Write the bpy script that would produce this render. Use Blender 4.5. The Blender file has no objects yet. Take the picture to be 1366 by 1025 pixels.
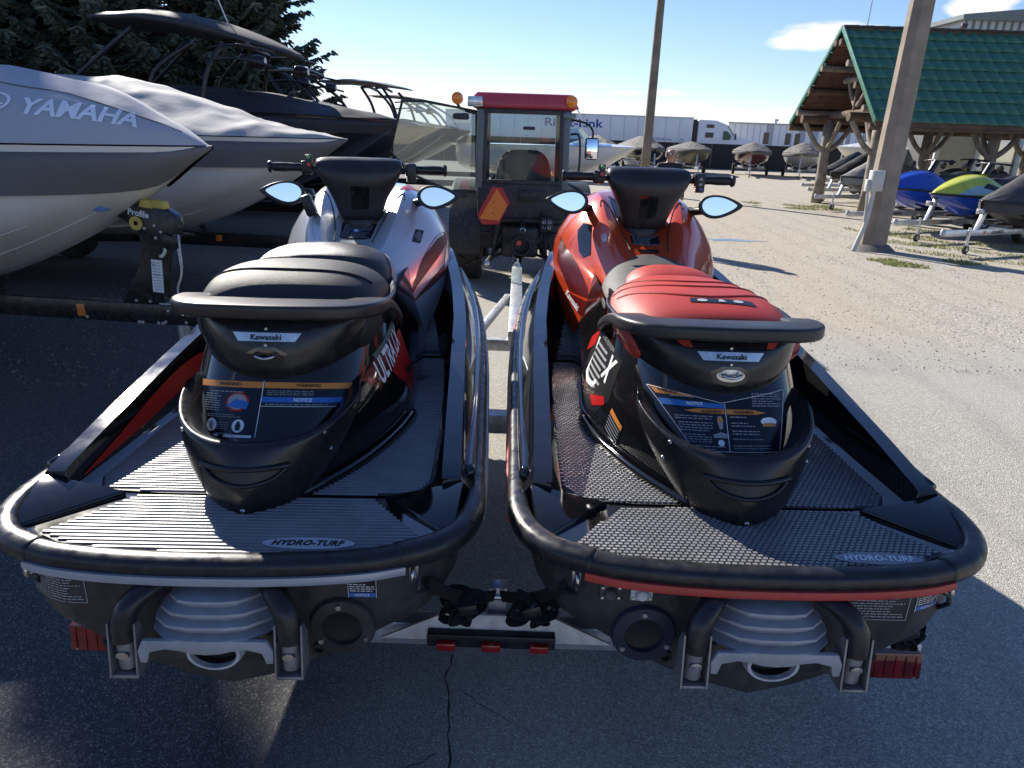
import bpy, bmesh, math, random
from mathutils import Vector, Matrix, noise
from mathutils.bvhtree import BVHTree
from mathutils.geometry import tessellate_polygon
SC = bpy.context.scene
COL = SC.collection
RAD = math.radians
random.seed(7)

# ------------------------------------------------------------------ camera
CAM_H, PITCH, ROLL = 1.75, RAD(19.5), RAD(2.0)
cd = bpy.data.cameras.new('camera')
cd.sensor_fit = 'HORIZONTAL'; cd.sensor_width = 36.0; cd.lens = 947.0 / 1366.0 * 36.0
cd.clip_start = 0.05; cd.clip_end = 2000
cam = bpy.data.objects.new('camera', cd); COL.objects.link(cam)
_f = Vector((0, math.cos(PITCH), -math.sin(PITCH))); _u = Vector((0, math.sin(PITCH), math.cos(PITCH))); _x = Vector((1, 0, 0))
_r = _x * math.cos(ROLL) + _u * math.sin(ROLL); _up = -_x * math.sin(ROLL) + _u * math.cos(ROLL)
M = Matrix((_r, _up, -_f)).transposed().to_4x4(); M.translation = Vector((0, 0, CAM_H))
cam.matrix_world = M
SC.camera = cam

# ------------------------------------------------------------------ sky, sun, exposure
SUN_EL, SUN_AZ = RAD(32), RAD(-36)          # azimuth from +Y, negative = to the left
SUN_V = Vector((math.sin(SUN_AZ) * math.cos(SUN_EL), math.cos(SUN_AZ) * math.cos(SUN_EL), math.sin(SUN_EL)))
W = bpy.data.worlds.new('World'); SC.world = W; W.use_nodes = True
nt = W.node_tree; nt.nodes.clear()
def N(t, tree=None, **kw):
    n = (tree or nt).nodes.new(t)
    for k, v in kw.items(): setattr(n, k, v)
    return n
sky = N('ShaderNodeTexSky', sky_type='NISHITA', sun_disc=False)
sky.sun_elevation = SUN_EL; sky.sun_rotation = SUN_AZ; sky.air_density = 1.0; sky.dust_density = 0.05; sky.ozone_density = 1.5
tc = N('ShaderNodeTexCoord'); sep = N('ShaderNodeSeparateXYZ'); nt.links.new(tc.outputs['Generated'], sep.inputs[0])
def math_n(op, a, b=None, c=None, tree=None, clamp=False):
    n = N('ShaderNodeMath', tree, operation=op); n.use_clamp = clamp
    for i, v in enumerate((a, b, c)):
        if v is None: continue
        if isinstance(v, (int, float)): n.inputs[i].default_value = v
        else: (tree or nt).links.new(v, n.inputs[i])
    return n.outputs[0]
mp = N('ShaderNodeMapping'); mp.inputs['Scale'].default_value = (1, 1, 3.2); nt.links.new(tc.outputs['Generated'], mp.inputs[0])
n1 = N('ShaderNodeTexNoise'); n1.inputs['Scale'].default_value = 7.0; n1.inputs['Detail'].default_value = 8; n1.inputs['Roughness'].default_value = .58
nt.links.new(mp.outputs[0], n1.inputs['Vector'])
# low bank of cumulus along the horizon
band = math_n('MULTIPLY', math_n('SUBTRACT', .058, math_n('ABSOLUTE', math_n('SUBTRACT', sep.outputs['Z'], .022))), 9.0, clamp=True)
lowc = math_n('MULTIPLY', math_n('SUBTRACT', math_n('ADD', n1.outputs['Fac'], band), .83), 7.0, clamp=True)
# scattered single clouds higher up
n2 = N('ShaderNodeTexNoise'); n2.inputs['Scale'].default_value = 2.6; n2.inputs['Detail'].default_value = 7; n2.inputs['Roughness'].default_value = .55
nt.links.new(mp.outputs[0], n2.inputs['Vector'])
hi = math_n('MULTIPLY', math_n('SUBTRACT', n2.outputs['Fac'], .665), 9.0, clamp=True)
def puff(az, el, wa, we):
    d = Vector((math.sin(RAD(az)) * math.cos(RAD(el)), math.cos(RAD(az)) * math.cos(RAD(el)), math.sin(RAD(el))))
    r = Vector((math.cos(RAD(az)), -math.sin(RAD(az)), 0)); u = r.cross(d)
    def dot(v):
        n = N('ShaderNodeVectorMath', operation='DOT_PRODUCT'); nt.links.new(tc.outputs['Generated'], n.inputs[0]); n.inputs[1].default_value = v
        return n.outputs['Value']
    a = math_n('DIVIDE', dot(r), RAD(wa)); b = math_n('DIVIDE', dot(u), RAD(we))
    q = math_n('SUBTRACT', 1.0, math_n('ADD', math_n('MULTIPLY', a, a), math_n('MULTIPLY', b, b)))
    fr = math_n('GREATER_THAN', dot(d), 0.5)
    n3 = math_n('MULTIPLY', math_n('SUBTRACT', n1.outputs['Fac'], .5), 4.2)
    return math_n('MULTIPLY', math_n('MULTIPLY', math_n('ADD', q, n3), 1.6, clamp=True), fr)
m = math_n('MAXIMUM', lowc, hi)
for p in ((20.6, 6.9, 4.0, .95), (29.8, 8.4, 1.9, .8), (7.7, 3.0, 1.3, .2), (10.4, 3.1, 1.2, .2)):
    m = math_n('MAXIMUM', m, puff(*p))
m = math_n('MULTIPLY', m, math_n('GREATER_THAN', sep.outputs['Z'], -.02))
mix = N('ShaderNodeMix', data_type='RGBA'); nt.links.new(m, mix.inputs['Factor'])
hs = N('ShaderNodeHueSaturation'); hs.inputs['Saturation'].default_value = 1.05; hs.inputs['Value'].default_value = 1.0
tint = N('ShaderNodeMix', data_type='RGBA', blend_type='MULTIPLY'); tint.inputs[0].default_value = 1.0; tint.inputs[7].default_value = (.68, .72, .92, 1); nt.links.new(sky.outputs[0], tint.inputs[6]); nt.links.new(tint.outputs[2], hs.inputs['Color']); nt.links.new(hs.outputs[0], mix.inputs[6])
mix.inputs[7].default_value = (6.4, 6.4, 6.5, 1)
bg = N('ShaderNodeBackground'); bg.inputs['Strength'].default_value = .070
nt.links.new(mix.outputs[2], bg.inputs[0])
wo = N('ShaderNodeOutputWorld'); nt.links.new(bg.outputs[0], wo.inputs[0])
ld = bpy.data.lights.new('sun', 'SUN'); ld.energy = 3.8; ld.angle = RAD(.5); ld.color = (1.0, .94, .85)
sun = bpy.data.objects.new('sun', ld); COL.objects.link(sun); sun.rotation_euler = SUN_V.to_track_quat('Z', 'Y').to_euler(); sun.location = SUN_V * 60
SC.view_settings.view_transform = 'Standard'; SC.view_settings.look = 'None'; SC.view_settings.exposure = 1.30; SC.view_settings.gamma = 1.0
SC.view_settings.use_curve_mapping = False
SC.cycles.use_denoising = True
SC.cycles.max_bounces = 8; SC.cycles.transparent_max_bounces = 12

# ------------------------------------------------------------------ helpers
MATS = {}
def pm(name, col=(.5, .5, .5), rough=.5, metal=0.0, var=.12, vscale=6.0, bump=0.0, bscale=60.0, coat=0.0, spec=.5, rvar=.0, emis=None, trans=0.0, ior=1.45, dirt=0.0):
    if name in MATS: return MATS[name]
    m = bpy.data.materials.new(name); m.use_nodes = True; t = m.node_tree; b = t.nodes['Principled BSDF']; MATS[name] = m
    L = t.links.new
    b.inputs['Roughness'].default_value = rough; b.inputs['Metallic'].default_value = metal
    b.inputs['Specular IOR Level'].default_value = spec; b.inputs['IOR'].default_value = ior
    if coat: b.inputs['Coat Weight'].default_value = coat; b.inputs['Coat Roughness'].default_value = .04
    if trans: b.inputs['Transmission Weight'].default_value = trans
    if emis: b.inputs['Emission Color'].default_value = (*emis[0], 1); b.inputs['Emission Strength'].default_value = emis[1]
    c = N('ShaderNodeTexCoord', t)
    n = N('ShaderNodeTexNoise', t); n.inputs['Scale'].default_value = vscale; n.inputs['Detail'].default_value = 6; L(c.outputs['Object'], n.inputs['Vector'])
    r = N('ShaderNodeValToRGB', t); e = r.color_ramp.elements
    e[0].position = .3; e[1].position = .7
    e[0].color = (*[max(0, x * (1 - var)) for x in col], 1); e[1].color = (*[min(1, x * (1 + var)) for x in col], 1)
    L(n.outputs['Fac'], r.inputs[0]); L(r.outputs[0], b.inputs['Base Color'])
    if dirt:
        n5 = N('ShaderNodeTexNoise', t); n5.inputs['Scale'].default_value = 26; n5.inputs['Detail'].default_value = 10; n5.inputs['Roughness'].default_value = .72; L(c.outputs['Object'], n5.inputs['Vector'])
        n6 = N('ShaderNodeTexNoise', t); n6.inputs['Scale'].default_value = 4; n6.inputs['Detail'].default_value = 5; L(c.outputs['Object'], n6.inputs['Vector'])
        k = math_n('MULTIPLY', math_n('MULTIPLY', math_n('SUBTRACT', n5.outputs['Fac'], .48, tree=t), 5.0, tree=t, clamp=True), math_n('MULTIPLY', math_n('SUBTRACT', n6.outputs['Fac'], .30, tree=t), 2.4, tree=t, clamp=True), tree=t)
        mx = N('ShaderNodeMix', t, data_type='RGBA'); L(math_n('MULTIPLY', k, dirt, tree=t), mx.inputs[0]); L(r.outputs[0], mx.inputs[6]); mx.inputs[7].default_value = (.30, .275, .235, 1); L(mx.outputs[2], b.inputs['Base Color'])
    if rvar:
        q = N('ShaderNodeMapRange', t); q.inputs[3].default_value = max(.02, rough - rvar); q.inputs[4].default_value = min(1, rough + rvar)
        n4 = N('ShaderNodeTexNoise', t); n4.inputs['Scale'].default_value = vscale * 2.3; n4.inputs['Detail'].default_value = 8; L(c.outputs['Object'], n4.inputs['Vector'])
        q.inputs[1].default_value = .35; q.inputs[2].default_value = .65; L(n4.outputs['Fac'], q.inputs[0]); L(q.outputs[0], b.inputs['Roughness'])
    if bump:
        n3 = N('ShaderNodeTexNoise', t); n3.inputs['Scale'].default_value = bscale; n3.inputs['Detail'].default_value = 4; L(c.outputs['Object'], n3.inputs['Vector'])
        bp = N('ShaderNodeBump', t); bp.inputs['Strength'].default_value = bump; bp.inputs['Distance'].default_value = .01
        L(n3.outputs['Fac'], bp.inputs['Height']); L(bp.outputs[0], b.inputs['Normal'])
    return m

CREATED = []
def link(name, me, mat, parent=None):
    o = bpy.data.objects.new(name, me); COL.objects.link(o); CREATED.append(o)
    if mat is not None:
        me.materials.clear(); me.materials.append(mat)
    if parent is not None: o.parent = parent
    return o
def mesh(name, verts, faces, mat, parent=None, smooth=True):
    me = bpy.data.meshes.new(name); me.from_pydata([tuple(v) for v in verts], [], faces); me.validate(); me.update()
    if smooth: me.polygons.foreach_set('use_smooth', [True] * len(me.polygons))
    return link(name, me, mat, parent)
def recalc(o):
    bm = bmesh.new(); bm.from_mesh(o.data); bmesh.ops.recalc_face_normals(bm, faces=bm.faces); bm.to_mesh(o.data); bm.free(); return o
def bake(o):
    dg = bpy.context.evaluated_depsgraph_get(); dg.update()
    me = bpy.data.meshes.new_from_object(o.evaluated_get(dg)); o.modifiers.clear(); o.data = me; return o
def subsurf(o, lv=1):
    md = o.modifiers.new('s', 'SUBSURF'); md.levels = lv; md.render_levels = lv
    return bake(o)
def bvh(o):
    return BVHTree.FromPolygons([v.co.copy() for v in o.data.vertices], [tuple(p.vertices) for p in o.data.polygons])
def thing(name, label, cat, loc=(0, 0, 0), rz=0.0, group=None):
    o = bpy.data.objects.new(name, None); COL.objects.link(o); o.empty_display_size = .2
    o.location = loc; o.rotation_euler = (0, 0, rz); return tag(o, label, cat, group)
def tag(o, label, cat, group=None):
    o['label'] = label; o['category'] = cat
    if group: o['group'] = group
    return o
def struct(o): o['kind'] = 'structure'; return o
def stuff(o): o['kind'] = 'stuff'; return o
def lerp_tab(tab, y):
    if y <= tab[0][0]: return tab[0][1]
    for (a, va), (b, vb) in zip(tab, tab[1:]):
        if y <= b:
            k = (y - a) / (b - a)
            return va + (vb - va) * k
    return tab[-1][1]
def loft(name, rings, mat, parent=None, closed=False, caps=(False, False), sub=0, smooth=True, sharp=False):
    V = [v for r in rings for v in r]; n = len(rings[0]); F = []
    for i in range(len(rings) - 1):
        for j in range(n if closed else n - 1):
            k = (j + 1) % n
            F.append((i * n + j, i * n + k, (i + 1) * n + k, (i + 1) * n + j))
    if caps[0]: F.append(tuple(range(n)))
    if caps[1]: F.append(tuple(reversed(range((len(rings) - 1) * n, len(rings) * n))))
    o = recalc(mesh(name, V, F, mat, parent, smooth))
    if sub: subsurf(o, sub)
    if smooth and sharp: autosmooth(o)
    return o
def autosmooth(o, ang=40):
    me = o.data
    bm = bmesh.new(); bm.from_mesh(me)
    for e in bm.edges:
        if len(e.link_faces) == 2 and e.calc_face_angle(0) > RAD(ang): e.smooth = False
    for f in bm.faces: f.smooth = True
    bm.to_mesh(me); bm.free(); return o
def mir(half):
    """half: list of (x, ...) from centre outward -> full row left..right"""
    L = [Vector((-v[0], v[1], v[2])) for v in reversed(half) if v[0] > 1e-6]
    return L + [Vector(v) for v in half]
def sweep(name, path, prof, mat, parent=None, up=Vector((0, 0, 1)), closed=False, scales=None, caps=True, sub=0, sharp=True):
    """prof: list of (side, up) offsets"""
    P = [Vector(p) for p in path]; n = len(P); rings = []
    for i, p in enumerate(P):
        a = P[(i - 1) % n] if (closed or i > 0) else P[i]; b = P[(i + 1) % n] if (closed or i < n - 1) else P[i]
        t = (b - a).normalized(); s = t.cross(up).normalized(); u = s.cross(t)
        k = scales[i] if scales else 1.0
        k = k if isinstance(k, tuple) else (k, k)
        rings.append([p + s * (q[0] * k[0]) + u * (q[1] * k[1]) for q in prof])
    if closed: rings.append(rings[0])
    o = loft(name, rings, mat, parent, closed=True, caps=(caps and not closed, caps and not closed), sub=sub)
    if sharp: autosmooth(o, 50)
    return o
def circ(r, n=10, sx=1.0, sy=1.0, ph=0.0):
    return [(r * sx * math.cos(2 * math.pi * i / n + ph), r * sy * math.sin(2 * math.pi * i / n + ph)) for i in range(n)]
def tube(name, path, r, mat, parent=None, n=10, caps=True, scales=None, up=None):
    P = [Vector(p) for p in path]
    d = (P[-1] - P[0])
    if up is None: up = Vector((0, 0, 1)) if abs(d.normalized().z) < .9 else Vector((0, 1, 0))
    return sweep(name, P, circ(r, n), mat, parent, up=up, caps=caps, scales=scales)
def smooth_path(pts, k=4, closed=False):
    P = [Vector(p) for p in pts]; out = []; n = len(P)
    seg = n if closed else n - 1
    for i in range(seg):
        p0 = P[(i - 1) % n] if (closed or i > 0) else P[i]; p1 = P[i]; p2 = P[(i + 1) % n]; p3 = P[(i + 2) % n] if (closed or i + 2 < n) else p2
        for j in range(k):
            t = j / k
            out.append(.5 * ((2 * p1) + (-p0 + p2) * t + (2 * p0 - 5 * p1 + 4 * p2 - p3) * t * t + (-p0 + 3 * p1 - 3 * p2 + p3) * t ** 3))
    if not closed: out.append(P[-1])
    return out
def box(name, c, s, mat, parent=None, bev=0.0, rot=None, seg=2, smooth=False):
    bm = bmesh.new(); bmesh.ops.create_cube(bm, size=1.0)
    bmesh.ops.scale(bm, vec=Vector(s), verts=bm.verts)
    if bev: bmesh.ops.bevel(bm, geom=list(bm.edges), offset=bev, segments=seg, affect='EDGES', profile=.5)
    if rot is not None: bmesh.ops.rotate(bm, matrix=rot, verts=bm.verts)
    bmesh.ops.translate(bm, vec=Vector(c), verts=bm.verts)
    me = bpy.data.meshes.new(name); bm.to_mesh(me); bm.free()
    o = link(name, me, mat, parent)
    if bev: autosmooth(o, 35)
    return o
def beam(name, a, b, w, h, mat, parent=None, bev=0.0, up=Vector((0, 0, 1))):
    a = Vector(a); b = Vector(b); d = b - a; t = d.normalized()
    if abs(t.dot(up)) > .95: up = Vector((0, 1, 0))
    s = t.cross(up).normalized(); u = s.cross(t)
    R = Matrix((s, t, u)).transposed()
    return box(name, (a + b) / 2, (w, d.length, h), mat, parent, bev, R)
def lathe(name, prof, mat, parent=None, n=20, axis='Z', c=(0, 0, 0), sharp=True, R=None):
    rings = []
    for i in range(n):
        a = 2 * math.pi * i / n; ring = []
        for r, h in prof:
            v = Vector((r * math.cos(a), r * math.sin(a), h))
            if axis == 'Y': v = Vector((v.x, v.z, v.y))
            if axis == 'X': v = Vector((v.z, v.x, v.y))
            if R is not None: v = R @ v
            ring.append(v + Vector(c))
        rings.append(ring)
    rings.append(rings[0])
    V = [v for r in rings[:-1] for v in r]; m = len(prof); F = []
    for i in range(n):
        k = (i + 1) % n
        for j in range(m - 1): F.append((i * m + j, k * m + j, k * m + j + 1, i * m + j + 1))
    o = mesh(name, V, F, mat, parent)
    bm = bmesh.new(); bm.from_mesh(o.data); bmesh.ops.remove_doubles(bm, verts=bm.verts, dist=1e-5); bmesh.ops.recalc_face_normals(bm, faces=bm.faces); bm.to_mesh(o.data); bm.free()
    if sharp: autosmooth(o, 40)
    return o
def prism(name, poly, z0, z1, mat, parent=None, R=None, c=(0, 0, 0), bev=0.0):
    """poly: 2D list, extruded along local z, then rotated by R and moved to c"""
    n = len(poly); V = [Vector((p[0], p[1], z0)) for p in poly] + [Vector((p[0], p[1], z1)) for p in poly]
    F = [tuple(reversed(range(n))), tuple(range(n, 2 * n))] + [(i, (i + 1) % n, n + (i + 1) % n, n + i) for i in range(n)]
    if R is not None: V = [R @ v for v in V]
    V = [v + Vector(c) for v in V]
    o = recalc(mesh(name, V, F, mat, parent, False))
    if bev:
        bm = bmesh.new(); bm.from_mesh(o.data); bmesh.ops.bevel(bm, geom=list(bm.edges), offset=bev, segments=2, affect='EDGES', profile=.5); bm.to_mesh(o.data); bm.free(); autosmooth(o, 35)
    return o
_FC = {}
def text_mesh(s, shear=0.0, bold=0.0, spacing=1.0):
    """unit-height flat text mesh, origin centre: list of verts (2D), faces"""
    key = (s, shear, bold, spacing)
    if key in _FC: return _FC[key]
    cu = bpy.data.curves.new('t', 'FONT'); cu.body = s; cu.size = 1.0; cu.align_x = 'CENTER'; cu.align_y = 'CENTER'; cu.shear = shear; cu.offset = bold; cu.space_character = spacing
    cu.resolution_u = 3
    o = bpy.data.objects.new('t', cu); COL.objects.link(o)
    dg = bpy.context.evaluated_depsgraph_get(); dg.update()
    me = bpy.data.meshes.new_from_object(o.evaluated_get(dg))
    vs = [v.co.xy.copy() for v in me.vertices]; fs = [tuple(p.vertices) for p in me.polygons]
    bpy.data.objects.remove(o); bpy.data.curves.remove(cu); bpy.data.meshes.remove(me)
    x0 = min(v.x for v in vs); x1 = max(v.x for v in vs); y0 = min(v.y for v in vs); y1 = max(v.y for v in vs)
    vs = [((v.x - (x0 + x1) / 2), (v.y - (y0 + y1) / 2)) for v in vs]
    _FC[key] = (vs, fs, x1 - x0, y1 - y0); return _FC[key]
def flat_text(name, s, c, right, up, height, mat, parent=None, width=None, shear=0.0, bold=.0, off=.003, spacing=1.0):
    vs, fs, w, h = text_mesh(s, shear, bold, spacing); right = Vector(right).normalized(); up = Vector(up).normalized(); nn = right.cross(up)
    kx = (width / w) if width else height / h; ky = height / h
    return mesh(name, [Vector(c) + right * (v[0] * kx) + up * (v[1] * ky) + nn * off for v in vs], fs, mat, parent, False)

class Proj:
    """prints flat graphics on a curved surface: (u,v) on a plane at c, cast along d onto the surface"""
    def __init__(self, tree, c, right, up, d=None, far=.6):
        self.t = tree; self.c = Vector(c); self.r = Vector(right).normalized(); self.u = Vector(up).normalized(); self.d = (Vector(d) if d is not None else self.u.cross(self.r)).normalized(); self.far = far
    def pt(self, u, v, off):
        o = self.c + self.r * u + self.u * v
        h = self.t.ray_cast(o - self.d * self.far, self.d, self.far * 3)
        if h[0] is None:
            h2 = self.t.find_nearest(o); 
            if h2[0] is None: return o
            return h2[0] + h2[1] * off
        n = h[1] if h[1].dot(self.d) < 0 else -h[1]
        return h[0] + n * off
    def poly(self, name, pts, mat, parent, off=.0012, cell=.012):
        """polygon cut in cells so it follows the surface"""
        bm = bmesh.new(); vs = [bm.verts.new((p[0], p[1], 0)) for p in pts]; bm.faces.new(vs)
        x0 = min(p[0] for p in pts); x1 = max(p[0] for p in pts); y0 = min(p[1] for p in pts); y1 = max(p[1] for p in pts)
        for ax, a, b in ((0, x0, x1), (1, y0, y1)):
            k = min(40, int((b - a) / cell))
            for i in range(1, k + 1):
                co = [0, 0, 0]; co[ax] = a + (b - a) * i / (k + 1); no = [0, 0, 0]; no[ax] = 1
                bmesh.ops.bisect_plane(bm, geom=bm.verts[:] + bm.edges[:] + bm.faces[:], plane_co=co, plane_no=no)
        for v in bm.verts: v.co = self.pt(v.co.x, v.co.y, off)
        me = bpy.data.meshes.new(name); bm.to_mesh(me); bm.free()
        me.polygons.foreach_set('use_smooth', [True] * len(me.polygons))
        return link(name, me, mat, parent)
    def text(self, name, s, u, v, height, mat, parent, width=None, shear=0.0, bold=0.0, off=.0024, rot=0.0, spacing=1.0):
        vs, fs, w, h = text_mesh(s, shear, bold, spacing); kx = (width / w) if width else height / h; ky = height / h; c, sn = math.cos(rot), math.sin(rot)
        flat = [(u + a * kx * c - b * ky * sn, v + a * kx * sn + b * ky * c) for a, b in vs]
        if height < .05: return mesh(name, [self.pt(a, b, off) for a, b in flat], fs, mat, parent, False)
        bm = bmesh.new(); bv = [bm.verts.new((a, b, 0)) for a, b in flat]
        for f in fs:
            try: bm.faces.new([bv[i] for i in f])
            except ValueError: pass
        for ax in (0, 1):
            lo = min(p[ax] for p in flat); hi = max(p[ax] for p in flat); k = int((hi - lo) / .022)
            for i in range(1, k + 1):
                co = [0, 0, 0]; co[ax] = lo + (hi - lo) * i / (k + 1); no = [0, 0, 0]; no[ax] = 1
                bmesh.ops.bisect_plane(bm, geom=bm.verts[:] + bm.edges[:] + bm.faces[:], plane_co=co, plane_no=no)
        for q in bm.verts: q.co = self.pt(q.co.x, q.co.y, off)
        me = bpy.data.meshes.new(name); bm.to_mesh(me); bm.free(); return link(name, me, mat, parent)
    def lines(self, name, rects, mat, parent, off=.0022):
        """many small print strokes as one mesh"""
        V = []; F = []
        for (a, b, c, d) in rects:
            k = max(1, int((c - a) / .03)); i0 = len(V)
            for i in range(k + 1):
                x = a + (c - a) * i / k; V.append(self.pt(x, b, off)); V.append(self.pt(x, d, off))
            for i in range(k): F.append((i0 + 2 * i, i0 + 2 * i + 2, i0 + 2 * i + 3, i0 + 2 * i + 1))
        return stuff(mesh(name, V, F, mat, parent, False))
def rrect(x0, y0, x1, y1, r=.004, k=3):
    P = []
    for cx, cy, a0 in ((x1 - r, y1 - r, 0), (x0 + r, y1 - r, 90), (x0 + r, y0 + r, 180), (x1 - r, y0 + r, 270)):
        for i in range(k + 1): a = RAD(a0 + 90 * i / k); P.append((cx + r * math.cos(a), cy + r * math.sin(a)))
    return P
def ell(cx, cy, a, b, n=24): return [(cx + a * math.cos(2 * math.pi * i / n), cy + b * math.sin(2 * math.pi * i / n)) for i in range(n)]

# ------------------------------------------------------------------ shared materials
GLOSS = pm('gloss_black_gelcoat', (.008, .008, .009), .07, dirt=.035, var=.1, coat=.6, rvar=.02)
HULL = pm('black_hull_plastic', (.034, .033, .033), .42, dirt=.22, var=.35, vscale=9, bump=.06, bscale=250, rvar=.1)
MATTE = pm('matte_black_plastic', (.024, .024, .026), .38, dirt=.07, var=.2, bump=.08, bscale=900, rvar=.08)
SATIN = pm('satin_black_plastic', (.014, .014, .016), .25, dirt=.07, var=.15, vscale=12, bump=.015, bscale=300, rvar=.07)
RUB = pm('black_rubber', (.014, .014, .016), .36, dirt=.12, var=.3, vscale=14, bump=.05, bscale=500, rvar=.12)
TYRE = pm('tyre_rubber', (.02, .02, .02), .75, dirt=.5, var=.25, bump=.2, bscale=120)
SIL = pm('silver_paint', (.60, .62, .64), .28, metal=.45, var=.04, coat=.8)
RED = pm('metallic_red_paint', (.62, .065, .016), .25, metal=.25, var=.06, coat=.9)
STEEL = pm('brushed_steel', (.55, .55, .54), .3, metal=1.0, var=.15, vscale=30, rvar=.1)
GALV = pm('galvanised_steel', (.46, .47, .48), .45, metal=.7, var=.22, vscale=22, rvar=.12)
ALU = pm('grey_cast_aluminium', (.50, .51, .53), .5, metal=.25, var=.18, vscale=30, bump=.08, bscale=200)
BLKSTEEL = pm('black_painted_steel', (.015, .015, .016), .3, dirt=.15, var=.25, vscale=12, rvar=.1)
WHITEP = pm('white_print', (.8, .8, .8), .5, var=.02)
ORANGEP = pm('orange_print', (.62, .22, .04), .45, var=.03)
BLUEP = pm('blue_print', (.03, .14, .42), .45, var=.03)
REDP = pm('red_print', (.42, .012, .010), .3, var=.05)
BLKP = pm('black_print', (.012, .012, .014), .35, var=.05)
MIRR = pm('mirror_glass', (.92, .93, .95), .015, metal=1.0, var=.01)
REDLENS = pm('red_lens', (.28, .006, .006), .12, var=.08, coat=.8)
# ------------------------------------------------------------------ ground
def ground_mat():
    m = bpy.data.materials.new('ground_aggregate'); m.use_nodes = True; t = m.node_tree; b = t.nodes['Principled BSDF']; L = t.links.new
    c = N('ShaderNodeTexCoord', t); O = c.outputs['Object']
    def noise_(s, d=5, r=.6, vec=O):
        n = N('ShaderNodeTexNoise', t); n.inputs['Scale'].default_value = s; n.inputs['Detail'].default_value = d; n.inputs['Roughness'].default_value = r; L(vec, n.inputs['Vector']); return n.outputs['Fac']
    def ramp(f, *st):
        r = N('ShaderNodeValToRGB', t); e = r.color_ramp.elements
        while len(e) < len(st): e.new(.5)
        for i, (p, col) in enumerate(st): e[i].position = p; e[i].color = (*col, 1)
        L(f, r.inputs[0]); return r.outputs[0]
    def mixc(f, a, b_, mode='MIX'):
        n = N('ShaderNodeMix', t, data_type='RGBA', blend_type=mode)
        for s, v in ((n.inputs[0], f), (n.inputs[6], a), (n.inputs[7], b_)):
            if isinstance(v, (int, float)): s.default_value = v
            elif isinstance(v, tuple): s.default_value = (*v, 1)
            else: L(v, s)
        return n.outputs[2]
    def vor(s):
        v = N('ShaderNodeTexVoronoi', t); v.inputs['Scale'].default_value = s; L(O, v.inputs['Vector']); return v
    sep = N('ShaderNodeSeparateXYZ', t); L(O, sep.inputs[0])
    big = noise_(.35, 4); mid = noise_(2.2, 5)
    # asphalt: worn binder with pale stones
    v1 = vor(190); v2 = vor(70)
    gr = N('ShaderNodeSeparateColor', t); L(v1.outputs['Color'], gr.inputs[0])
    gr2 = N('ShaderNodeSeparateColor', t); L(v2.outputs['Color'], gr2.inputs[0])
    asp = ramp(gr.outputs[0], (.0, (.22, .208, .18)), (.45, (.34, .322, .28)), (.80, (.41, .385, .335)), (1.0, (.60, .575, .515)))
    asp = mixc(math_n('MULTIPLY', math_n('SUBTRACT', noise_(.9, 6, .65), .42, tree=t), 2.2, tree=t, clamp=True), asp, mixc(.6, asp, (.42, .40, .36)))
    asp = mixc(math_n('MULTIPLY', math_n('SUBTRACT', noise_(.55, 5, .6), .60, tree=t), 5.0, tree=t, clamp=True), asp, mixc(.5, asp, (.10, .10, .10)))
    # gravel: crushed limestone and dust
    gv = ramp(gr2.outputs[0], (.0, (.22, .195, .155)), (.4, (.36, .325, .262)), (.8, (.47, .435, .36)), (1.0, (.62, .59, .53)))
    gv = mixc(math_n('MULTIPLY', math_n('SUBTRACT', noise_(.5, 6, .6), .36, tree=t), 3.0, tree=t, clamp=True), gv, mixc(.72, gv, (.44, .385, .295)))
    gv = mixc(math_n('MULTIPLY', math_n('SUBTRACT', noise_(.16, 5, .6), .55, tree=t), 5.0, tree=t, clamp=True), gv, mixc(.4, gv, (.20, .18, .15)))
    edge = math_n('ADD', math_n('MULTIPLY', sep.outputs['X'], .25, tree=t), math_n('ADD', sep.outputs['Y'], math_n('MULTIPLY', math_n('SUBTRACT', mid, .5, tree=t), 1.6, tree=t), tree=t), tree=t)
    k = math_n('MULTIPLY', math_n('SUBTRACT', edge, 6.9, tree=t), .9, tree=t, clamp=True)
    col = mixc(k, asp, gv)
    # oil drips and tyre scuffs on the asphalt
    oil = math_n('MULTIPLY', math_n('SUBTRACT', noise_(1.7, 3, .5), .66, tree=t), 9.0, tree=t, clamp=True)
    col = mixc(math_n('MULTIPLY', oil, .55, tree=t), col, (.09, .085, .08))
    wv = N('ShaderNodeTexWave', t); wv.inputs['Scale'].default_value = .45; wv.inputs['Distortion'].default_value = 5.0; wv.inputs['Detail'].default_value = 3; wv.inputs['Detail Scale'].default_value = .6; L(O, wv.inputs['Vector'])
    scf = math_n('MULTIPLY', math_n('SUBTRACT', wv.outputs['Fac'], .78, tree=t), 3.0, tree=t, clamp=True)
    col = mixc(math_n('MULTIPLY', scf, .22, tree=t), col, (.14, .13, .12))
    # packed wheel tracks, browner, running away from the camera
    tr = math_n('ABSOLUTE', math_n('SUBTRACT', math_n('SUBTRACT', sep.outputs['X'], math_n('MULTIPLY', sep.outputs['Y'], .16, tree=t), tree=t), 2.3, tree=t), tree=t)
    trk = math_n('MULTIPLY', math_n('SUBTRACT', 1.0, math_n('DIVIDE', math_n('ADD', tr, math_n('MULTIPLY', math_n('SUBTRACT', big, .5, tree=t), 2.5, tree=t), tree=t), 1.5, tree=t), tree=t), k, tree=t, clamp=True)
    col = mixc(math_n('MULTIPLY', trk, .5, tree=t), col, (.42, .355, .265))
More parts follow.
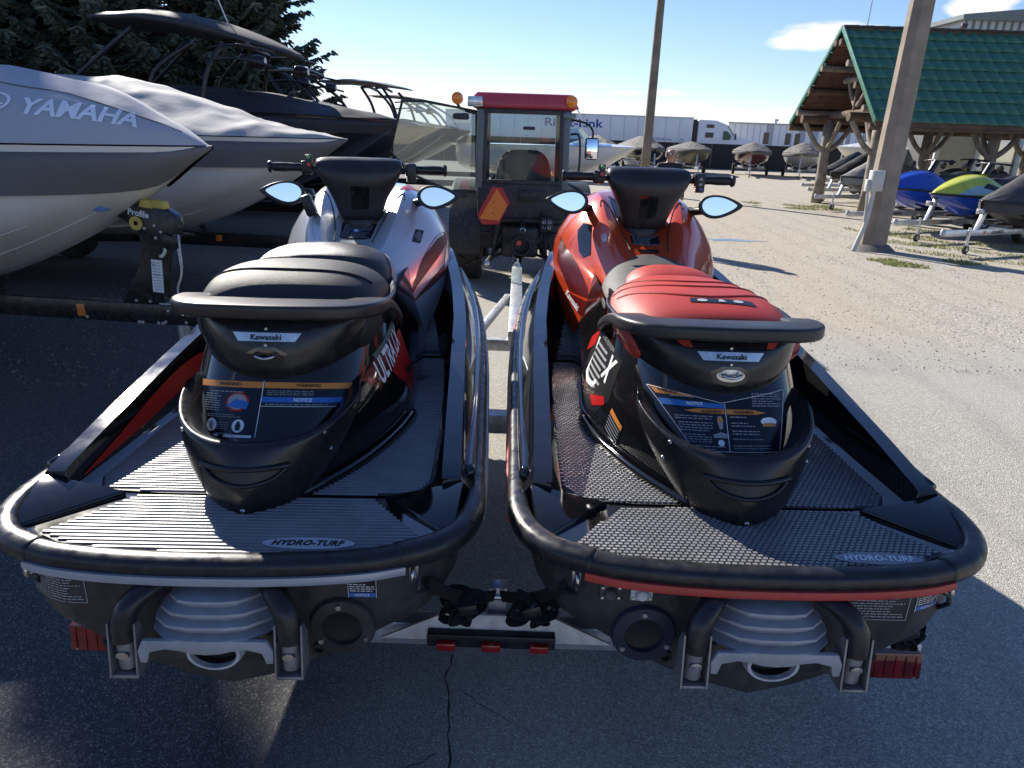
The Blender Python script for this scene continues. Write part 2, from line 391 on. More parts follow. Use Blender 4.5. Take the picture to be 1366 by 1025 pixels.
    # dark soil and leaf litter below the boats on the left
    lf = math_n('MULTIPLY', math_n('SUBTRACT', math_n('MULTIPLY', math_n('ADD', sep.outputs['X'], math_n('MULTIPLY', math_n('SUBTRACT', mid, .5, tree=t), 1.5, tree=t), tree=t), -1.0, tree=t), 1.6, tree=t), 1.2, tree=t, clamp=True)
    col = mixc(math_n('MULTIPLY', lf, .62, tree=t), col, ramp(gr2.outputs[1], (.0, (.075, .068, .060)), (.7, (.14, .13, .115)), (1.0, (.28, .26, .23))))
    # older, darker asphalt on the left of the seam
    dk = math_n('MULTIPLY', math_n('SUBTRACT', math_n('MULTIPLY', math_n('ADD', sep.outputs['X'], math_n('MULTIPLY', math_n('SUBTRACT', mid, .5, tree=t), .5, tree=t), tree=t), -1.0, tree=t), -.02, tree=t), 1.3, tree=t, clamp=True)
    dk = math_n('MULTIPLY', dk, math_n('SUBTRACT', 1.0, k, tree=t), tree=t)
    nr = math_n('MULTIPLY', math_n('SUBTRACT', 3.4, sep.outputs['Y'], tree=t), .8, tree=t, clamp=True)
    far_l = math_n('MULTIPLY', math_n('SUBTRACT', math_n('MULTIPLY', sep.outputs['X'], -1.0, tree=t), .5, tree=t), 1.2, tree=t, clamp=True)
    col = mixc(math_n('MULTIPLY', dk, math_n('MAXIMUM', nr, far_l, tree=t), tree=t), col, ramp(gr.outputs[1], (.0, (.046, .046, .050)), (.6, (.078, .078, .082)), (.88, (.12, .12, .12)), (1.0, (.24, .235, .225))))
    L(col, b.inputs['Base Color']); b.inputs['Roughness'].default_value = .9; b.inputs['Specular IOR Level'].default_value = .3
    bp = N('ShaderNodeBump', t); bp.inputs['Strength'].default_value = .40; bp.inputs['Distance'].default_value = .008
    hh = math_n('ADD', math_n('MULTIPLY', v1.outputs['Distance'], -1.6, tree=t), math_n('MULTIPLY', math_n('MULTIPLY', v2.outputs['Distance'], -3.0, tree=t), k, tree=t), tree=t)
    L(math_n('ADD', hh, math_n('MULTIPLY', noise_(30, 4), .8, tree=t), tree=t), bp.inputs['Height']); L(bp.outputs[0], b.inputs['Normal'])
    return m
xs = [-900, -200, -60, -20, -10, -6, -4, -3, -2, -1, 0, 1, 2, 3, 4, 5, 6, 8, 10, 14, 20, 30, 60, 200, 900]
ysg = [-60, -20, -5, 0, 1, 2, 3, 4, 5, 6, 7, 8, 10, 12, 15, 18, 22, 28, 36, 50, 80, 200, 1500]
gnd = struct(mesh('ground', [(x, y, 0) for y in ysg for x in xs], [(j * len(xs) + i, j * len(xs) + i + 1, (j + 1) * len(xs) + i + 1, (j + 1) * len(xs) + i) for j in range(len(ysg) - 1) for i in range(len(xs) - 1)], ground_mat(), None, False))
# a crack in the asphalt
rnd = random.Random(3); V = []; F = []; x = -.17
for i in range(40):
    y = 2.05 - i * .03; x += rnd.uniform(-.012, .012); w = rnd.uniform(.0012, .004)
    V += [(x - w, y, .0035), (x + w, y, .0035)]
    if i: F.append((2 * i - 2, 2 * i - 1, 2 * i + 1, 2 * i))
for (bx, by, dx, n_) in ((-.16, 1.86, .03, 12), (-.15, 1.62, -.028, 16), (-.2, 1.45, .024, 9)):
    x = bx; i0 = len(V)
    for i in range(n_):
        x += dx * rnd.uniform(.3, 1.4); y = by - i * .016 + rnd.uniform(-.006, .006); w = .0022 * (1 - i / n_)
        V += [(x, y - w, .0035), (x, y + w, .0035)]
        if i: F.append((i0 + 2 * i - 2, i0 + 2 * i - 1, i0 + 2 * i + 1, i0 + 2 * i))
mesh('crack', V, F, pm('crack_dark', (.03, .03, .03), .95), gnd, False)
# puddle in the track
P = [(3.5 + .55 * math.cos(a) * (1 + .25 * math.sin(3 * a + 1)) + .5, 13.35 + .16 * math.sin(a) * (1 + .3 * math.sin(5 * a)), .004) for a in [2 * math.pi * i / 40 for i in range(40)]]
struct(mesh('puddle', P, [tuple(range(40))], pm('puddle_water', (.10, .09, .07), .03, var=.1, spec=.6), None, False))
GRASSM = pm('grass_blades', (.27, .28, .09), .7, var=.35, vscale=3)
def grass(name, cx, cy, rx, ry, n, label, seed, h=.09):
    r = random.Random(seed); V = []; F = []
    for i in range(n):
        a = r.uniform(0, 2 * math.pi); q = math.sqrt(r.random()); q *= .55 + .45 * (noise.noise(Vector((a * 2, seed, 0))) + .6)
        x = cx + rx * q * math.cos(a); y = cy + ry * q * math.sin(a)
        if noise.noise(Vector((x * 1.3, y * 1.3, seed))) < .05: continue
        hh = h * r.uniform(.4, 1.2); t = r.uniform(0, 6.28); w = .008; lx, ly = r.uniform(-.05, .05), r.uniform(-.05, .05)
        j = len(V); V += [(x - w * math.cos(t), y - w * math.sin(t), 0), (x + w * math.cos(t), y + w * math.sin(t), 0), (x + lx, y + ly, hh)]; F.append((j, j + 1, j + 2))
    o = mesh(name, V, F, GRASSM, None, False); tag(o, label, 'grass'); return stuff(o)
def stones(name, x0, x1, y0, y1, n, seed, label, smax, mat):
    r = random.Random(seed); V = []; F = []
    for i in range(n):
        x, y = r.uniform(x0, x1), y0 + (y1 - y0) * r.random() ** 1.3; s = r.uniform(.25, 1) ** 2 * smax; j = len(V); a = r.uniform(0, 6.28)
        for k in range(5): V.append((x + s * math.cos(a + 1.257 * k) * r.uniform(.6, 1.2), y + s * math.sin(a + 1.257 * k) * r.uniform(.6, 1.2), 0))
        V.append((x + r.uniform(-.3, .3) * s, y + r.uniform(-.3, .3) * s, s * r.uniform(.5, 1.0)))
        F += [(j + k, j + (k + 1) % 5, j + 5) for k in range(5)]
    o = mesh(name, V, F, mat, None, False); tag(o, label, 'stones'); return stuff(o)
PEB = pm('limestone_chips', (.36, .335, .285), .9, var=.35, vscale=9)
stones('loose_stones', 1.3, 9.0, 5.6, 16.0, 9000, 5, 'loose limestone chips scattered over the sunlit gravel', .016, PEB)
stones('loose_stones', 1.4, 4.5, 2.2, 6.5, 1500, 6, 'sparse grit on the sunlit asphalt beside the red-cowled watercraft', .007, PEB)
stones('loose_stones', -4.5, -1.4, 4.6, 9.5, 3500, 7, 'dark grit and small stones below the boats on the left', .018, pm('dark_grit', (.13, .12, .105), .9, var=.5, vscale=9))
grass('grass_patch', 6.7, 11.3, 1.5, .6, 4000, 'low green grass patch in front of the thick concrete pole', 1, .05)
grass('grass_patch', 8.2, 21.2, 2.2, 1.3, 5000, 'low grass at the foot of the shelter corner post', 2, .05)
grass('grass_patch', 9.6, 13.8, 3.6, 3.0, 14000, 'weedy grass below the aluminium trailers', 3, .055)

# ------------------------------------------------------------------ double trailer under the watercraft
T = thing('double_trailer', 'galvanised double trailer carrying the two watercraft behind the tractor', 'trailer')
beam('rear_crossmember', (-1.12, 1.80, .31), (1.12, 1.80, .31), .06, .08, GALV, T, .006)
beam('crossmember', (-1.0, 3.42, .33), (1.0, 3.42, .33), .10, .10, GALV, T, .006)
beam('crossmember', (-.8, 4.75, .36), (.8, 4.75, .36), .08, .08, GALV, T, .006)
beam('tongue', (0.01, 4.70, .42), (0.01, 7.12, .44), .10, .09, GALV, T, .006)
for s in (-1, 1):
    beam('side_rail', (s * .62, 1.77, .25), (s * .62, 4.75, .29), .06, .07, GALV, T, .006)
    beam('draw_bar', (s * .30, 4.75, .36), (s * .06, 6.0, .42), .05, .05, GALV, T, .006)
    for q in (-.24, .24):
        b = box('bunk', (s * .635 + q, 3.0, .465), (.07, 2.3, .05), pm('bunk_carpet', (.03, .03, .032), .95, bump=.4, bscale=300), T, .008)
        b.data.transform(Matrix.Identity(4))
    w = lathe('wheel', [(.10, .055), (.15, .07), (.22, .085), (.25, .07), (.262, .03), (.262, -.03), (.25, -.07), (.22, -.085), (.15, -.07), (.10, -.055)], TYRE, T, 28, axis='X', c=(s * 1.00, 3.2, .262))
    lathe('rim', [(0, -.05), (.05, -.055), (.10, -.06), (.15, -.068), (.155, -.05), (.155, .05), (.15, .068), (.10, .06), (.05, .055), (0, .05)], GALV, w, 24, axis='X', c=(s * 1.00, 3.2, .262))
    # tail lamp board
    LAMPD = pm('shaded_red_lens', (.15, .004, .004), .15, var=.6, vscale=25, coat=.6)  # mottled red, darkened to stand in for the shade on the tail lamps
    tl = box('tail_lamp', (s * 1.165 + (.0 if s < 0 else -.04), 1.72, .305), (.22, .03, .085), LAMPD, T, .006, Matrix.Rotation(RAD(-8), 3, 'X'))
    box('lamp_back', (s * 1.165 + (.0 if s < 0 else -.04), 1.742, .310), (.235, .02, .10), WHITEP if s < 0 else GALV, T, .004, Matrix.Rotation(RAD(-8), 3, 'X'))
    for q in range(7): box('lens_rib', (s * 1.165 + (.0 if s < 0 else -.04) - .09 + q * .03, 1.7045, .305), (.0015, .004, .07), LAMPD, tl, 0, Matrix.Rotation(RAD(-8), 3, 'X'))
    for q in (-.09, .09): lathe('lamp_screw', [(0, -.004), (.004, -.003), (.005, .004)], STEEL, tl, 8, axis='Y', c=(s * 1.165 + q + (.0 if s < 0 else -.04), 1.701, .272))
# centre light bar and gusset
prism('rear_gusset', [(-.34, -.035), (.34, -.035), (.16, .045), (-.16, .045)], -.006, .006, GALV, T, R=Matrix.Rotation(RAD(78), 3, 'X'), c=(-.02, 1.735, .365))
box('light_bar', (-.035, 1.715, .347), (.375, .035, .042), BLKSTEEL, T, .004)
for x in (-.165, -.035, .105):
    o = box('marker_lamp', (x, 1.692, .340), (.058, .03, .026), REDLENS, T, .006)
box('centre_post', (-.02, 1.80, .42), (.055, .05, .12), GALV, T, .006)
lathe('coupler', [(.0, .07), (.025, .065), (.036, .04), (.04, .0), (.036, -.04)], GALV, T, 16, c=(.01, 7.15, .45))
tube('post_bolt', [(-.06, 1.775, .45), (.02, 1.775, .45)], .010, STEEL, T, 8)

WEB = pm('black_webbing', (.010, .010, .011), .85, var=.3, vscale=40, bump=.4, bscale=350)
def strap(name, a, b, bunch, seed, label):
    """cam strap: hook at the hull eye a, webbing to b, with slack bunched up at 'bunch'"""
    T = thing(name, label, 'strap', (0, 0, 0), 0, 'tie-down straps at the sterns'); r = random.Random(seed); a = Vector(a); b = Vector(b)
    d = (b - a).normalized()
    tube('hook', smooth_path([a + Vector((0, -.01, .02)), a + Vector((.0, -.025, .0)), a + Vector((0, -.01, -.02)), a + d * .05 + Vector((0, -.01, -.01))], 5), .006, BLKSTEEL, T, 8)
    m = a.lerp(b, .5) + Vector((0, -.005, -.02))
    sweep('webbing', smooth_path([a + d * .04, m, b], 6), [(-.002, -.016), (.002, -.016), (.002, .016), (-.002, .016)], WEB, T)
    B = Vector(bunch)
    for i in range(7):
        P = []
        cx = B + Vector((r.uniform(-.035, .035), r.uniform(-.02, .02), r.uniform(-.015, .015)))
        n = 9; ph = r.uniform(0, 6.28); tilt = r.uniform(-.6, .6)
        for k in range(n):
            q = 2 * math.pi * k / n + ph; rr = .038 * (1 + .25 * math.sin(2 * q + i))
            P.append(cx + Vector((rr * math.cos(q), .012 * math.sin(q + tilt * 3), .55 * rr * math.sin(q) + tilt * rr * math.cos(q))))
        sweep('strap_loop', smooth_path(P, 3, True), [(-.0015, -.013), (.0015, -.013), (.0015, .013), (-.0015, .013)], WEB, T, up=Vector((.2, .9, .3)), closed=True)
    box('buckle', B + Vector((.0, -.02, .01)), (.05, .03, .03), BLKSTEEL, T, .004, Matrix.Rotation(r.uniform(-.5, .5), 3, 'Y'))
strap('tie_down_strap', (-.206, 1.455, .72), (-.03, 1.765, .46), (-.095, 1.60, .545), 11, 'black strap from the silver-cowled watercraft to the trailer centre post')
strap('tie_down_strap', (.172, 1.47, .72), (-.01, 1.765, .46), (.075, 1.60, .545), 12, 'black strap from the red-cowled watercraft to the trailer centre post')
strap('tie_down_strap', (1.09, 1.50, .70), (1.10, 1.76, .34), (1.095, 1.62, .50), 13, 'black strap beside the tail lamp of the red-cowled watercraft')
strap('tie_down_strap', (-1.13, 1.47, .70), (-1.14, 1.76, .34), (-1.13, 1.62, .52), 14, 'black strap beside the tail lamp of the silver-cowled watercraft')
# ------------------------------------------------------------------ personal watercraft (local: y forward from the stern, z up from the keel)
OUT = [(.0, .0), (.12, .002), (.25, .012), (.36, .030), (.44, .056), (.50, .090), (.548, .138), (.580, .200), (.596, .28), (.60, .40), (.602, .65), (.60, 1.0), (.597, 1.4), (.585, 1.8), (.56, 2.15), (.515, 2.5), (.445, 2.8), (.34, 3.05), (.20, 3.23), (.09, 3.31), (.0, 3.335)]
ZB = [(0, .42), (.6, .42), (1.2, .435), (1.8, .465), (2.4, .52), (2.9, .58), (3.34, .63)]
def zb(y): return lerp_tab(ZB, y)
_WT = sorted([(y, x) for x, y in OUT if x > 0 and y < 3.2]) + [(3.23, .2), (3.31, .09), (3.335, 0.0)]
def wB(y): return lerp_tab(_WT, y)
def plan(yr, w, d, m, yf=None, wf=None, n=11):
    P = []
    for i in range(n + 1):
        a = math.pi / 2 * i / n
        P.append((w * math.sin(a) ** (2 / m), yr + d * (1 - math.cos(a) ** (2 / m)), i / n))
    P[0] = (0.0, yr, 0.0)
    if yf:
        for k in (.25, .5, .75, 1.0): P.append((w + (wf - w) * k, yr + d + (yf - yr - d) * k, 1.0))
    return P

XC = [(.30, .555), (.36, .552), (.6, .545), (1.0, .535), (1.5, .52), (1.9, .49), (2.2, .45), (2.45, .41), (2.7, .36), (3.0, .25), (3.3, .06)]
ZC = [(.30, .47), (.36, .49), (.6, .53), (1.1, .60), (1.5, .645), (1.9, .69), (2.2, .74), (2.45, .775), (2.7, .77), (3.0, .74), (3.3, .69)]
XI = [(.36, .515), (.6, .500), (1.2, .485), (1.7, .455), (2.0, .41), (2.2, .36), (2.45, .30), (3.3, .02)]
ZF = [(.0, .415), (.36, .410), (1.4, .395), (1.72, .40), (1.95, .48), (2.2, .62), (2.4, .735), (2.5, .765), (2.7, .77), (3.0, .74), (3.3, .70)]
def deck_half(y):
    w = wB(y); b = zb(y); zf = lerp_tab(ZF, y)
    if y < .338:
        return [(0, y, .415), (w * .35, y, .415), (w * .7, y, .415), (w - .075, y, .415), (w - .06, y, .415), (w - .045, y, .418), (w - .035, y, .424), (w - .02, y, b + .015)]
    xc = min(lerp_tab(XC, y), w - .012); zc = lerp_tab(ZC, y); xi = min(lerp_tab(XI, y) - .012, xc - .055)
    return [(0, y, zf), (xi * .5, y, zf), (xi - .03, y, zf), (xi, y, zf + .02), (xc - .048, y, max(zc - .002, zf + .012)), (xc + .004, y, zc - .004), ((xc + w) / 2 + .01, y, b + (zc - b) * .42), (w - .018, y, b + .025)]

def mat_ribs(poly, z, pitch=.0155, zfun=None):
    """ribs running across (x), cut to the outline"""
    V = []; F = []
    ys = [p[1] for p in poly]; y = min(ys) + .006
    while y < max(ys) - .006:
        xs = []
        for (x0, y0), (x1, y1) in zip(poly, poly[1:] + poly[:1]):
            if (y0 <= y < y1) or (y1 <= y < y0): xs.append(x0 + (x1 - x0) * (y - y0) / (y1 - y0))
        xs.sort()
        for a, b in zip(xs[::2], xs[1::2]):
            if b - a < .02: continue
            i = len(V); zz = zfun(y) if zfun else z; zz2 = zfun(y + pitch) if zfun else z; dz = (zz2 - zz) / pitch
            for x in (a + .006, b - .006):
                for dy, h in ((0, 0), (.0025, .0045), (.0085, .0045), (.011, 0)):
                    V.append((x, y + dy, zz + dz * dy + h))
            F += [(i, i + 1, i + 5, i + 4), (i + 1, i + 2, i + 6, i + 5), (i + 2, i + 3, i + 7, i + 6), (i, i + 3, i + 2, i + 1), (i + 4, i + 5, i + 6, i + 7)]
        y += pitch
    return V, F
def inside(poly, x, y):
    c = False
    for (x0, y0), (x1, y1) in zip(poly, poly[1:] + poly[:1]):
        if (y0 > y) != (y1 > y) and x < (x1 - x0) * (y - y0) / (y1 - y0) + x0: c = not c
    return c
def mat_scales(poly, z, px=.0165, py=.0125, zfun=None):
    """small raised crescents in staggered rows"""
    V = []; F = []
    xs = [p[0] for p in poly]; ys = [p[1] for p in poly]; r = 0; y = min(ys) + .008
    while y < max(ys) - .006:
        x = min(xs) + (px / 2 if r % 2 else 0)
        while x < max(xs):
            if inside(poly, x - .006, y) and inside(poly, x + .006, y) and inside(poly, x, y + .009):
                i = len(V); zz = (zfun(y) if zfun else z)
                dz = ((zfun(y + .01) if zfun else z) - zz) * 100
                for dx, dy, h in ((-.0078, .0050, 0), (-.0038, -.0008, 0), (.0038, -.0008, 0), (.0078, .0050, 0), (-.0070, .0056, .0040), (-.0034, .0004, .0046), (.0034, .0004, .0046), (.0070, .0056, .0040), (-.0042, .0100, .0040), (0, .0085, .0040), (.0042, .0100, .0040)):
                    V.append((x + dx, y + dy, zz + dz * dy + h))
                F += [(i, i + 1, i + 5, i + 4), (i + 1, i + 2, i + 6, i + 5), (i + 2, i + 3, i + 7, i + 6), (i + 4, i + 5, i + 9, i + 8), (i + 5, i + 6, i + 9), (i + 6, i + 7, i + 10, i + 9), (i, i + 4, i + 8), (i + 3, i + 10, i + 7)]
            x += px
        y += py; r += 1
    return V, F
MATB = pm('traction_mat_foam', (.024, .024, .027), .55, dirt=.2, var=.2, vscale=15, bump=.12, bscale=600)
MATR = pm('traction_mat_ribs', (.20, .20, .205), .36, spec=.8, var=.15, vscale=15, bump=.10, bscale=700)
LOGOG = pm('traction_mat_logo_grey', (.42, .43, .45), .55, var=.06)
LOGOD = pm('traction_mat_logo_dark_grey', (.27, .27, .285), .55, var=.06)
def fine_lines(x0, y0, x1, y1, n, seed, fill=.5, hfrac=.42):
    rnd = random.Random(seed); R = []; dy = (y1 - y0) / n
    for i in range(n):
        y = y1 - (i + .5) * dy; x = x0; end = x1 - (x1 - x0) * (rnd.random() * .35 if rnd.random() < .4 else rnd.random() * .06)
        while x < end:
            w = rnd.uniform(.004, .016); R.append((x, y - dy * hfrac / 2, min(x + w, end), y + dy * hfrac / 2)); x += w + .0028
    return R

def watercraft(K, loc, yaw, label):
    """K: the colours and trim of this one"""
    T = thing('personal_watercraft', label, 'watercraft', loc, yaw, 'two black watercraft on the double trailer')
    hi = K['paint']
    # hull -------------------------------------------------------------
    rings = []
    for y in (.045, .06, .095, .15, .22, .32, .6, 1.0, 1.5, 2.0, 2.4, 2.75, 3.0, 3.18, 3.29):
        w = wB(max(y, .02)) - .03; b = zb(y); k = max(0, (y - 2.0) / 1.3) ** 2
        ch = .21 + k * .22; kz = .0 + k * .42
        if y < .1: kz = .07 - y * .5
        half = [(0, y, kz), (w * .28, y, kz + .03), (w * .52, y, kz + (ch - kz) * .42), (w * .80, y, ch - .025), (w * .93, y, ch + .012), (w * .985, y, ch + .07), (w, y, b - .03), (w, y, b + .005)]
        rings.append(mir(half))
    hull = loft('hull', rings, HULL, T, caps=(True, True)); autosmooth(hull, 38)
    hb = bvh(hull)
    # bumper -----------------------------------------------------------
    pts = [(x, y) for x, y in OUT]
    def pathpart(a, b, sgn=1):
        P = smooth_path([(sgn * x, y, zb(y)) for x, y in pts[a:b]], 5); return P
    Pside = [(1, 'right'), (-1, 'left')]
    rearp = [(-x, y, .42) for x, y in reversed(pts[1:5])] + [(x, y, .42) for x, y in pts[:5]]
    prof_r = [(-.028, -.024), (-.010, -.028), (.014, -.027), (.024, -.018), (.028, .002), (.024, .018), (.010, .027), (-.012, .028), (-.028, .024)]
    prof_s = [(a * 1.10, b * 1.12) for a, b in prof_r]
    sweep('rear_bumper', smooth_path(rearp, 5), prof_r, RUB, T, sub=1, sharp=False)
    for s, _ in Pside:
        P = [(s * x, y, zb(y)) for x, y in pts[4:]]; P[0] = (s * .415, .047, .42)
        P = smooth_path(P, 5)
        if s < 0: P = P[:]
        pr = prof_s if s > 0 else [(-a, b) for a, b in prof_s]
        n = len(P); sc = [(1.0, 1.0) if i < 22 else (1.0 - .35 * min(1, (i - 22) / 8), 1.0 - .25 * min(1, (i - 22) / 8)) for i in range(n)]
        sweep('side_bumper', P, pr, RUB, T, scales=sc, sub=1, sharp=False)
        # gloss rub rail above the side bumper
        P2 = smooth_path([(s * (x - .022), y, zb(y) + .045) for x, y in pts[9:19]], 4)
        sweep('rub_rail', P2, circ(.016, 8), GLOSS, T, sub=0, sharp=False)
        P3 = smooth_path([(s * (x + .022), y, zb(y) - .026) for x, y in pts[8:18]], 4)
        sweep('rail_stripe', P3, circ(.0075, 6), K['strip'], T, sharp=False)
    sp = smooth_path([(x, y - .0265, .397) for x, y, z in rearp], 5)
    sweep('bumper_strip', sp, [(-.006, -.010), (.006, -.010), (.0085, 0), (.006, .010), (-.006, .010)], K['strip'], T)
    # deck -------------------------------------------------------------
    ys = [.02, .04, .065, .1, .15, .21, .28, .335, .3385, .36, .42, .5, .6, .75, .9, 1.05, 1.2, 1.35, 1.5, 1.62, 1.72, 1.83, 1.95, 2.08, 2.2, 2.3, 2.4, 2.47, 2.58, 2.7, 2.85, 3.0, 3.12, 3.22, 3.29]
    deck = loft('deck', [mir(deck_half(y)) for y in ys], GLOSS, T); autosmooth(deck, 44)
    db = bvh(deck)
    if K['streak']:
        # red flash on the inner face of the left gunwale
        V = []; F = []
        for i in range(25):
            y = .40 + .95 * i / 24; h = deck_half(y); e, d = Vector(h[3]), Vector(h[4]); k = i / 24
            lo, up_ = (.10 + .30 * k, .10 + .60 * math.sin(math.pi * (.05 + .75 * k)) + .08 * k)
            for f in (lo, (lo + up_) / 2, up_):
                v = e.lerp(d, f); V.append((-v.x + .0035, y, v.z + .001))
            if i: F += [(3 * i - 3, 3 * i - 2, 3 * i + 1, 3 * i), (3 * i - 2, 3 * i - 1, 3 * i + 2, 3 * i + 1)]
        mesh('red_flash', V, F, REDP, T)
    # corner panels between the gunwale ends and the rear platform
    for s in (1, -1):
        P = [Vector((s * x, y, z)) for x, y, z in ((.545, .135, .424), (.565, .335, .478), (.350, .335, .428), (.545, .135, .36), (.565, .335, .36), (.350, .335, .36))]
        o = recalc(mesh('corner_panel', P, [(0, 1, 2), (5, 4, 3), (0, 3, 4, 1), (1, 4, 5, 2), (2, 5, 3, 0)], GLOSS, T, False))
        bm = bmesh.new(); bm.from_mesh(o.data); bmesh.ops.bevel(bm, geom=list(bm.edges), offset=.005, segments=2, affect='EDGES', profile=.5); bm.to_mesh(o.data); bm.free(); autosmooth(o, 35)
    # traction mats ------------------------------------------------------
    rear = [(-.46, .128), (-.315, .318), (-.02, .332), (.02, .332), (.325, .322), (.47, .128), (.36, .072), (.2, .052), (0, .044), (-.2, .052), (-.36, .072)]
    zfl = lambda y: lerp_tab(ZF, y) + .004
    zrear = lambda y: .4195
    flr = [(.03, .352), (.27, .352), (.435, .368), (.468, .44), (.468, .8), (.455, 1.2), (.425, 1.66), (.20, 1.66), (.20, .9), (.20, .6)]
    fll = [(-x, y) for x, y in flr]
    well = [(.22, 1.70), (.405, 1.70), (.37, 1.92), (.32, 2.15), (.27, 2.30), (.22, 2.30)]
    wellL = [(-x, y) for x, y in well]
    fn = mat_ribs if K['mat'] == 'ribs' else mat_scales
    for poly, zf, nm in ((rear, zrear, 'rear_mat'), (flr, zfl, 'footwell_mat'), (fll, zfl, 'footwell_mat'), (well, zfl, 'ramp_mat'), (wellL, zfl, 'ramp_mat')):
        # base sheet
        bm = bmesh.new(); vs = [bm.verts.new((x, y, 0)) for x, y in poly]; bm.faces.new(vs)
        if nm == 'ramp_mat':
            for yy in (1.83, 1.95, 2.08, 2.2): bmesh.ops.bisect_plane(bm, geom=bm.verts[:] + bm.edges[:] + bm.faces[:], plane_co=(0, yy, 0), plane_no=(0, 1, 0))
        for v in bm.verts: v.co.z = zf(v.co.y)
        bmesh.ops.recalc_face_normals(bm, faces=bm.faces)
        me = bpy.data.meshes.new(nm); bm.to_mesh(me); bm.free(); base = link(nm, me, MATB, T)
        V, F = fn(poly, 0, zfun=zf)
        o = recalc(mesh('mat_tread', V, F, MATR, base, False)); stuff(o)
    # brand ellipse on the rear mat
    zl = .4195 + .0055; cx, cy = K['logo']
    mesh('mat_logo', [(x, y, zl) for x, y in ell(cx, cy, .112, .026, 36)], [tuple(range(36))], K['logo_bg'], T, False)
    vs, fs, w, h = text_mesh('HYDRO-TURF', .25, .03, 1.05)
    mesh('logo_lettering', [(cx + a * .175 / w, cy + b * .024 / h, zl + .0012) for a, b in vs], fs, K['logo_fg'], T, False)
    # pedestal -----------------------------------------------------------
    sl = [(.39, .27, .356, .76, 1.55, .32), (.44, .285, .352, .74, 1.6, .32), (.50, .33, .340, .68, 1.85, .31), (.56, .395, .325, .61, 2.25, .295), (.62, .455, .308, .54, 2.6, .28), (.68, .515, .292, .49, 2.8, .265), (.74, .56, .278, .45, 2.8, .25), (.79, .60, .268, .42, 2.8, .24)]
    rings = []
    for z, yr, w, d, m, wf in sl:
        rings.append(mir([(x, y, z) for x, y, t in plan(yr, w, d, m, 2.05, wf)]))
    body = loft('pedestal', rings, GLOSS, T, sub=1)
    pb = bvh(body)
    # boarding step pod (matte) around the pedestal's stern
    rings = []
    for z, yr, w, d, m, lift in ((.415, .235, .262, .34, 1.40, .0), (.43, .222, .264, .33, 1.45, .0), (.48, .220, .262, .33, 1.6, .02), (.54, .238, .258, .34, 1.85, .035), (.578, .256, .258, .35, 2.1, .055), (.596, .266, .258, .35, 2.25, .065), (.603, .282, .250, .345, 2.3, .065), (.597, .304, .236, .34, 2.3, .06), (.56, .350, .215, .31, 2.3, .055)):
        half = []
        for x, y, t in plan(yr, w, d, m, n=14):
            k = max(0, (t - .86) / .14)
            ztop = .600 + .075 * t ** 2.0; zz = z + lift * t ** 2.0; c_ = max(0.0, min(1.0, (t - .30) / .70)); c_ = c_ * c_ * (3 - 2 * c_) * .97
            half.append((x * (1 - .05 * k), y, zz + (ztop - zz) * c_))
        rings.append(mir(half))
    pod = loft('boarding_step', rings, SATIN, T, sub=1)
    podb = bvh(pod)
    pj = Proj(podb, (0, .2, .54), (1, 0, 0), (0, .25, 1), (0, 1, -.25))
    pj.poly('step_vent', [(-.105, .020), (-.06, .013), (0, .010), (.06, .013), (.105, .020), (.08, -.008), (.04, -.022), (0, -.027), (-.04, -.022), (-.08, -.008)], BLKP, T, .0015, .02)  # flat black patch painted in place of the scoop's shaded hollow
    P = [pj.pt(x, v, .004) for x, v in ((-.108, .021), (-.08, -.008), (-.04, -.024), (0, -.029), (.04, -.024), (.08, -.008), (.108, .021))]
    tube('vent_lip', smooth_path(P, 4), .006, SATIN, T, 8, up=Vector((0, 1, 0)))
    P = [pj.pt(x, v, .006) for x, v in ((-.112, .023), (-.06, .016), (0, .013), (.06, .016), (.112, .023))]
    tube('vent_brow', smooth_path(P, 4), .007, SATIN, T, 8, up=Vector((0, 1, 0)))
    for x, z in ((-.19, .60), (.19, .60), (-.20, .545), (.20, .545), (0, .434)):
        q = podb.ray_cast(Vector((x, -.2, z)), Vector((0, 1, 0)))
        if q[0] is not None:
            nn = q[1] if q[1].y < 0 else -q[1]
            lathe('screw', [(0, .003), (.005, .0025), (.0065, 0), (.0065, -.004)], STEEL, T, 10, c=q[0] + nn * .001, R=Vector((0, 0, 1)).rotation_difference(nn).to_matrix())
    # chrome-like trim at the foot of the pedestal, both sides
    for s in (1, -1):
        P = smooth_path([(s * (x + .012), y - .008, .426) for x, y, t in plan(.28, .353, .75, 1.58)[2:11]], 3)
        sweep('foot_trim', P, [(-.014, -.012), (.014, -.012), (.010, .008), (-.006, .014)], GLOSS, T, sharp=False)
    hz = K['hz']
    # seat back housing ----------------------------------------------------
    rings = []
    for z, yr, w, d, m, lift in ((.695, .555, .258, .42, 2.2, .07), (.678, .530, .264, .43, 2.2, .075), (.690, .512, .272, .45, 2.25, .07), (.735, .508, .284, .46, 2.3, .045), (.785, .520, .296, .46, 2.35, .02), (.825, .540, .303, .46, 2.4, .0), (.842, .575, .300, .44, 2.5, .0), (.800, .66, .25, .38, 2.5, .0)):
        rings.append(mir([(x, y, z + hz * (z - .64) / .2 + lift * t ** 1.6) for x, y, t in plan(yr, w, d, m, 1.25, w * .86)]))
    house = loft('seat_back_housing', rings, SATIN, T, sub=1)
    hb2 = bvh(house)
    pj = Proj(hb2, (0, .49, .785 + hz * .75), (1, 0, 0), (0, .3, 1), (0, 1, -.2))
    pj.poly('handle_opening', [(-.115, .034), (.115, .034), (.13, .058), (-.13, .058)], BLKP, T, .0012, .03)  # matte black patch stands in for the dark inside of an open slot
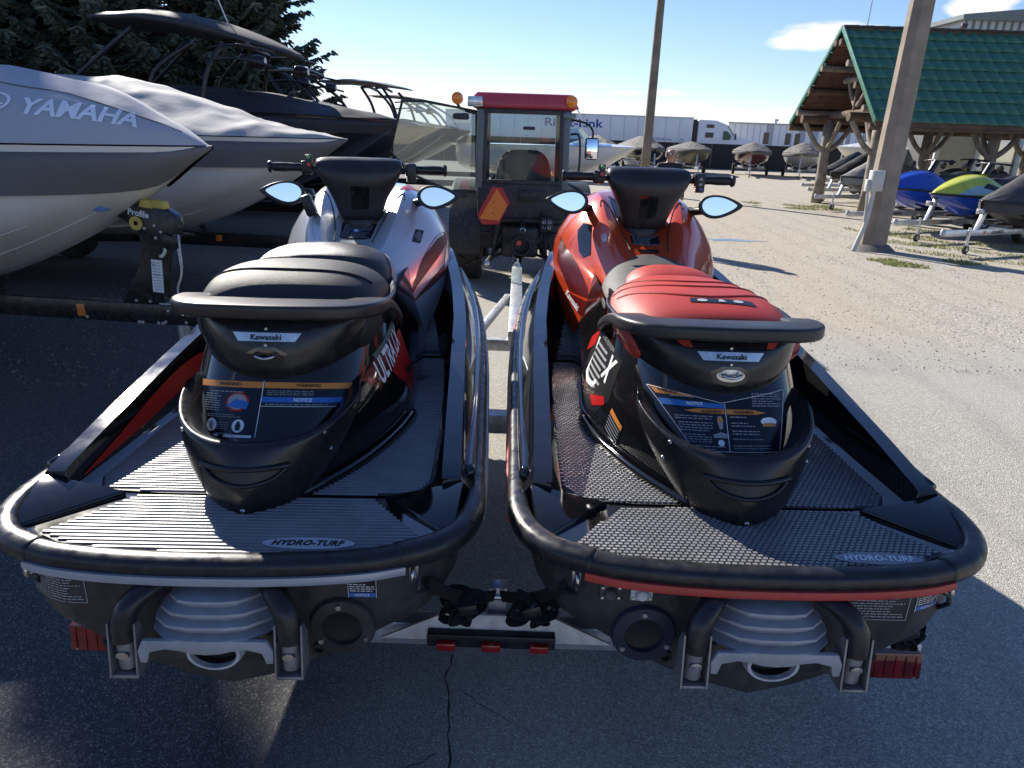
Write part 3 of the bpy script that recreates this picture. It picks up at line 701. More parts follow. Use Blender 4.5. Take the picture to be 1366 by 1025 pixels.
    if K['seat2']:
        for s in (-1, 1): pj.poly('seat_glimpse', [(s * .105, .038), (s * .130, .040), (s * .150, .058), (s * .115, .058)], K['seat2'], T, .0022, .03)
    pl = pj.poly('name_plate', [(-.078, .004), (.078, .004), (.095, .028), (-.095, .028)], STEEL, T, .004, .02)
    pj.text('plate_lettering', 'Kawasaki', 0, .0155, .0155, BLKP, pl, bold=.02, off=.0062, width=.084)
    pj.poly('latch_plate', [(-.058, -.03), (-.025, -.012), (.025, -.012), (.058, -.03), (.045, -.06), (.0, -.07), (-.045, -.06)], GLOSS, T, .002, .02)
    pj.poly('latch_oval', ell(0, -.038, .040, .018), STEEL if K['seat2'] else GLOSS, T, .004, .02)
    P = [pj.pt(x, v, .004 + k) for x, v, k in ((-.024, -.034, 0), (-.022, -.037, .014), (0, -.042, .018), (.022, -.037, .014), (.024, -.034, 0))]
    tube('latch', smooth_path(P, 4), .0045, STEEL, T, 8)
    for x in (-.024, .024): lathe('latch_boss', [(0, .004), (.008, .003), (.010, -.004)], STEEL, T, 10, c=pj.pt(x, -.034, .005), axis='Y')
    for v in (.038, -.006): lathe('screw', [(0, .002), (.004, .001), (.005, -.003)], STEEL, T, 8, c=pj.pt(0, v, .003), axis='Y')
    # grab handle -----------------------------------------------------------
    hz = K['hz']
    half = [(.0, .555, .862 + hz), (.12, .560, .862 + hz), (.18, .572, .860 + hz), (.232, .602, .857 + hz), (.262, .67, .850 + hz), (.272, .78, .835 + hz), (.282, .92, .795 + hz * .6), (.286, 1.06, .745), (.280, 1.15, .70)]
    full = [(-x, y, z) for x, y, z in reversed(half[1:])] + half
    P = smooth_path(full, 6); n = len(P)
    sc = [(.55 + .75 * min(1, abs(i / (n - 1) - .0) * 5, abs(1 - i / (n - 1)) * 5), .45 + .72 * min(1, (i / (n - 1)) * 4.0, (1 - i / (n - 1)) * 4.0)) for i in range(n)]
    sweep('grab_handle', P, rrect(-.046, -.020, .036, .016, .010, 4), K['handle'], T, scales=sc, sharp=False)
    # seat -------------------------------------------------------------------
    for nm, stt, m in K['seat']:
        rings = []
        for y, w, zt in stt:
            zb_ = .775 if nm == 'passenger_seat' else .72
            rings.append(mir([(0, y, zt), (w * .35, y, zt - .002), (w * .65, y, zt - .014), (w * .88, y, zt - .042), (w, y, zt - .085), (w * 1.02, y, (zt + zb_) / 2 - .04), (w * 1.0, y, zb_), (w * .9, y, zb_ - .05)]))
        st = loft(nm, rings, m, T, caps=(True, True), sub=2)
    if K['seat_panel']:
        bo = [c for c in T.children if c.name.startswith('driver_bolster')][0]
        pj = Proj(bvh(bo), (.25, 1.32, .88), (0, 1, 0), (-.5, 0, 1), (-1, 0, -.6))
        pj.poly('seat_panel', [(-.13, -.035), (.0, .055), (.13, .05), (.22, -.02), (.05, -.06)], SEATL, T, .003, .02)
    # piping and seams
    sb = [c for c in T.children if c.name.startswith('passenger_seat')][0]; sbv = bvh(sb)
    for P0 in K['seams']:
        P = []
        for i in range(25):
            k = i / 24; a = -1 + 2 * k; x = P0[0] * a; y = P0[1] + P0[2] * (1 - abs(a) ** 2.0)
            h = sbv.ray_cast(Vector((x, y, 1.4)), Vector((0, 0, -1)))
            if h[0] is not None: P.append(h[0] + Vector((0, 0, .0015)))
        if len(P) > 3: tube('seat_seam', P, .0035, K['seam_mat'], T, 6, up=Vector((0, 1, .2)))
    if K['seat_tag']:
        pj = Proj(sbv, (.02, .80, .9), (1, 0, 0), (0, .75, .66), (0, .3, -1))
        tg = pj.poly('seat_tag', [(-.085, -.012), (.125, -.020), (.118, .022), (-.080, .026)], BLKP, T, .002, .02)
        for x in (-.045, .07): pj.poly('tag_symbol', ell(x, .003, .017, .012, 14), LOGOG, tg, .0032, .02)
        pj.poly('tag_symbol', [(.005, -.008), (.03, -.006), (.022, .014), (.01, .014)], LOGOG, tg, .0032, .02)
    # cowling -----------------------------------------------------------------
    S = [(1.45, ((0, .76), (.05, .76), (.09, .76), (.13, .75), (.18, .70), (.24, .58), (.26, .42))),
         (1.65, ((0, .82), (.06, .82), (.10, .83), (.15, .82), (.21, .74), (.265, .60), (.28, .43))),
         (1.82, ((0, .872), (.068, .874), (.125, .905), (.172, .90), (.245, .80), (.30, .66), (.315, .48))),
         (1.97, ((0, .918), (.078, .922), (.148, .985), (.196, .985), (.285, .865), (.345, .72), (.36, .55))),
         (2.08, ((0, .955), (.088, .962), (.160, 1.055), (.208, 1.055), (.318, .92), (.385, .79), (.39, .64))),
         (2.18, ((0, 1.00), (.095, 1.010), (.165, 1.105), (.214, 1.10), (.335, .965), (.408, .83), (.405, .70))),
         (2.34, ((0, 1.10), (.10, 1.105), (.168, 1.125), (.222, 1.11), (.345, .985), (.415, .85), (.405, .73))),
         (2.55, ((0, 1.125), (.10, 1.12), (.17, 1.10), (.23, 1.07), (.335, .955), (.395, .84), (.385, .74))),
         (2.80, ((0, 1.06), (.09, 1.055), (.155, 1.03), (.21, 1.00), (.29, .915), (.335, .82), (.325, .74))),
         (3.05, ((0, .94), (.07, .935), (.12, .915), (.16, .89), (.21, .84), (.24, .78), (.235, .72))),
         (3.25, ((0, .80), (.03, .80), (.05, .79), (.07, .78), (.09, .76), (.10, .73), (.10, .69)))]
    cowl = loft('cowling', [mir([(x, y, z) for x, z in h]) for y, h in S], hi, T, caps=(False, True), sub=1); autosmooth(cowl, 26)
    cb = bvh(cowl)
    top = Proj(cb, (0, 1.9, 1.3), (1, 0, 0), (0, 1, .45), (0, .35, -1))
    # seams of the console lid
    for s in (1, -1):
        P = [top.pt(s * x, v, .0008) for x, v in ((.085, -.20), (.098, -.10), (.118, .0), (.142, .08), (.168, .14), (.188, .168), (.196, .158), (.20, .12))]
        tube('console_seam', smooth_path(P, 4), .0032, BLKP, T, 6)
    K['cowl_print'](T, cb, top)
    # centre well below the handlebar pad
    rings = []
    for z, y, w, d in ((.90, 2.05, .085, .06), (.96, 2.07, .095, .07), (1.01, 2.10, .10, .08), (1.05, 2.14, .10, .085)):
        rings.append([Vector((w * math.cos(a), y + d * math.sin(a), z)) for a in [2 * math.pi * i / 20 for i in range(20)]])
    loft('steering_shroud', rings, MATTE, T, closed=True, caps=(True, True), sub=1)
    # handlebar ----------------------------------------------------------------
    bar = bpy.data.objects.new('handlebar', None); COL.objects.link(bar); bar.parent = T; bar.location = (0, 2.06, 1.0); bar.rotation_euler = (0, 0, K['steer'])
    rings = []
    for z, y, w, d, e in ((-.045, -.015, .098, .060, 2.8), (.03, -.024, .112, .068, 3), (.085, -.033, .135, .074, 3.2), (.135, -.042, .166, .078, 3.6), (.185, -.046, .192, .074, 4), (.215, -.038, .200, .060, 4), (.238, -.028, .192, .048, 4), (.248, -.018, .16, .03, 3)):
        ring = []
        for i in range(28):
            a = 2 * math.pi * i / 28; c, s = math.cos(a), math.sin(a)
            ring.append(Vector((w * math.copysign(abs(c) ** (2 / e), c), y + d * math.copysign(abs(s) ** (2 / e), s), z)))
        rings.append(ring)
    pad = loft('handlebar_pad', rings, MATTE, bar, closed=True, caps=(True, True), sub=1)
    padb = bvh(pad)
    pj = Proj(padb, (0, -.1, .05), (1, 0, 0), (0, 0, 1), (0, 1, 0), far=.3)
    pj.poly('pad_recess', [(-.038, -.03), (.038, -.03), (.042, .075), (-.042, .075)], GLOSS, bar, .002, .03)
    for s in (1, -1):
        tube('bar_end', [(s * .17, -.035, .19), (s * .26, -.045, .198)], .013, BLKSTEEL, bar, 10)
        lathe('grip', [(0, 0), (.0175, .0), (.0195, .01), (.018, .03), (.0205, .07), (.0205, .105), (.0185, .128), (.026, .132), (.027, .140), (.023, .146), (0, .147)], RUB, bar, 14, c=(s * .255, -.045, .198), R=Matrix.Rotation(s * RAD(90), 3, 'Y'))
        box('switch_housing', (s * .232, -.048, .198), (.05, .048, .06), RUB, bar, .008)
        if s < 0:
            box('switch_box', (-.222, -.062, .225), (.032, .03, .062), RUB, bar, .007)
            lathe('start_button', [(0, .006), (.008, .005), (.009, 0)], pm('green_button', (.10, .42, .12) if K['mat'] == 'ribs' else (.6, .55, .05), .35), bar, 10, c=(-.222, -.079, .245), R=Matrix.Rotation(RAD(90), 3, 'X'))
            lathe('stop_button', [(0, .007), (.009, .006), (.010, 0)], pm('red_button', (.55, .04, .05), .35), bar, 10, c=(-.222, -.079, .212), R=Matrix.Rotation(RAD(90), 3, 'X'))
        else:
            box('control_pod', (.236, -.062, .185), (.044, .032, .085), RUB, bar, .007)
            if K['pods']:
                for z in (.205, .182): prism('pod_button', [(-.010, -.006), (.010, -.006), (0, .008)], 0, .004, LOGOG, bar, R=Matrix.Rotation(RAD(90), 3, 'X'), c=(.236, -.078, z))
                lathe('pod_knob', [(0, .005), (.007, .004), (.008, 0)], pm('blue_button', (.05, .15, .45), .3), bar, 10, c=(.240, -.078, .158), R=Matrix.Rotation(RAD(90), 3, 'X'))
        # lever in front of the grip
        if K['lever'] == s or K['lever'] == 2:
            tube('lever', smooth_path([(s * .235, .0, .19), (s * .27, .02, .192), (s * .33, .022, .195), (s * .385, .012, .198)], 4), .006, BLKSTEEL, bar, 8)
    # mirrors ----------------------------------------------------------------
    for s in (1, -1):
        o2 = [(-.078, -.012), (-.074, .010), (-.055, .030), (-.020, .042), (.03, .040), (.075, .026), (.118, .004), (.122, -.004), (.095, -.026), (.045, -.052), (.0, -.064), (-.040, -.056), (-.066, -.036)]
        o2 = [(a * 1.08, b * 1.1) for a, b in o2]
        root = Vector((s * .345, 2.08, 1.085))
        Rm = Matrix.Rotation(RAD(-s * 6), 3, 'Z') @ Matrix.Rotation(RAD(-6), 3, 'X')
        def mp_(a, b, d): return root + Rm @ Vector((s * a, d, b))
        rings = []
        for k, d in ((.775, -.0125), (.80, -.0150), (.99, -.016), (1.0, -.008), (.97, .015), (.80, .04), (.45, .058), (.1, .064)):
            rings.append([mp_(a * k, b * k, d) for a, b in o2])
        mo = loft('mirror', rings, MATTE if s * K['mat_side'] > 0 else RUB, T, closed=True, caps=(False, True), sub=1)
        g = [mp_(a * .78, b * .78, -.0125) for a, b in smooth2(o2)]
        mesh('mirror_glass', g, [tuple(range(len(g)))], MIRR, mo, False)
        tube('mirror_stalk', smooth_path([mp_(-.05, -.03, .02), (s * .27, 2.14, 1.045), (s * .235, 2.17, 1.035)], 4), .020, RUB, T, 10)
    # decals on the pedestal
    K['ped_print'](T, pb)
    # transom hardware -----------------------------------------------------------
    transom(T, hb, K)
    return T
def smooth2(pts): return [(p.x, p.y) for p in smooth_path([(a, b, 0) for a, b in pts], 4, True)]

BUCK = pm('reverse_bucket_grey', (.34, .35, .37), .5, metal=.1, dirt=.25, var=.14, vscale=18, bump=.05, bscale=150)
ALUB = pm('worn_bracket_metal', (.27, .27, .27), .45, metal=.6, var=.3, vscale=30, dirt=.2)
def transom(T, hb, K):
    n0 = len(CREATED)
    # jet bucket: stacked curved louvres
    for i, (z, w, yb, dep, ti) in enumerate(((.350, .100, -.046, .085, .34), (.316, .122, -.058, .092, .30), (.282, .134, -.070, .10, .24), (.246, .138, -.082, .11, .14))):
        rings = []
        for lift, k in ((.0, 1.0), (-.009, 1.005), (-.010, .97), (-.030, .90), (-.034, .86)):
            ring = []
            for x, y in ((-1, .9), (-.92, .52), (-.62, .10), (-.3, .0), (0, -.015), (.3, .0), (.62, .10), (.92, .52), (1, .9)):
                ring.append(Vector((x * w * k, yb + y * dep + (1 - k) * .10, z + lift + (y * dep) * -ti)))
            rings.append(ring)
        # roof of the louvre back to the transom
        back = [Vector((v.x * .86, .07, v.z + .012)) for v in rings[0]]
        o = loft('bucket_louvre', [back] + rings, BUCK, T); autosmooth(o, 35)
    # bucket lower frame and nozzle
    prism('bucket_skirt', [(-.13, .038), (.13, .038), (.142, .0), (.140, -.040), (.126, -.042), (.118, -.004), (.085, .008), (.055, .002), (.03, -.008), (0, -.012), (-.03, -.008), (-.055, .002), (-.085, .008), (-.118, -.004), (-.126, -.042), (-.140, -.040), (-.142, .0)], 0, .012, BUCK, T, R=Matrix.Rotation(RAD(90), 3, 'X'), c=(0, -.068, .205), bev=.002)
    lathe('jet_nozzle', [(.056, .09), (.050, -.02), (.050, -.035), (.057, -.035), (.062, -.02), (.066, .06)], ALU, T, 24, axis='Y', c=(.005, -.02, .168))
    lathe('nozzle_bore', [(0, .02), (.049, .02), (.050, -.02)], BLKP, T, 24, axis='Y', c=(.005, -.02, .168))
    box('pump_housing', (0, .03, .155), (.27, .10, .11), HULL, T, .015)
    for s in (-1, 1):
        beam('bucket_arm', (s * .088, -.030, .20), (s * .082, -.005, .12), .014, .012, ALU, T, .002)
        # step tube and its bracket
        P = smooth_path([(s * .10, .05, .36), (s * .135, -.015, .362), (s * .160, -.045, .335), (s * .172, -.055, .29), (s * .174, -.058, .23)], 5)
        tube('step_tube', P, .027, RUB, T, 14)
        tube('step_post', [(s * .174, -.058, .24), (s * .174, -.058, .135)], .020, ALUB, T, 12)
        lathe('post_pin', [(0, .004), (.013, .003), (.014, -.004)], STEEL, T, 12, c=(s * .174, -.080, .19), R=Matrix.Rotation(RAD(90), 3, 'X'))
        for q in (-1, 1):
            prism('bracket_cheek', [(-.085, -.03), (-.085, .03), (.03, .03), (.09, .005), (.09, -.01)], -.002, .002, ALUB, T, R=Matrix(((0, 0, 1), (0, 1, 0), (1, 0, 0))), c=(s * .174 + q * .028, -.058, .20))
        box('bracket_foot', (s * .174, -.058, .116), (.058, .055, .012), ALUB, T, .003)
    for ch in CREATED[n0:]:
        for v in ch.data.vertices: v.co.x *= 1.07; v.co.z = .374 - (.374 - v.co.z) * .76
    # exhaust port with bolted flange, on the inner side towards the neighbour
    e = K['exh']
    c = Vector((e * .285, 0, .228)); q = hb.ray_cast(Vector((c.x, -.5, c.z)), Vector((0, 1, 0)))
    c.y = q[0].y
    lathe('exhaust_flange', [(.047, -.004), (.049, -.016), (.076, -.014), (.080, -.008), (.081, .01)], K['flange'], T, 28, axis='Y', c=c)
    lathe('exhaust_bore', [(0, .0), (.030, -.001), (.048, -.0035)], BLKP, T, 28, axis='Y', c=c)
    for a in (95, 215, 335): lathe('flange_bolt', [(0, -.006), (.007, -.006), (.0085, 0), (.0085, .006)], STEEL, T, 6, axis='Y', c=c + Vector((.063 * math.cos(RAD(a)), -.016, .063 * math.sin(RAD(a)))))
    if K['drain']:
        for x, m in ((-.375, HULL), (-.300, ALU)):
            q = hb.ray_cast(Vector((x, -.5, .345)), Vector((0, 1, 0)))
            if q[0]:
                dd = box('drain_plate', q[0] + Vector((0, -.003, 0)), (.055, .012, .042), m, T, .004)
                lathe('drain_plug', [(0, -.006), (.013, -.010), (.016, -.003), (.018, .002)], m, T, 14, axis='Y', c=q[0] + Vector((0, -.010, 0)))
                for u in (-.02, .02):
                    for v in (-.014, .014): lathe('plate_screw', [(0, -.003), (.004, -.002), (.005, .002)], STEEL, T, 8, axis='Y', c=q[0] + Vector((u, -.010, v)))
    # small outlet pairs low on the corner
    for x, z in ((-e * .30, .155), (e * .225, .16)):
        q = hb.ray_cast(Vector((x, -.5, z)), Vector((0, 1, 0)))
        if q[0]: lathe('outlet', [(.008, -.002), (.010, -.010), (.017, -.010), (.019, 0)], RUB, T, 12, axis='Y', c=q[0])
    # stern tie-down eyes and hooks
    for s in (1, -1):
        q = hb.ray_cast(Vector((s * .455, -.5, .365)), Vector((0, 1, 0))); c = q[0] if q[0] else Vector((s * .455, .09, .365))
        box('eye_plate', c + Vector((0, -.002, .0)), (.024, .010, .055), STEEL, T, .004)
        tube('tie_eye', smooth_path([c + Vector((0, -.004, .018)), c + Vector((0, -.028, .010)), c + Vector((0, -.034, -.006)), c + Vector((0, -.026, -.018)), c + Vector((0, -.004, -.022))], 4), .0055, STEEL, T, 8)
    pj = Proj(hb, (0, -.05, .34), (1, 0, 0), (0, 0, 1), (0, 1, 0))
    x0 = K['plate_x']
    fr = [(x0, -.055), (x0 + .155, -.06), (x0 + .155, .022), (x0, .02)]
    def ring_rects(P, w=.0012): return [(min(a[0], b[0]) - w, min(a[1], b[1]) - w, max(a[0], b[0]) + w, max(a[1], b[1]) + w) for a, b in zip(P, P[1:] + P[:1])]
    pj.lines('capacity_print', fine_lines(x0 + .006, -.052, x0 + .15, .016, 9, 5, hfrac=.3), LOGOG, T)
    pj.lines('capacity_frame', [(x0, .019, x0 + .155, .0205), (x0, -.058, x0 + .155, -.0565), (x0, -.058, x0 + .0015, .02), (x0 + .1535, -.058, x0 + .155, .02)], LOGOG, T)
    xn = K['notice_x']
    st = pj.poly('notice_sticker', rrect(xn - .034, -.032, xn + .034, .034), BLKP, T, .0012)
    pj.lines('notice_band', [(xn - .032, -.030, xn + .032, -.018)], BLUEP, st, .002)
    pj.lines('notice_lines', fine_lines(xn - .03, -.016, xn + .03, .008, 4, 8, hfrac=.35) + [(xn - .018, .014, xn - .004, .026), (xn + .002, .016, xn + .02, .020)], WHITEP, st, .002)
    pj.text('notice_word', 'NOTICE', xn, -.024, .007, WHITEP, st, off=.003)
    pj.lines('notice_frame', [(xn - .034, .0325, xn + .034, .034), (xn - .034, -.032, xn - .033, .034), (xn + .033, -.032, xn + .034, .034)], WHITEP, st, .002)
# ------------------------------------------------------------------ the two watercraft
BROWNP = pm('bronze_print', (.060, .036, .032), .42, var=.15)
MAROONP = pm('dark_red_print', (.10, .006, .006), .25, var=.15, coat=.6)
NAVYP = pm('dark_navy_print', (.010, .013, .022), .22, var=.08)
TEALP = pm('teal_print', (.10, .16, .16), .35, metal=.4)
GREYP = pm('grey_print', (.30, .31, .32), .4, var=.1)
SEATG = pm('charcoal_vinyl', (.020, .020, .022), .55, var=.2, bump=.25, bscale=420)
SEATG2 = pm('carbon_grain_vinyl', (.032, .032, .034), .36, var=.15, bump=.3, bscale=700)
SEATL = pm('light_grey_vinyl', (.34, .34, .35), .45, var=.1, bump=.15, bscale=400)
SEATR = pm('red_vinyl', (.45, .045, .028), .45, var=.12, bump=.22, bscale=380)
SEATK = pm('black_suede_vinyl', (.055, .053, .05), .6, var=.3, vscale=20, bump=.25, bscale=300)
BRONZE = pm('bronze_grey_plastic', (.040, .033, .031), .36, metal=.25, var=.12, bump=.06, bscale=800)

def ped_print_left(T, pb):
    pj = Proj(pb, (0, .45, .645), (1, 0, 0), (0, .55, 1), (0, 1, -.3))
    a = pj.poly('warning_sticker', [(-.215, .062), (-.012, .060), (-.022, -.098), (-.172, -.098)], NAVYP, T, .0012, .015)
    pj.poly('sticker_band', [(-.213, .060), (-.013, .058), (-.0135, .040), (-.209, .042)], ORANGEP, a, .002, .02)
    pj.text('sticker_word', 'WARNING', -.110, .050, .010, BLKP, a, bold=.02, off=.003)
    pj.lines('sticker_lines', fine_lines(-.185, -.028, -.13, .024, 8, 21, hfrac=.34) + fine_lines(-.17, .025, -.06, .031, 1, 2) + fine_lines(-.17, -.045, -.06, -.034, 2, 3, hfrac=.3) + fine_lines(-.135, -.078, -.095, -.056, 4, 9, hfrac=.3) + fine_lines(-.13, -.093, -.08, -.084, 1, 4), GREYP, a, .002)
    pj.poly('sticker_pictogram', ell(-.080, .0, .034, .027, 20), REDP, a, .002, .02)
    pj.poly('pictogram_centre', ell(-.080, .0, .028, .022, 20), GREYP, a, .0026, .02)
    pj.poly('pictogram_craft', [(-.112, -.014), (-.05, -.020), (-.045, .0), (-.085, .008)], BLUEP, a, .003, .02)
    for u in (-.150, -.066):
        pj.poly('sticker_pictogram', ell(u, -.066, .018, .018, 16), WHITEP, a, .002, .02)
        pj.poly('pictogram_person', [(u - .006, -.078), (u + .006, -.078), (u + .008, -.066), (u + .003, -.054), (u - .003, -.054), (u - .008, -.066)], BLKP if u > -.1 else GREYP, a, .0028, .02)
    pj.lines('sticker_foot', [(-.170, -.097, -.023, -.090)], WHITEP, a, .002)
    pj.lines('sticker_frame', [(-.0135, -.096, -.0115, .06)], WHITEP, a, .0024)
    b = pj.poly('warning_sticker', [(-.010, .060), (.225, .060), (.185, -.010), (-.016, -.010)], NAVYP, T, .0012, .015)
    pj.poly('sticker_band', [(-.009, .058), (.223, .058), (.212, .041), (-.010, .041)], ORANGEP, b, .002, .02)
    pj.text('sticker_word', 'WARNING', .11, .050, .010, BLKP, b, bold=.02, off=.003)
    pj.poly('sticker_band', [(-.012, .016), (.204, .016), (.195, .001), (-.013, .001)], BLUEP, b, .002, .02)
    pj.text('sticker_word', 'NOTICE', .10, .0085, .010, WHITEP, b, bold=.02, off=.003, shear=.2)
    pj.lines('sticker_lines', fine_lines(0, .020, .13, .036, 3, 31, hfrac=.3) + fine_lines(0, -.007, .18, -.002, 1, 32, hfrac=.5), GREYP, b, .002)
    pj.lines('sticker_frame', [(-.015, -.0108, .186, -.0095)], WHITEP, b, .0024)
    s = Proj(pb, (.32, .86, .62), (.45, .89, 0), (-.25, -.1, 1), (-.85, .43, -.22))
    s.poly('side_flash', [(-.24, .03), (-.05, .10), (.16, .125), (.14, .06), (-.02, .01), (-.16, -.03)], MAROONP, T, .0012, .02)
    s.poly('side_flash', [(-.13, .085), (.18, .150), (.19, .125), (-.12, .070)], TEALP, T, .0018, .02)
    s.poly('side_flash', [(-.02, -.005), (.18, .09), (.26, .10), (.30, -.08), (.22, -.14), (.12, -.13), (.10, -.08), (.04, -.05)], REDP, T, .0015, .02)
    s.poly('side_flash', [(.14, -.02), (.19, -.05), (.26, -.045), (.26, -.06), (.17, -.075)], BLKP, T, .0022, .02)
    s.text('model_lettering', 'ULTRA LX', .02, .055, .085, WHITEP, T, width=.33, bold=.025, rot=RAD(12), shear=.1, off=.0028)

def ped_print_right(T, pb):
    pj = Proj(pb, (0, .45, .642), (1, 0, 0), (0, .55, 1), (0, 1, -.3))
    a = pj.poly('warning_sticker', [(-.222, .088), (-.10, .060), (-.02, .040), (.06, .052), (.185, .085), (.145, -.100), (-.108, -.100)], NAVYP, T, .0012, .015)
    pj.poly('sticker_band', [(-.214, .084), (-.115, .060), (-.095, .050), (-.195, .060)], ORANGEP, a, .002, .02)
    pj.poly('sticker_band', [(-.190, .046), (-.014, .034), (-.014, .021), (-.182, .028)], BLUEP, a, .002, .02)
    pj.poly('sticker_band', [(-.125, .014), (-.09, .020), (-.014, .020), (-.014, .006), (-.10, .009)], ORANGEP, a, .002, .02)
    pj.poly('sticker_band', [(-.008, .020), (.07, .020), (.11, .012), (.08, .007), (-.008, .006)], ORANGEP, a, .002, .02)
    pj.text('sticker_word', 'WARNING', -.050, .0125, .009, BLKP, a, bold=.02, off=.003)
    pj.text('sticker_word', 'WARNING', .040, .0125, .009, BLKP, a, bold=.02, off=.003)
    pj.text('sticker_word', 'NOTICE', -.095, .0335, .009, WHITEP, a, bold=.02, off=.003, shear=.2)
    pj.text('sticker_word', 'WARNING', -.165, .0665, .008, BLKP, a, bold=.02, off=.003, rot=RAD(-11))
    L = []
    for v0, v1, l, r in ((.05, .058, -.16, -.1), (-.012, .002, -.150, -.045), (-.045, -.016, -.142, -.048), (-.075, -.050, -.128, -.055), (-.096, -.080, -.115, -.02)):
        L += fine_lines(l, v0, r, v1, max(1, int((v1 - v0) / .0062)), int(v0 * 1e4) & 255, hfrac=.34)
    for v0, v1, l, r in ((.028, .070, .07, .165), (-.006, .003, .0, .05), (-.030, -.014, .002, .075), (-.052, -.036, .002, .085), (-.066, -.058, .002, .125), (-.090, -.076, .002, .115)):
        L += fine_lines(l, v0, r, v1, max(1, int((v1 - v0) / .0062)), int(v0 * 1e4) & 255, hfrac=.34)
    pj.lines('sticker_lines', L, GREYP, a, .002)
    pj.poly('pictogram_person', [(-.032, -.036), (-.024, -.036), (-.020, -.012), (-.024, .0), (-.034, .0), (-.038, -.012)], GREYP, a, .002, .02)
    pj.poly('pictogram_vest', ell(-.029, -.010, .008, .007, 10), ORANGEP, a, .0026, .02)
    pj.poly('pictogram_craft', [(-.050, -.060), (-.012, -.060), (-.008, -.050), (-.03, -.044), (-.052, -.052)], GREYP, a, .002, .02)
    pj.poly('pictogram_disc', ell(-.032, -.074, .009, .009, 12), WHITEP, a, .0026, .02)
    pj.poly('pictogram_person', ell(.115, -.012, .026, .012, 14), WHITEP, a, .002, .02)
    pj.poly('pictogram_vest', [(.092, -.026), (.138, -.026), (.130, -.016), (.10, -.016)], ORANGEP, a, .0026, .02)
    fr = [(-.216, .082), (-.02, .037), (.18, .080), (.142, -.097), (-.106, -.097)]
    for p, q in zip(fr, fr[1:] + fr[:1]):
        tube('sticker_frame', [pj.pt(p[0] + (q[0] - p[0]) * k / 14, p[1] + (q[1] - p[1]) * k / 14, .0022) for k in range(15)], .0008, WHITEP, a, 4)
    pj.lines('sticker_divider', [(-.0118, -.096, -.0102, .036)], WHITEP, a, .0024)
    s = Proj(pb, (-.32, .86, .62), (.45, -.89, 0), (.25, -.1, 1), (.85, .43, -.22))
    s.poly('badge_panel', [(-.34, .115), (-.02, .10), (.10, .08), (.115, -.06), (.02, -.14), (-.12, -.16), (-.33, -.10)], BLKP, T, .0010, .02)
    # striped badge: slanting bars
    for i in range(7):
        v = .075 - i * .022; s.poly('badge_bar', [(-.235 - i * .006, v), (-.055 + (i % 3) * .02, v - .004), (-.06 + (i % 3) * .02, v - .014), (-.240 - i * .006, v - .010)], GREYP, T, .0020, .02)
    s.poly('badge_bar', [(-.26, .09), (-.235, .09), (-.275, -.06), (-.20, -.085), (-.09, -.075), (-.06, -.05), (-.065, -.035), (-.11, -.058), (-.19, -.066), (-.245, -.045)], WHITEP, T, .0024, .02)
    s.text('badge_letter', 'X', .02, .030, .095, WHITEP, T, width=.10, shear=.35, bold=.05, off=.003, rot=RAD(-8))
    s.text('badge_small_print', '310 LIMITED EDITION', -.14, .105, .016, GREYP, T, width=.30, off=.003, shear=.3, rot=RAD(-4))
    s.poly('side_flash', [(-.40, .06), (-.28, .12), (-.29, .05), (-.40, .0)], REDP, T, .0024, .02)
    s.poly('side_flash', [(-.36, -.10), (-.16, -.16), (-.02, -.17), (-.2, -.19), (-.36, -.15)], WHITEP, T, .0024, .02)
    s.poly('side_flash', [(-.08, -.10), (.07, -.06), (.09, -.085), (-.02, -.125)], REDP, T, .0026, .02)
    s.poly('side_flash', [(-.30, -.19), (-.02, -.185), (-.04, -.205), (-.28, -.215)], REDP, T, .0026, .02)
    # small warning plate low on the flank
    w = s.poly('flank_sticker', [(.155, -.07), (.245, -.105), (.225, -.185), (.125, -.15)], NAVYP, T, .0016, .02)
    s.poly('sticker_band', [(.155, -.072), (.243, -.106), (.239, -.124), (.148, -.09)], ORANGEP, w, .0026, .02)
    for i in range(5): s.poly('sticker_line', [(.146 - i * .003, -.098 - i * .0125), (.230 - i * .003, -.130 - i * .0125), (.229 - i * .003, -.134 - i * .0125), (.145 - i * .003, -.102 - i * .0125)], GREYP, w, .0026, .03)

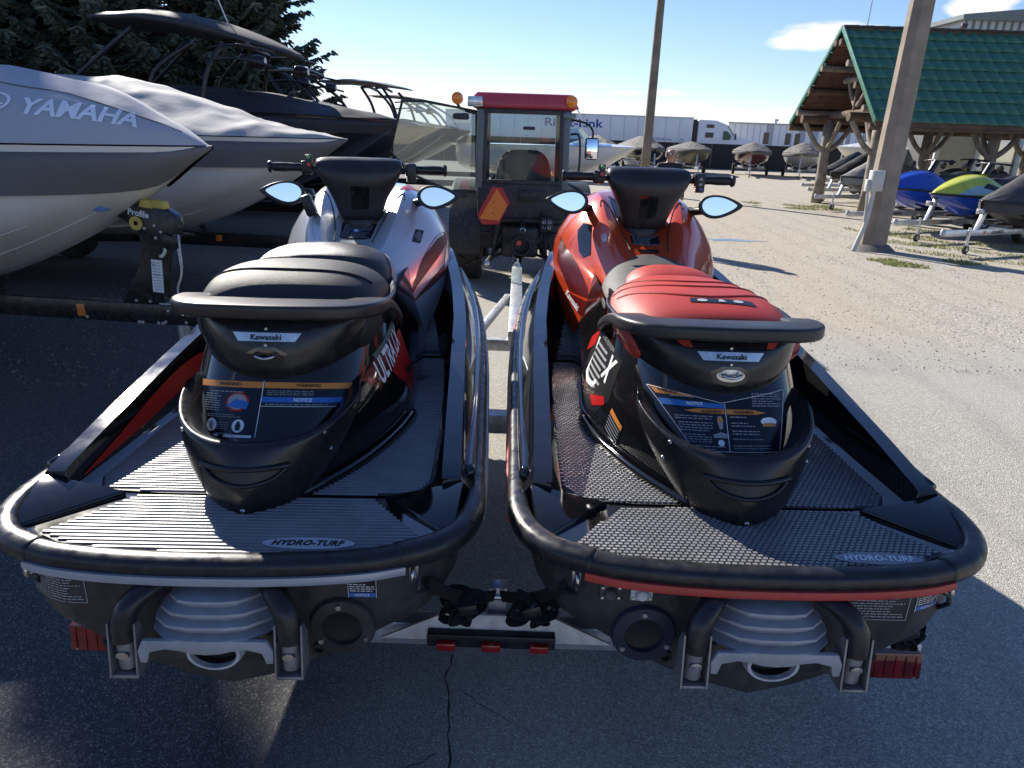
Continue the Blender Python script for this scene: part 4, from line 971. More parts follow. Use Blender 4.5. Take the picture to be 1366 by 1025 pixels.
def cowl_print_left(T, cb, top):
    a = top.poly('console_sticker', [(-.070, -.150), (.070, -.150), (.082, -.002), (-.082, -.002)], NAVYP, T, .0015, .02)
    top.poly('sticker_band', [(-.082, .0), (.082, .0), (.083, .018), (-.083, .018)], ORANGEP, a, .0022, .02)
    top.lines('sticker_lines', fine_lines(-.068, -.14, .066, -.01, 12, 77, hfrac=.4), GREYP, a, .0022)
    top.poly('pictogram_disc', ell(-.01, -.06, .018, .018, 14), BLUEP, a, .003, .02)
    top.poly('pictogram_disc', ell(-.01, -.06, .010, .012, 14), WHITEP, a, .0034, .02)
    s = Proj(cb, (.42, 2.0, .95), (0, 1, .05), (0, 0, 1), (-1, 0, -.55))
    p = s.poly('shoulder_sticker', [(-.06, .03), (.015, .07), (.06, .035), (-.015, -.005)], NAVYP, T, .0015, .02)
    s.lines('sticker_lines', [(-.02, .012 + i * .008, .03, .015 + i * .008) for i in range(5)], GREYP, p, .0024)
    s.poly('bronze_flash', [(-.30, -.19), (-.05, -.075), (.12, -.045), (.235, -.06), (.21, -.10), (.05, -.135), (-.15, -.165)], BROWNP, T, .0015, .02)
    s.poly('bronze_flash', [(-.28, -.215), (-.05, -.200), (.12, -.185), (.14, -.235), (-.02, -.235)], BROWNP, T, .0015, .02)
    for P in ([(-.10, -.10), (.0, -.062), (.12, -.035), (.25, -.05), (.225, -.105), (.14, -.16), (.08, -.26)], [(-.2, -.165), (0, -.14), (.14, -.115), (.215, -.1)]):
        tube('red_pinstripe', smooth_path([s.pt(u, v, .001) for u, v in P], 5), .0022, REDP, T, 6)
    top2 = Proj(cb, (0, 2.2, 1.3), (1, 0, 0), (0, 1, 0), (0, 0, -1))
    top2.poly('red_edge', [(.16, .02), (.20, .015), (.245, .16), (.20, .17)], REDP, T, .0015, .02)
    # kill-switch lanyard post on the left shoulder
    box('lanyard_post', (-.225, 1.98, 1.03), (.045, .06, .10), RUB, T, .012, Matrix.Rotation(RAD(-20), 3, 'Y'))
    sl = Proj(cb, (-.42, 2.0, .95), (0, -1, .05), (0, 0, 1), (1, 0, -.55))
    sl.poly('bronze_flash', [(.30, -.19), (.12, -.05), (-.02, -.03), (.0, -.10), (.12, -.16)], BROWNP, T, .0015, .02)
def cowl_print_right(T, cb, top):
    a = top.poly('console_sticker', [(-.066, -.115), (.066, -.115), (.066, -.028), (-.066, -.028)], NAVYP, T, .0015, .02)
    top.lines('sticker_lines', fine_lines(-.058, -.112, .058, -.034, 8, 78, hfrac=.4), GREYP, a, .0022)
    top.lines('sticker_frame', [(-.066, -.03, .066, -.027), (-.066, -.117, .066, -.114)], GREYP, a, .0024)
    top.poly('lid_latch', [(-.05, -.195), (.05, -.195), (.046, -.160), (-.046, -.160)], GLOSS, T, .003, .02)
    s = Proj(cb, (-.42, 2.0, .95), (0, -1, .05), (0, 0, 1), (1, 0, -.55))
    s.poly('shoulder_pocket', [(-.10, .11), (-.04, .125), (.085, -.01), (.05, -.045), (.0, -.03), (-.10, .06)], GLOSS, T, .0022, .02)
    s.poly('dark_flash', [(-.22, -.02), (.02, -.085), (.20, -.16), (.24, -.20), (.05, -.235), (-.15, -.14)], MAROONP, T, .0015, .02)
    s.poly('dark_flash', [(.02, -.25), (.25, -.215), (.33, -.27), (.30, -.31), (.1, -.29)], MAROONP, T, .0015, .02)
    s.text('number_lettering', '1500', .085, .10, .025, WHITEP, T, width=.055, bold=.03, off=.003, rot=RAD(-35))
    s.text('maker_lettering', 'Kawasaki', .10, -.265, .032, WHITEP, T, width=.15, bold=.02, off=.003, rot=RAD(-12))
    top2 = Proj(cb, (0, 2.2, 1.3), (1, 0, 0), (0, 1, 0), (0, 0, -1))
    for q in (-1, 1): top2.poly('dash_edge', [(q * .095, -.10), (q * .125, -.11), (q * .150, .06), (q * .110, .08)], BLKP, T, .003, .02)
    sr = Proj(cb, (.42, 2.0, .95), (0, 1, .05), (0, 0, 1), (-1, 0, -.55))
    sr.poly('dark_flash', [(-.20, -.20), (-.05, -.10), (.02, -.10), (-.10, -.19)], MAROONP, T, .0015, .02)

SEAT_L = [('passenger_seat', [(.655, .20, .80), (.68, .25, .90), (.74, .272, .948), (.84, .28, .970), (.95, .278, .968), (1.06, .268, .948), (1.16, .262, .92), (1.22, .258, .89)], SEATG),
          ('driver_bolster', [(1.14, .24, .86), (1.17, .255, .94), (1.24, .262, .962), (1.33, .255, .966), (1.42, .242, .95), (1.52, .225, .92), (1.60, .210, .88)], SEATG2),
          ('driver_seat', [(1.50, .20, .80), (1.53, .215, .865), (1.62, .205, .868), (1.75, .175, .872), (1.86, .145, .885), (1.93, .12, .89)], SEATG)]
SEAT_R = [('passenger_seat', [(.660, .22, .78), (.685, .262, .862), (.76, .280, .892), (.88, .288, .908), (1.02, .286, .908), (1.14, .272, .902), (1.26, .24, .897), (1.34, .20, .865)], SEATR),
          ('driver_bolster', [(1.22, .18, .84), (1.27, .205, .895), (1.36, .195, .907), (1.46, .175, .900), (1.56, .14, .872)], SEATR),
          ('driver_seat', [(1.12, .22, .80), (1.16, .266, .858), (1.28, .266, .868), (1.45, .258, .868), (1.62, .235, .868), (1.78, .19, .875), (1.90, .15, .885)], SEATK)]
KL = dict(seat_panel=True, hz=.028, pz=.035, paint=SIL, strip=pm('silver_strip', (.36, .38, .42), .3, metal=.3), streak=True, mat='ribs', logo=(.20, .095), logo_bg=LOGOG, logo_fg=BLKP, handle=BRONZE, seat=SEAT_L, seat2=None, seams=((.25, .83, -.04), (.262, 1.12, -.14)), seam_mat=BLKP, seat_tag=False,
          steer=RAD(9), lever=1, mat_side=1, pods=False, cowl_print=cowl_print_left, ped_print=ped_print_left, exh=1, flange=HULL, drain=False, plate_x=-.475, notice_x=.335)
KR = dict(seat_panel=False, hz=.004, pz=.022, paint=RED, strip=pm('red_strip', (.42, .05, .04), .42, var=.12), streak=False, mat='scales', logo=(.285, .092), logo_bg=LOGOD, logo_fg=WHITEP, handle=MATTE, seat=SEAT_R, seat2=SEATR, seams=((.262, 1.00, -.16), (.262, 1.10, -.13), (.255, 1.22, -.16)), seam_mat=SEATR, seat_tag=True,
          steer=RAD(1), lever=0, mat_side=1, pods=True, cowl_print=cowl_print_right, ped_print=ped_print_right, exh=-1, flange=pm('blue_black_flange', (.02, .026, .045), .4, var=.2), drain=True, plate_x=.20, notice_x=.405)
watercraft(KL, (-.676, 1.385, .372), RAD(1.9), 'black watercraft with silver cowling and charcoal seat on the double trailer')
watercraft(KR, (.630, 1.410, .372), RAD(.9), 'black watercraft with metallic red cowling and red seat on the double trailer')
# ------------------------------------------------------------------ boats in the row on the left
def glass_mat(name, tint=(.85, .92, .90), refl=.12, dirt=.0):
    m = bpy.data.materials.new(name); m.use_nodes = True; t = m.node_tree; t.nodes.clear(); L = t.links.new
    tr = N('ShaderNodeBsdfTransparent', t); tr.inputs[0].default_value = (*tint, 1)
    gl = N('ShaderNodeBsdfGlossy', t); gl.inputs['Roughness'].default_value = .02; gl.inputs[0].default_value = (.9, .95, .95, 1)
    fr = N('ShaderNodeFresnel', t); fr.inputs[0].default_value = 1.5
    mx = N('ShaderNodeMixShader', t); L(math_n('ADD', fr.outputs[0], refl, tree=t, clamp=True), mx.inputs[0]); L(tr.outputs[0], mx.inputs[1]); L(gl.outputs[0], mx.inputs[2])
    out = N('ShaderNodeOutputMaterial', t); last = mx.outputs[0]
    if dirt:
        df = N('ShaderNodeBsdfDiffuse', t); df.inputs[0].default_value = (.5, .52, .48, 1); m2 = N('ShaderNodeMixShader', t)
        c = N('ShaderNodeTexCoord', t); n = N('ShaderNodeTexNoise', t); n.inputs['Scale'].default_value = 7; n.inputs['Detail'].default_value = 8; L(c.outputs['Object'], n.inputs['Vector'])
        L(math_n('MULTIPLY', math_n('SUBTRACT', n.outputs['Fac'], .35, tree=t), dirt * 3, tree=t, clamp=True), m2.inputs[0]); L(last, m2.inputs[1]); L(df.outputs[0], m2.inputs[2]); last = m2.outputs[0]
    L(last, out.inputs[0]); return m
GLASS = glass_mat('cab_glass', (.88, .95, .93), .0); DGLASS = glass_mat('dusty_door_glass', (.74, .87, .83), .10, .08); DARKGLASS = pm('dark_window', (.02, .024, .028), .06, var=.1)
GELW = pm('white_gelcoat', (.72, .69, .63), .22, dirt=.12, var=.08, vscale=2, coat=.5)
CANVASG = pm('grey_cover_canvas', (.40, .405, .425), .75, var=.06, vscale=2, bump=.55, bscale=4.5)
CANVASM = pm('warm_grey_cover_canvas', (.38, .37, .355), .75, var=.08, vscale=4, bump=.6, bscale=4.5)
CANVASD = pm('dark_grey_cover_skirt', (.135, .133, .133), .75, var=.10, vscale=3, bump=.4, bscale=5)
CANVASK = pm('black_cover_canvas', (.034, .035, .040), .7, var=.15, vscale=5, bump=.25, bscale=25)
NAVYH = pm('black_blue_gelcoat', (.012, .013, .018), .18, var=.1, coat=.5)
class Boat:
    def __init__(s, L, B, zs, zk, rise=.06, stem=.62, p=1.8, bp=2.4):
        s.L, s.B, s.zs, s.zk, s.rise, s.stem, s.p, s.bp = L, B, zs, zk, rise, stem, p, bp
    def x(s, t): return -s.L * (1 - t)
    def hb(s, t): return max(.0, s.B / 2 * (1 - max(0, (t - .45) / .55) ** s.bp) ** .85)
    def sheer(s, t): return s.zs - s.rise * (1 - t)
    def keel(s, t): return s.zk + (s.sheer(t) - s.zk) * max(0, (t - s.stem) / (1 - s.stem)) ** s.p
    def half(s, t):
        h, sh, k = s.hb(t), s.sheer(t), s.keel(t); ch = k + .40 * (sh - k); x = s.x(t)
        return [(x, 0, k), (x, h * .36, k + .42 * (ch - k)), (x, h * .70, ch - .12 * (sh - k)), (x, h * .86, ch + .02), (x, h * .95, ch + .5 * (sh - ch)), (x, h, sh)]
    def surf(s, t, f):
        P = s.half(t); f *= len(P) - 1; i = min(int(f), len(P) - 2); return Vector(P[i]).lerp(Vector(P[i + 1]), f - i)
TS = [0, .15, .3, .42, .52, .6, .67, .73, .79, .84, .88, .92, .95, .975, .992, 1.0]
def mir_y(h): return [Vector((v[0], -v[1], v[2])) for v in reversed(h) if v[1] > 1e-6] + [Vector(v) for v in h] if any(v[1] > 1e-6 for v in h) else None
def full_y(h):
    return [Vector((v[0], -v[1], v[2])) for v in reversed(h[1:])] + [Vector(v) for v in h]
def boat_hull(b, mat, T, strakes=(.30, .42, .54), smat=None):
    o = loft('hull', [full_y(b.half(t)) for t in TS], mat, T, caps=(True, False), sub=1); autosmooth(o, 30)
    for f in strakes:
        for sg in (-1, 1):
            P = []
            for i in range(22):
                t = .35 + (.60 - f * .25) * i / 21; v = b.surf(min(t, .965), f); n = Vector((0, .8, -.5)); v = v + n * .004; P.append(Vector((v.x, sg * v.y, v.z)))
            sweep('strake', P, [(-.012, -.012), (.014, -.006), (.010, .014)], smat or mat, T, scales=[max(.15, math.sin(math.pi * min(1, .12 + i / 21))) for i in range(22)])
    return o
def boat_cover(b, ridge, mat, T, seed=0, amp=.02, ex=1.8, name='cover'):
    rings = []; n = 14
    ts = [i / 64 for i in range(65)]
    for t in ts:
        h = b.hb(t) + .02; sh = b.sheer(t) + .01; r = lerp_tab(ridge, t); half = []
        for j in range(n + 1):
            q = j / n                                      # 0 centre .. 1 gunwale
            yy = h * q; zz = sh + r * (1 - q ** ex) * (1 - .12 * math.sin(math.pi * q) * (1 if r > .15 else 0))
            half.append(Vector((b.x(t), yy, zz)))
        rings.append(full_y(half))
    # folds and sag
    for i, r in enumerate(rings):
        m = len(r)
        for j, v in enumerate(r):
            e = min(1, min(j, m - 1 - j) / 3) * min(1, (len(rings) - 1 - i) / 3)
            d = noise.noise(Vector((v.x * 1.1 + seed, v.y * 2.2, seed))) * 1.0 + .55 * noise.noise(Vector((v.x * 4.2 + v.y * 2.5, v.y * 3.0 - v.x, seed + 5)))
            rip = math.sin((v.x * 3 + v.y * 5) * 3 + 3 * noise.noise(Vector((v.x, v.y, seed)))) * .25
            rdg = 1 - abs(noise.noise(Vector((v.x * 2.0 - v.y * 1.4, v.y * 1.1 + v.x * .5, seed + 9)))) * 2.2
            v.z += (d + rip + .9 * max(0, rdg) ** 3) * amp * e
    o = loft(name, rings, mat, T, sub=1)
    return o
def boat_skirt(b, mat, T, drop=.28, name='cover_skirt', seed=0):
    rings = []
    for t in [i / 40 for i in range(41)]:
        sh = b.sheer(t); k = b.keel(t); row = []
        for sg in (-1, 1):
            pts = []
            for q in (0, .33, .66, 1.0):
                z = sh + .012 - drop * q
                z = max(z, k - .01); H = b.half(t); h = 0.0
                for u, v in zip(H, H[1:]):
                    if u[2] - 1e-6 <= z: h = u[1] + (v[1] - u[1]) * min(1, max(0, (z - u[2]) / max(1e-4, v[2] - u[2])))
                h += (.045 if q > 0 else .018) + .012 * noise.noise(Vector((t * 30, q * 2, seed)))
                pts.append(Vector((b.x(t) + (.03 if t == 1 else 0), sg * (h if t < 1 else .012), z)))
            row.append(pts)
        rings.append(list(reversed(row[0])) + row[1])
    # two bands (port, starboard) joined over the cover edge
    return loft(name, rings, mat, T, sub=1)
def boat_thing(label, bow, ang, group='boats parked in a row on the left'):
    return thing('covered_boat', label, 'boat', (bow[0], bow[1], 0), ang, group)
def boat_trailer(label, bow, ang, b, tongue=1.35, mat=BLKSTEEL, stand=True, z=.50):
    T = thing('boat_trailer', label, 'trailer', (bow[0], bow[1], 0), ang, 'trailers of the boats on the left')
    xk = -1.35
    beam('tongue', (-2.6, 0, z), (tongue - .9, 0, z), .09, .14, mat, T, .008)
    for s in (-1, 1):
        beam('frame_rail', (-2.55, s * .05, z), (-b.L + .3, s * .78, z - .02), .08, .13, mat, T, .008)
        beam('bunk', (-2.7, s * .45, z + .12), (-b.L + .2, s * .55, z + .12), .09, .07, pm('bunk_carpet2', (.03, .03, .03), .95), T, .01)
        for xx in (-b.L + 1.6, -b.L + 2.5):
            w = lathe('wheel', [(.14, .07), (.2, .09), (.29, .10), (.325, .08), (.335, .03), (.335, -.03), (.325, -.08), (.29, -.10), (.2, -.09), (.14, -.07)], TYRE, T, 28, axis='Y', c=(xx, s * 1.02, .335))
            lathe('rim', [(0, .05), (.06, .06), (.14, .062), (.20, .085), (.205, 0), (.20, -.085), (.14, -.062), (.06, -.06), (0, -.05)], GALV, w, 24, axis='Y', c=(xx, s * 1.02, .335))
        box('mudguard', (-b.L + 2.05, s * 1.02, .72), (1.7, .26, .04), mat, T, .015)
    beam('crossmember', (-b.L + 1.2, -1.0, z - .1), (-b.L + 1.2, 1.0, z - .1), .08, .08, mat, T)
    beam('front_crossmember', (-1.95, -.42, z + .12), (-1.95, .42, z + .12), .07, .06, mat, T, .006)
    for s in (-1, 1): beam('bow_guide', (-1.95, s * .4, z + .12), (-1.75, s * .12, z + .05), .05, .05, mat, T, .004)
    return T
# boat with the lettered cover ---------------------------------------------------
A1 = math.atan2(-.10, 1); P1 = (-1.97, 4.70)
b1 = Boat(6.2, 2.42, 1.60, .50, .05)
T = boat_thing('white boat under a light grey cover lettered YAMAHA, behind the curved black winch stand', P1, A1)
boat_hull(b1, GELW, T, (.22, .40, .56))
cv = boat_cover(b1, [(0, .35), (.5, .54), (.70, .50), (.79, .445), (.85, .40), (.89, .34), (.93, .25), (.965, .135), (.985, .06), (1, .0)], CANVASG, T, 3, .022, ex=2.5)
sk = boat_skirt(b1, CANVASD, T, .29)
cb = bvh(cv)
CWHITE = pm('white_cover_print', (.82, .83, .85), .7, var=.05)
pj = Proj(cb, (-.56, -.44, 1.82), (1, .36, -.03), (0, .45, 1), None, far=.8)
pj.text('cover_lettering', 'YAMAHA', .02, .0, .13, CWHITE, T, width=.60, bold=.03, off=.004)
cx, cy = -.42, .01
ringv = []; 
for nm, r0, r1 in (('emblem_ring', .070, .084),):
    V = []; F = []
    for i in range(36):
        a = 2 * math.pi * i / 36
        V += [pj.pt(cx + r0 * math.cos(a) * 1.1, cy + r0 * math.sin(a) * .95, .004), pj.pt(cx + r1 * math.cos(a) * 1.1, cy + r1 * math.sin(a) * .95, .004)]
    F = [(2 * i, 2 * i + 1, (2 * i + 3) % 72, (2 * i + 2) % 72) for i in range(36)]
    mesh(nm, V, F, CWHITE, T, False)
for k in range(3):
    a = RAD(90 + 120 * k); d = (math.cos(a), math.sin(a)); n_ = (-d[1], d[0])
    pj.poly('emblem_fork', [(cx + d[0] * r * 1.1 + n_[0] * w, cy + d[1] * r * .95 + n_[1] * w) for r, w in ((-.01, .007), (.035, .007), (.05, .016), (.068, .016), (.055, .0), (.068, -.016), (.05, -.016), (.035, -.007), (-.01, -.007))], CWHITE, T, .0045, .05)
# seam ropes of the cover
for q in (.45,):
    P = []
    for i in range(30):
        t = .45 + .53 * i / 29; h = cb.ray_cast(Vector((b1.x(t), -b1.hb(t) * q, 4)), Vector((0, 0, -1)))
        if h[0] is not None: P.append(h[0] + Vector((0, 0, .002)))
    tube('cover_seam', P, .005, CANVASD, T, 6)
# trailer with the curved winch stand
T = boat_trailer('black trailer with a curved winch stand and jack wheel under the lettered boat', P1, A1, b1, tongue=.92)
R3 = Matrix.Rotation(RAD(90), 3, 'X')
stand = [(-.66, .57), (-.42, .57), (-.395, .80), (-.36, .98), (-.31, 1.03), (-.285, 1.10), (-.30, 1.17), (-.36, 1.215), (-.60, 1.25), (-.66, 1.235), (-.66, 1.16), (-.58, 1.13), (-.52, 1.06), (-.50, .95), (-.545, .80)]
stand = [(-.47 + (x + .47) * 1.25, z) for x, z in stand]
st = prism('winch_stand', stand, -.045, .045, BLKSTEEL, T, R=R3, bev=.006)
flat_text('stand_lettering', 'Profile', (-.50, -.0465, 1.175), (1, 0, -.16), (.16, 0, 1), .042, WHITEP, st, bold=.03, off=.002)
for x, z in ((-.60, 1.20), (-.47, 1.08), (-.40, 1.02), (-.385, .90), (-.44, .84), (-.60, .59), (-.50, .59), (-.40, 1.10), (-.36, 1.06)):
    lathe('stand_bolt', [(0, .008), (.010, .008), (.012, 0)], GALV, st, 6, c=(x, -.045, z), R=Matrix.Rotation(RAD(90), 3, 'X'))
box('stand_sticker', (-.425, -.048, .765), (.075, .004, .22), WHITEP, st, 0, Matrix.Rotation(RAD(4), 3, 'Y'))
for i in range(10): box('sticker_line', (-.425, -.0510, .675 + i * .020), (.058, .002, .004 if i != 5 else .010), GREYP, st, 0, Matrix.Rotation(RAD(4), 3, 'Y'))
box('winch', (-.315, -.02, 1.00), (.085, .10, .10), BLKSTEEL, T, .012, Matrix.Rotation(RAD(20), 3, 'Y'))
tube('winch_handle', [(-.27, -.06, 1.04), (-.235, -.06, 1.05), (-.235, -.06, .83)], .007, GALV, T, 8)
tube('winch_strap', smooth_path([(-.33, -.05, 1.0), (-.345, -.06, .93), (-.37, -.065, .90)], 4), .011, pm('white_strap', (.6, .6, .58), .8), T, 8)
tube('safety_chain', smooth_path([(-.28, -.01, .95), (-.26, -.03, .80), (-.30, -.04, .66), (-.22, -.04, .58)], 4), .007, GALV, T, 6)
box('reflector', (-1.02, -.048, .50), (.06, .008, .085), pm('amber_reflector', (.65, .20, .04), .25), T, .004)
for x, z in ((-.98, .455), (-.60, .44), (-.575, .44), (-.46, .44), (-.43, .44), (-.41, .45), (-.26, .455), (-.20, .53), (-.38, .53)): lathe('frame_bolt', [(0, .008), (.011, .008), (.013, 0)], GALV, T, 6, c=(x, -.045, z), R=Matrix.Rotation(RAD(90), 3, 'X'))
box('tongue_plate', (-.33, 0, .575), (.22, .10, .012), GALV, T, .003)
tube('jack_post', [(-.315, .0, .44), (-.315, 0, .30)], .038, GALV, T, 16)
tube('jack_leg', [(-.315, .0, .31), (-.315, 0, .14)], .030, GALV, T, 16)
box('jack_fork', (-.325, 0, .13), (.07, .085, .08), GALV, T, .008)
jw = lathe('jack_wheel', [(.03, .032), (.07, .035), (.095, .03), (.10, .02), (.10, -.02), (.095, -.03), (.07, -.035), (.03, -.032)], TYRE, T, 24, axis='Y', c=(-.385, -.01, .10))
lathe('jack_hub', [(0, .034), (.03, .034), (.032, 0), (.03, -.034), (0, -.034)], GALV, jw, 14, axis='Y', c=(-.385, -.01, .10))
def chain(name, a, b, sag, T, n=14, r=.0045):
    a, b = Vector(a), Vector(b); c = bpy.data.objects.new(name, None); COL.objects.link(c); c.parent = T
    me = None
    for i in range(n):
        k = (i + .5) / n; p = a.lerp(b, k) + Vector((0, 0, -sag * 4 * k * (1 - k)))
        k2 = k + .02; p2 = a.lerp(b, k2) + Vector((0, 0, -sag * 4 * k2 * (1 - k2))); d = (p2 - p).normalized()
        L_ = (b - a).length / n * .85 + sag * 1.2 / n
        if me is None:
            ring = [(L_ * .75 * math.cos(2 * math.pi * q / 14), 0, .012 * math.sin(2 * math.pi * q / 14)) for q in range(14)]
            o = sweep('chain_link', ring, circ(r, 6), GALV, c, up=Vector((0, 1, 0)), closed=True); me = o.data
        else:
            o = bpy.data.objects.new('chain_link', me); COL.objects.link(o); o.parent = c
        o.location = p; q = Vector((1, 0, 0)).rotation_difference(d); o.rotation_mode = 'QUATERNION'
        from mathutils import Quaternion
        o.rotation_quaternion = q @ Quaternion((1, 0, 0), RAD(90) * (i % 2))
    return c
chain('tow_chain', (-.26, -.05, .43), (-.215, -.05, .20), .0, T, 11)
chain('tow_chain', (-.26, -.05, .43), (-.16, -.05, .21), .03, T, 11)
chain('tow_chain', (-.10, -.05, .43), (-.09, -.05, .22), .0, T, 10)
# bow roller pads of the stand (yellow) and the blue keel guard
YEL = pm('yellow_rubber', (.55, .42, .10), .6, var=.2)
lathe('bow_roller', [(.015, -.06), (.045, -.06), (.026, -.0), (.045, .06), (.015, .06)], YEL, T, 18, axis='Y', c=(-.52, 0, 1.11))
for dx in (.06, .14): prism('bow_pad', [(-.05, -.02), (.05, -.03), (.04, .02), (-.03, .03)], -.04, .04, YEL, T, R=R3, c=(-.50 + dx, -.02, 1.235), bev=.01)
prism('keel_guard', [(-.14, .0), (.05, -.03), (.05, .035), (.01, .04)], -.07, .07, pm('blue_rubber', (.12, .22, .45), .5), T, R=R3, c=(-.66, -.19, 1.225), bev=.01)

# second covered boat ------------------------------------------------------------
P2 = (-1.86, 7.95); A2 = math.atan2(-.10, 1)
b2 = Boat(6.6, 2.5, 1.62, .42, .02, stem=.60, p=1.9)
T = boat_thing('white boat with moulded strakes under a warm grey wrinkled cover', P2, A2)
boat_hull(b2, GELW, T, (.25, .42, .58, .70))
boat_cover(b2, [(0, .4), (.4, .58), (.55, .56), (.66, .54), (.72, .44), (.80, .28), (.88, .13), (.95, .05), (1, .0)], CANVASM, T, 9, .034, ex=2.1)
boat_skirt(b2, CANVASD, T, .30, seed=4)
T = boat_trailer('black trailer under the warm grey covered boat', P2, A2, b2, tongue=1.0)
prism('winch_stand', [(-.60, .55), (-.45, .55), (-.35, 1.0), (-.40, 1.1), (-.62, 1.1), (-.5, .98)], -.04, .04, BLKSTEEL, T, R=R3, bev=.006)
box('reflector', (-1.5, -.05, .52), (.07, .008, .07), MATS['amber_reflector'], T, .004)

# dark wake boat with canopy -------------------------------------------------------
def canopy(T, x0, x1, w, z0, z1, th, mat, name='tower_canopy', camber=.12):
    rings = []
    for i in range(13):
        k = i / 12; x = x0 + (x1 - x0) * k; z = z0 + (z1 - z0) * k + camber * math.sin(math.pi * k); ww = w * math.sin(math.pi * min(max(.08 + .84 * k, 0), 1)) ** .45; t = th * math.sin(math.pi * (.05 + .9 * k)) ** .7
        ring = []
        for a in range(14):
            q = 2 * math.pi * a / 14; ring.append(Vector((x + .05 * noise.noise(Vector((k * 9, a, 2))), ww * math.cos(q), z + t * (math.sin(q) if math.sin(q) > 0 else .5 * math.sin(q)) + .055 * noise.noise(Vector((k * 7, a * .8, 5))))))
        rings.append(ring)
    return loft(name, rings, mat, T, closed=True, caps=(True, True), sub=1)
def tower(T, x, w, zb_, zt, mat, lean=.7, legs=((0, 0), (.5, .35)), racks=True, arch=True):
    for s in (-1, 1):
        for dx, dt in legs:
            tube('tower_leg', smooth_path([(x + dx, s * w, zb_), (x + dx - lean * .35, s * (w - .03), zb_ + (zt - zb_) * .55), (x + dx * .3 - lean + dt, s * (w - .22), zt)], 5), .032, mat, T, 10)
    tube('tower_bar', smooth_path([(x - lean, -(w - .22), zt), (x - lean - .02, 0, zt + .05), (x - lean, (w - .22), zt)], 5), .032, mat, T, 10)
    tube('tower_bar', smooth_path([(x - lean + .35, -(w - .22), zt), (x - lean + .33, 0, zt + .05), (x - lean + .35, (w - .22), zt)], 5), .032, mat, T, 10)
    if racks:
        for s in (-1, 1):
            for k in range(2):
                tube('board_rack', smooth_path([(x - lean - .2, s * (w - .25 + k * .12), zt - .05 - k * .18), (x - lean + .3, s * (w - .1 + k * .12), zt - .02 - k * .18), (x - lean + .75, s * (w - .2 + k * .12), zt - .10 - k * .18)], 4), .018, mat, T, 8)
            lathe('tower_speaker', [(0, .13), (.06, .12), (.09, .05), (.095, -.06), (.085, -.08), (0, -.08)], mat, T, 16, axis='X', c=(x - lean + .5, s * (w - .18), zt - .22))
            lathe('speaker_face', [(0, .133), (.03, .131), (.05, .126)], WHITEP, T, 12, axis='X', c=(x - lean + .5, s * (w - .18), zt - .22))
P3 = (-1.80, 11.5); A3 = math.atan2(-.06, 1)
b3 = Boat(7.2, 2.6, 1.86, .5, -.12, stem=.6)
T = boat_thing('black boat under a black cover with a tall tower canopy and whip aerial', P3, A3)
boat_hull(b3, NAVYH, T, (.42, .56))
boat_cover(b3, [(0, .15), (.35, .26), (.55, .34), (.70, .30), (.85, .18), (.95, .06), (1, 0)], CANVASK, T, 21, .02)
boat_skirt(b3, CANVASK, T, .22, seed=8)
canopy(T, -4.55, -1.55, .95, 3.10, 2.70, .20, CANVASK, camber=.13)
tower(T, -2.6, 1.05, 1.9, 2.78, BLKSTEEL, lean=-.25, legs=((0, 0), (-.75, -.2)), racks=True)
for s in (-1, 1): tube('tower_leg', smooth_path([(-4.9, s * 1.0, 1.9), (-4.3, s * .95, 2.4), (-3.6, s * .85, 2.95)], 5), .032, BLKSTEEL, T, 10)
tube('whip_aerial', [(-2.45, -.2, 2.95), (-2.75, -.2, 3.75)], .009, WHITEP, T, 6)
CW = pm('white_lettering', (.6, .6, .6), .6)
pjt = Proj(bvh([c for c in T.children if c.name.startswith('cover') and 'skirt' not in c.name][0]), (-.9, -.75, 1.95), (1, .12, 0), (0, .4, 1), (0, 1, -.6), far=1.0)
pjt.text('cover_lettering', 'Supra', 0, .0, .07, CW, T, width=.40, shear=.3, off=.012) if False else None
T = boat_trailer('black trailer under the tower canopy boat', P3, A3, b3)

P4 = (-1.75, 15.0)
b4 = Boat(7.0, 2.5, 1.80, .5, -.05)
T = boat_thing('black boat with a bare tube tower and board racks', P4, A3)
boat_hull(b4, NAVYH, T, (.42,)); boat_cover(b4, [(0, .15), (.5, .30), (.7, .28), (.9, .1), (1, 0)], CANVASK, T, 31, .02); boat_skirt(b4, CANVASK, T, .2, seed=9)
tower(T, -1.9, 1.0, 1.9, 2.72, BLKSTEEL, lean=.9, legs=((0, 0), (-.5, -.1)))
boat_trailer('black trailer under the bare tower boat', P4, A3, b4)
P5 = (-1.7, 18.5)
b5 = Boat(7.0, 2.5, 1.78, .5, -.05)
T = boat_thing('dark boat with a flat grey hard top', P5, A3)
boat_hull(b5, NAVYH, T, (.42,)); boat_cover(b5, [(0, .15), (.5, .30), (.7, .25), (.9, .1), (1, 0)], CANVASK, T, 41, .02); boat_skirt(b5, CANVASK, T, .2, seed=10)
canopy(T, -3.2, -1.0, .95, 2.74, 2.64, .07, pm('grey_hard_top', (.22, .22, .23), .5), 'hard_top', .06); tower(T, -1.6, 1.0, 1.9, 2.62, BLKSTEEL, lean=.4, racks=False)
boat_trailer('black trailer under the hard top boat', P5, A3, b5)
P6 = (-1.5, 22.5)
b6 = Boat(7.0, 2.5, 1.75, .5, -.05)
T = boat_thing('dark boat with a low black canopy at the far end of the row', P6, A3)
boat_hull(b6, NAVYH, T, (.42,)); boat_cover(b6, [(0, .15), (.5, .30), (.7, .25), (.9, .1), (1, 0)], CANVASK, T, 51, .02); boat_skirt(b6, CANVASK, T, .2, seed=11)
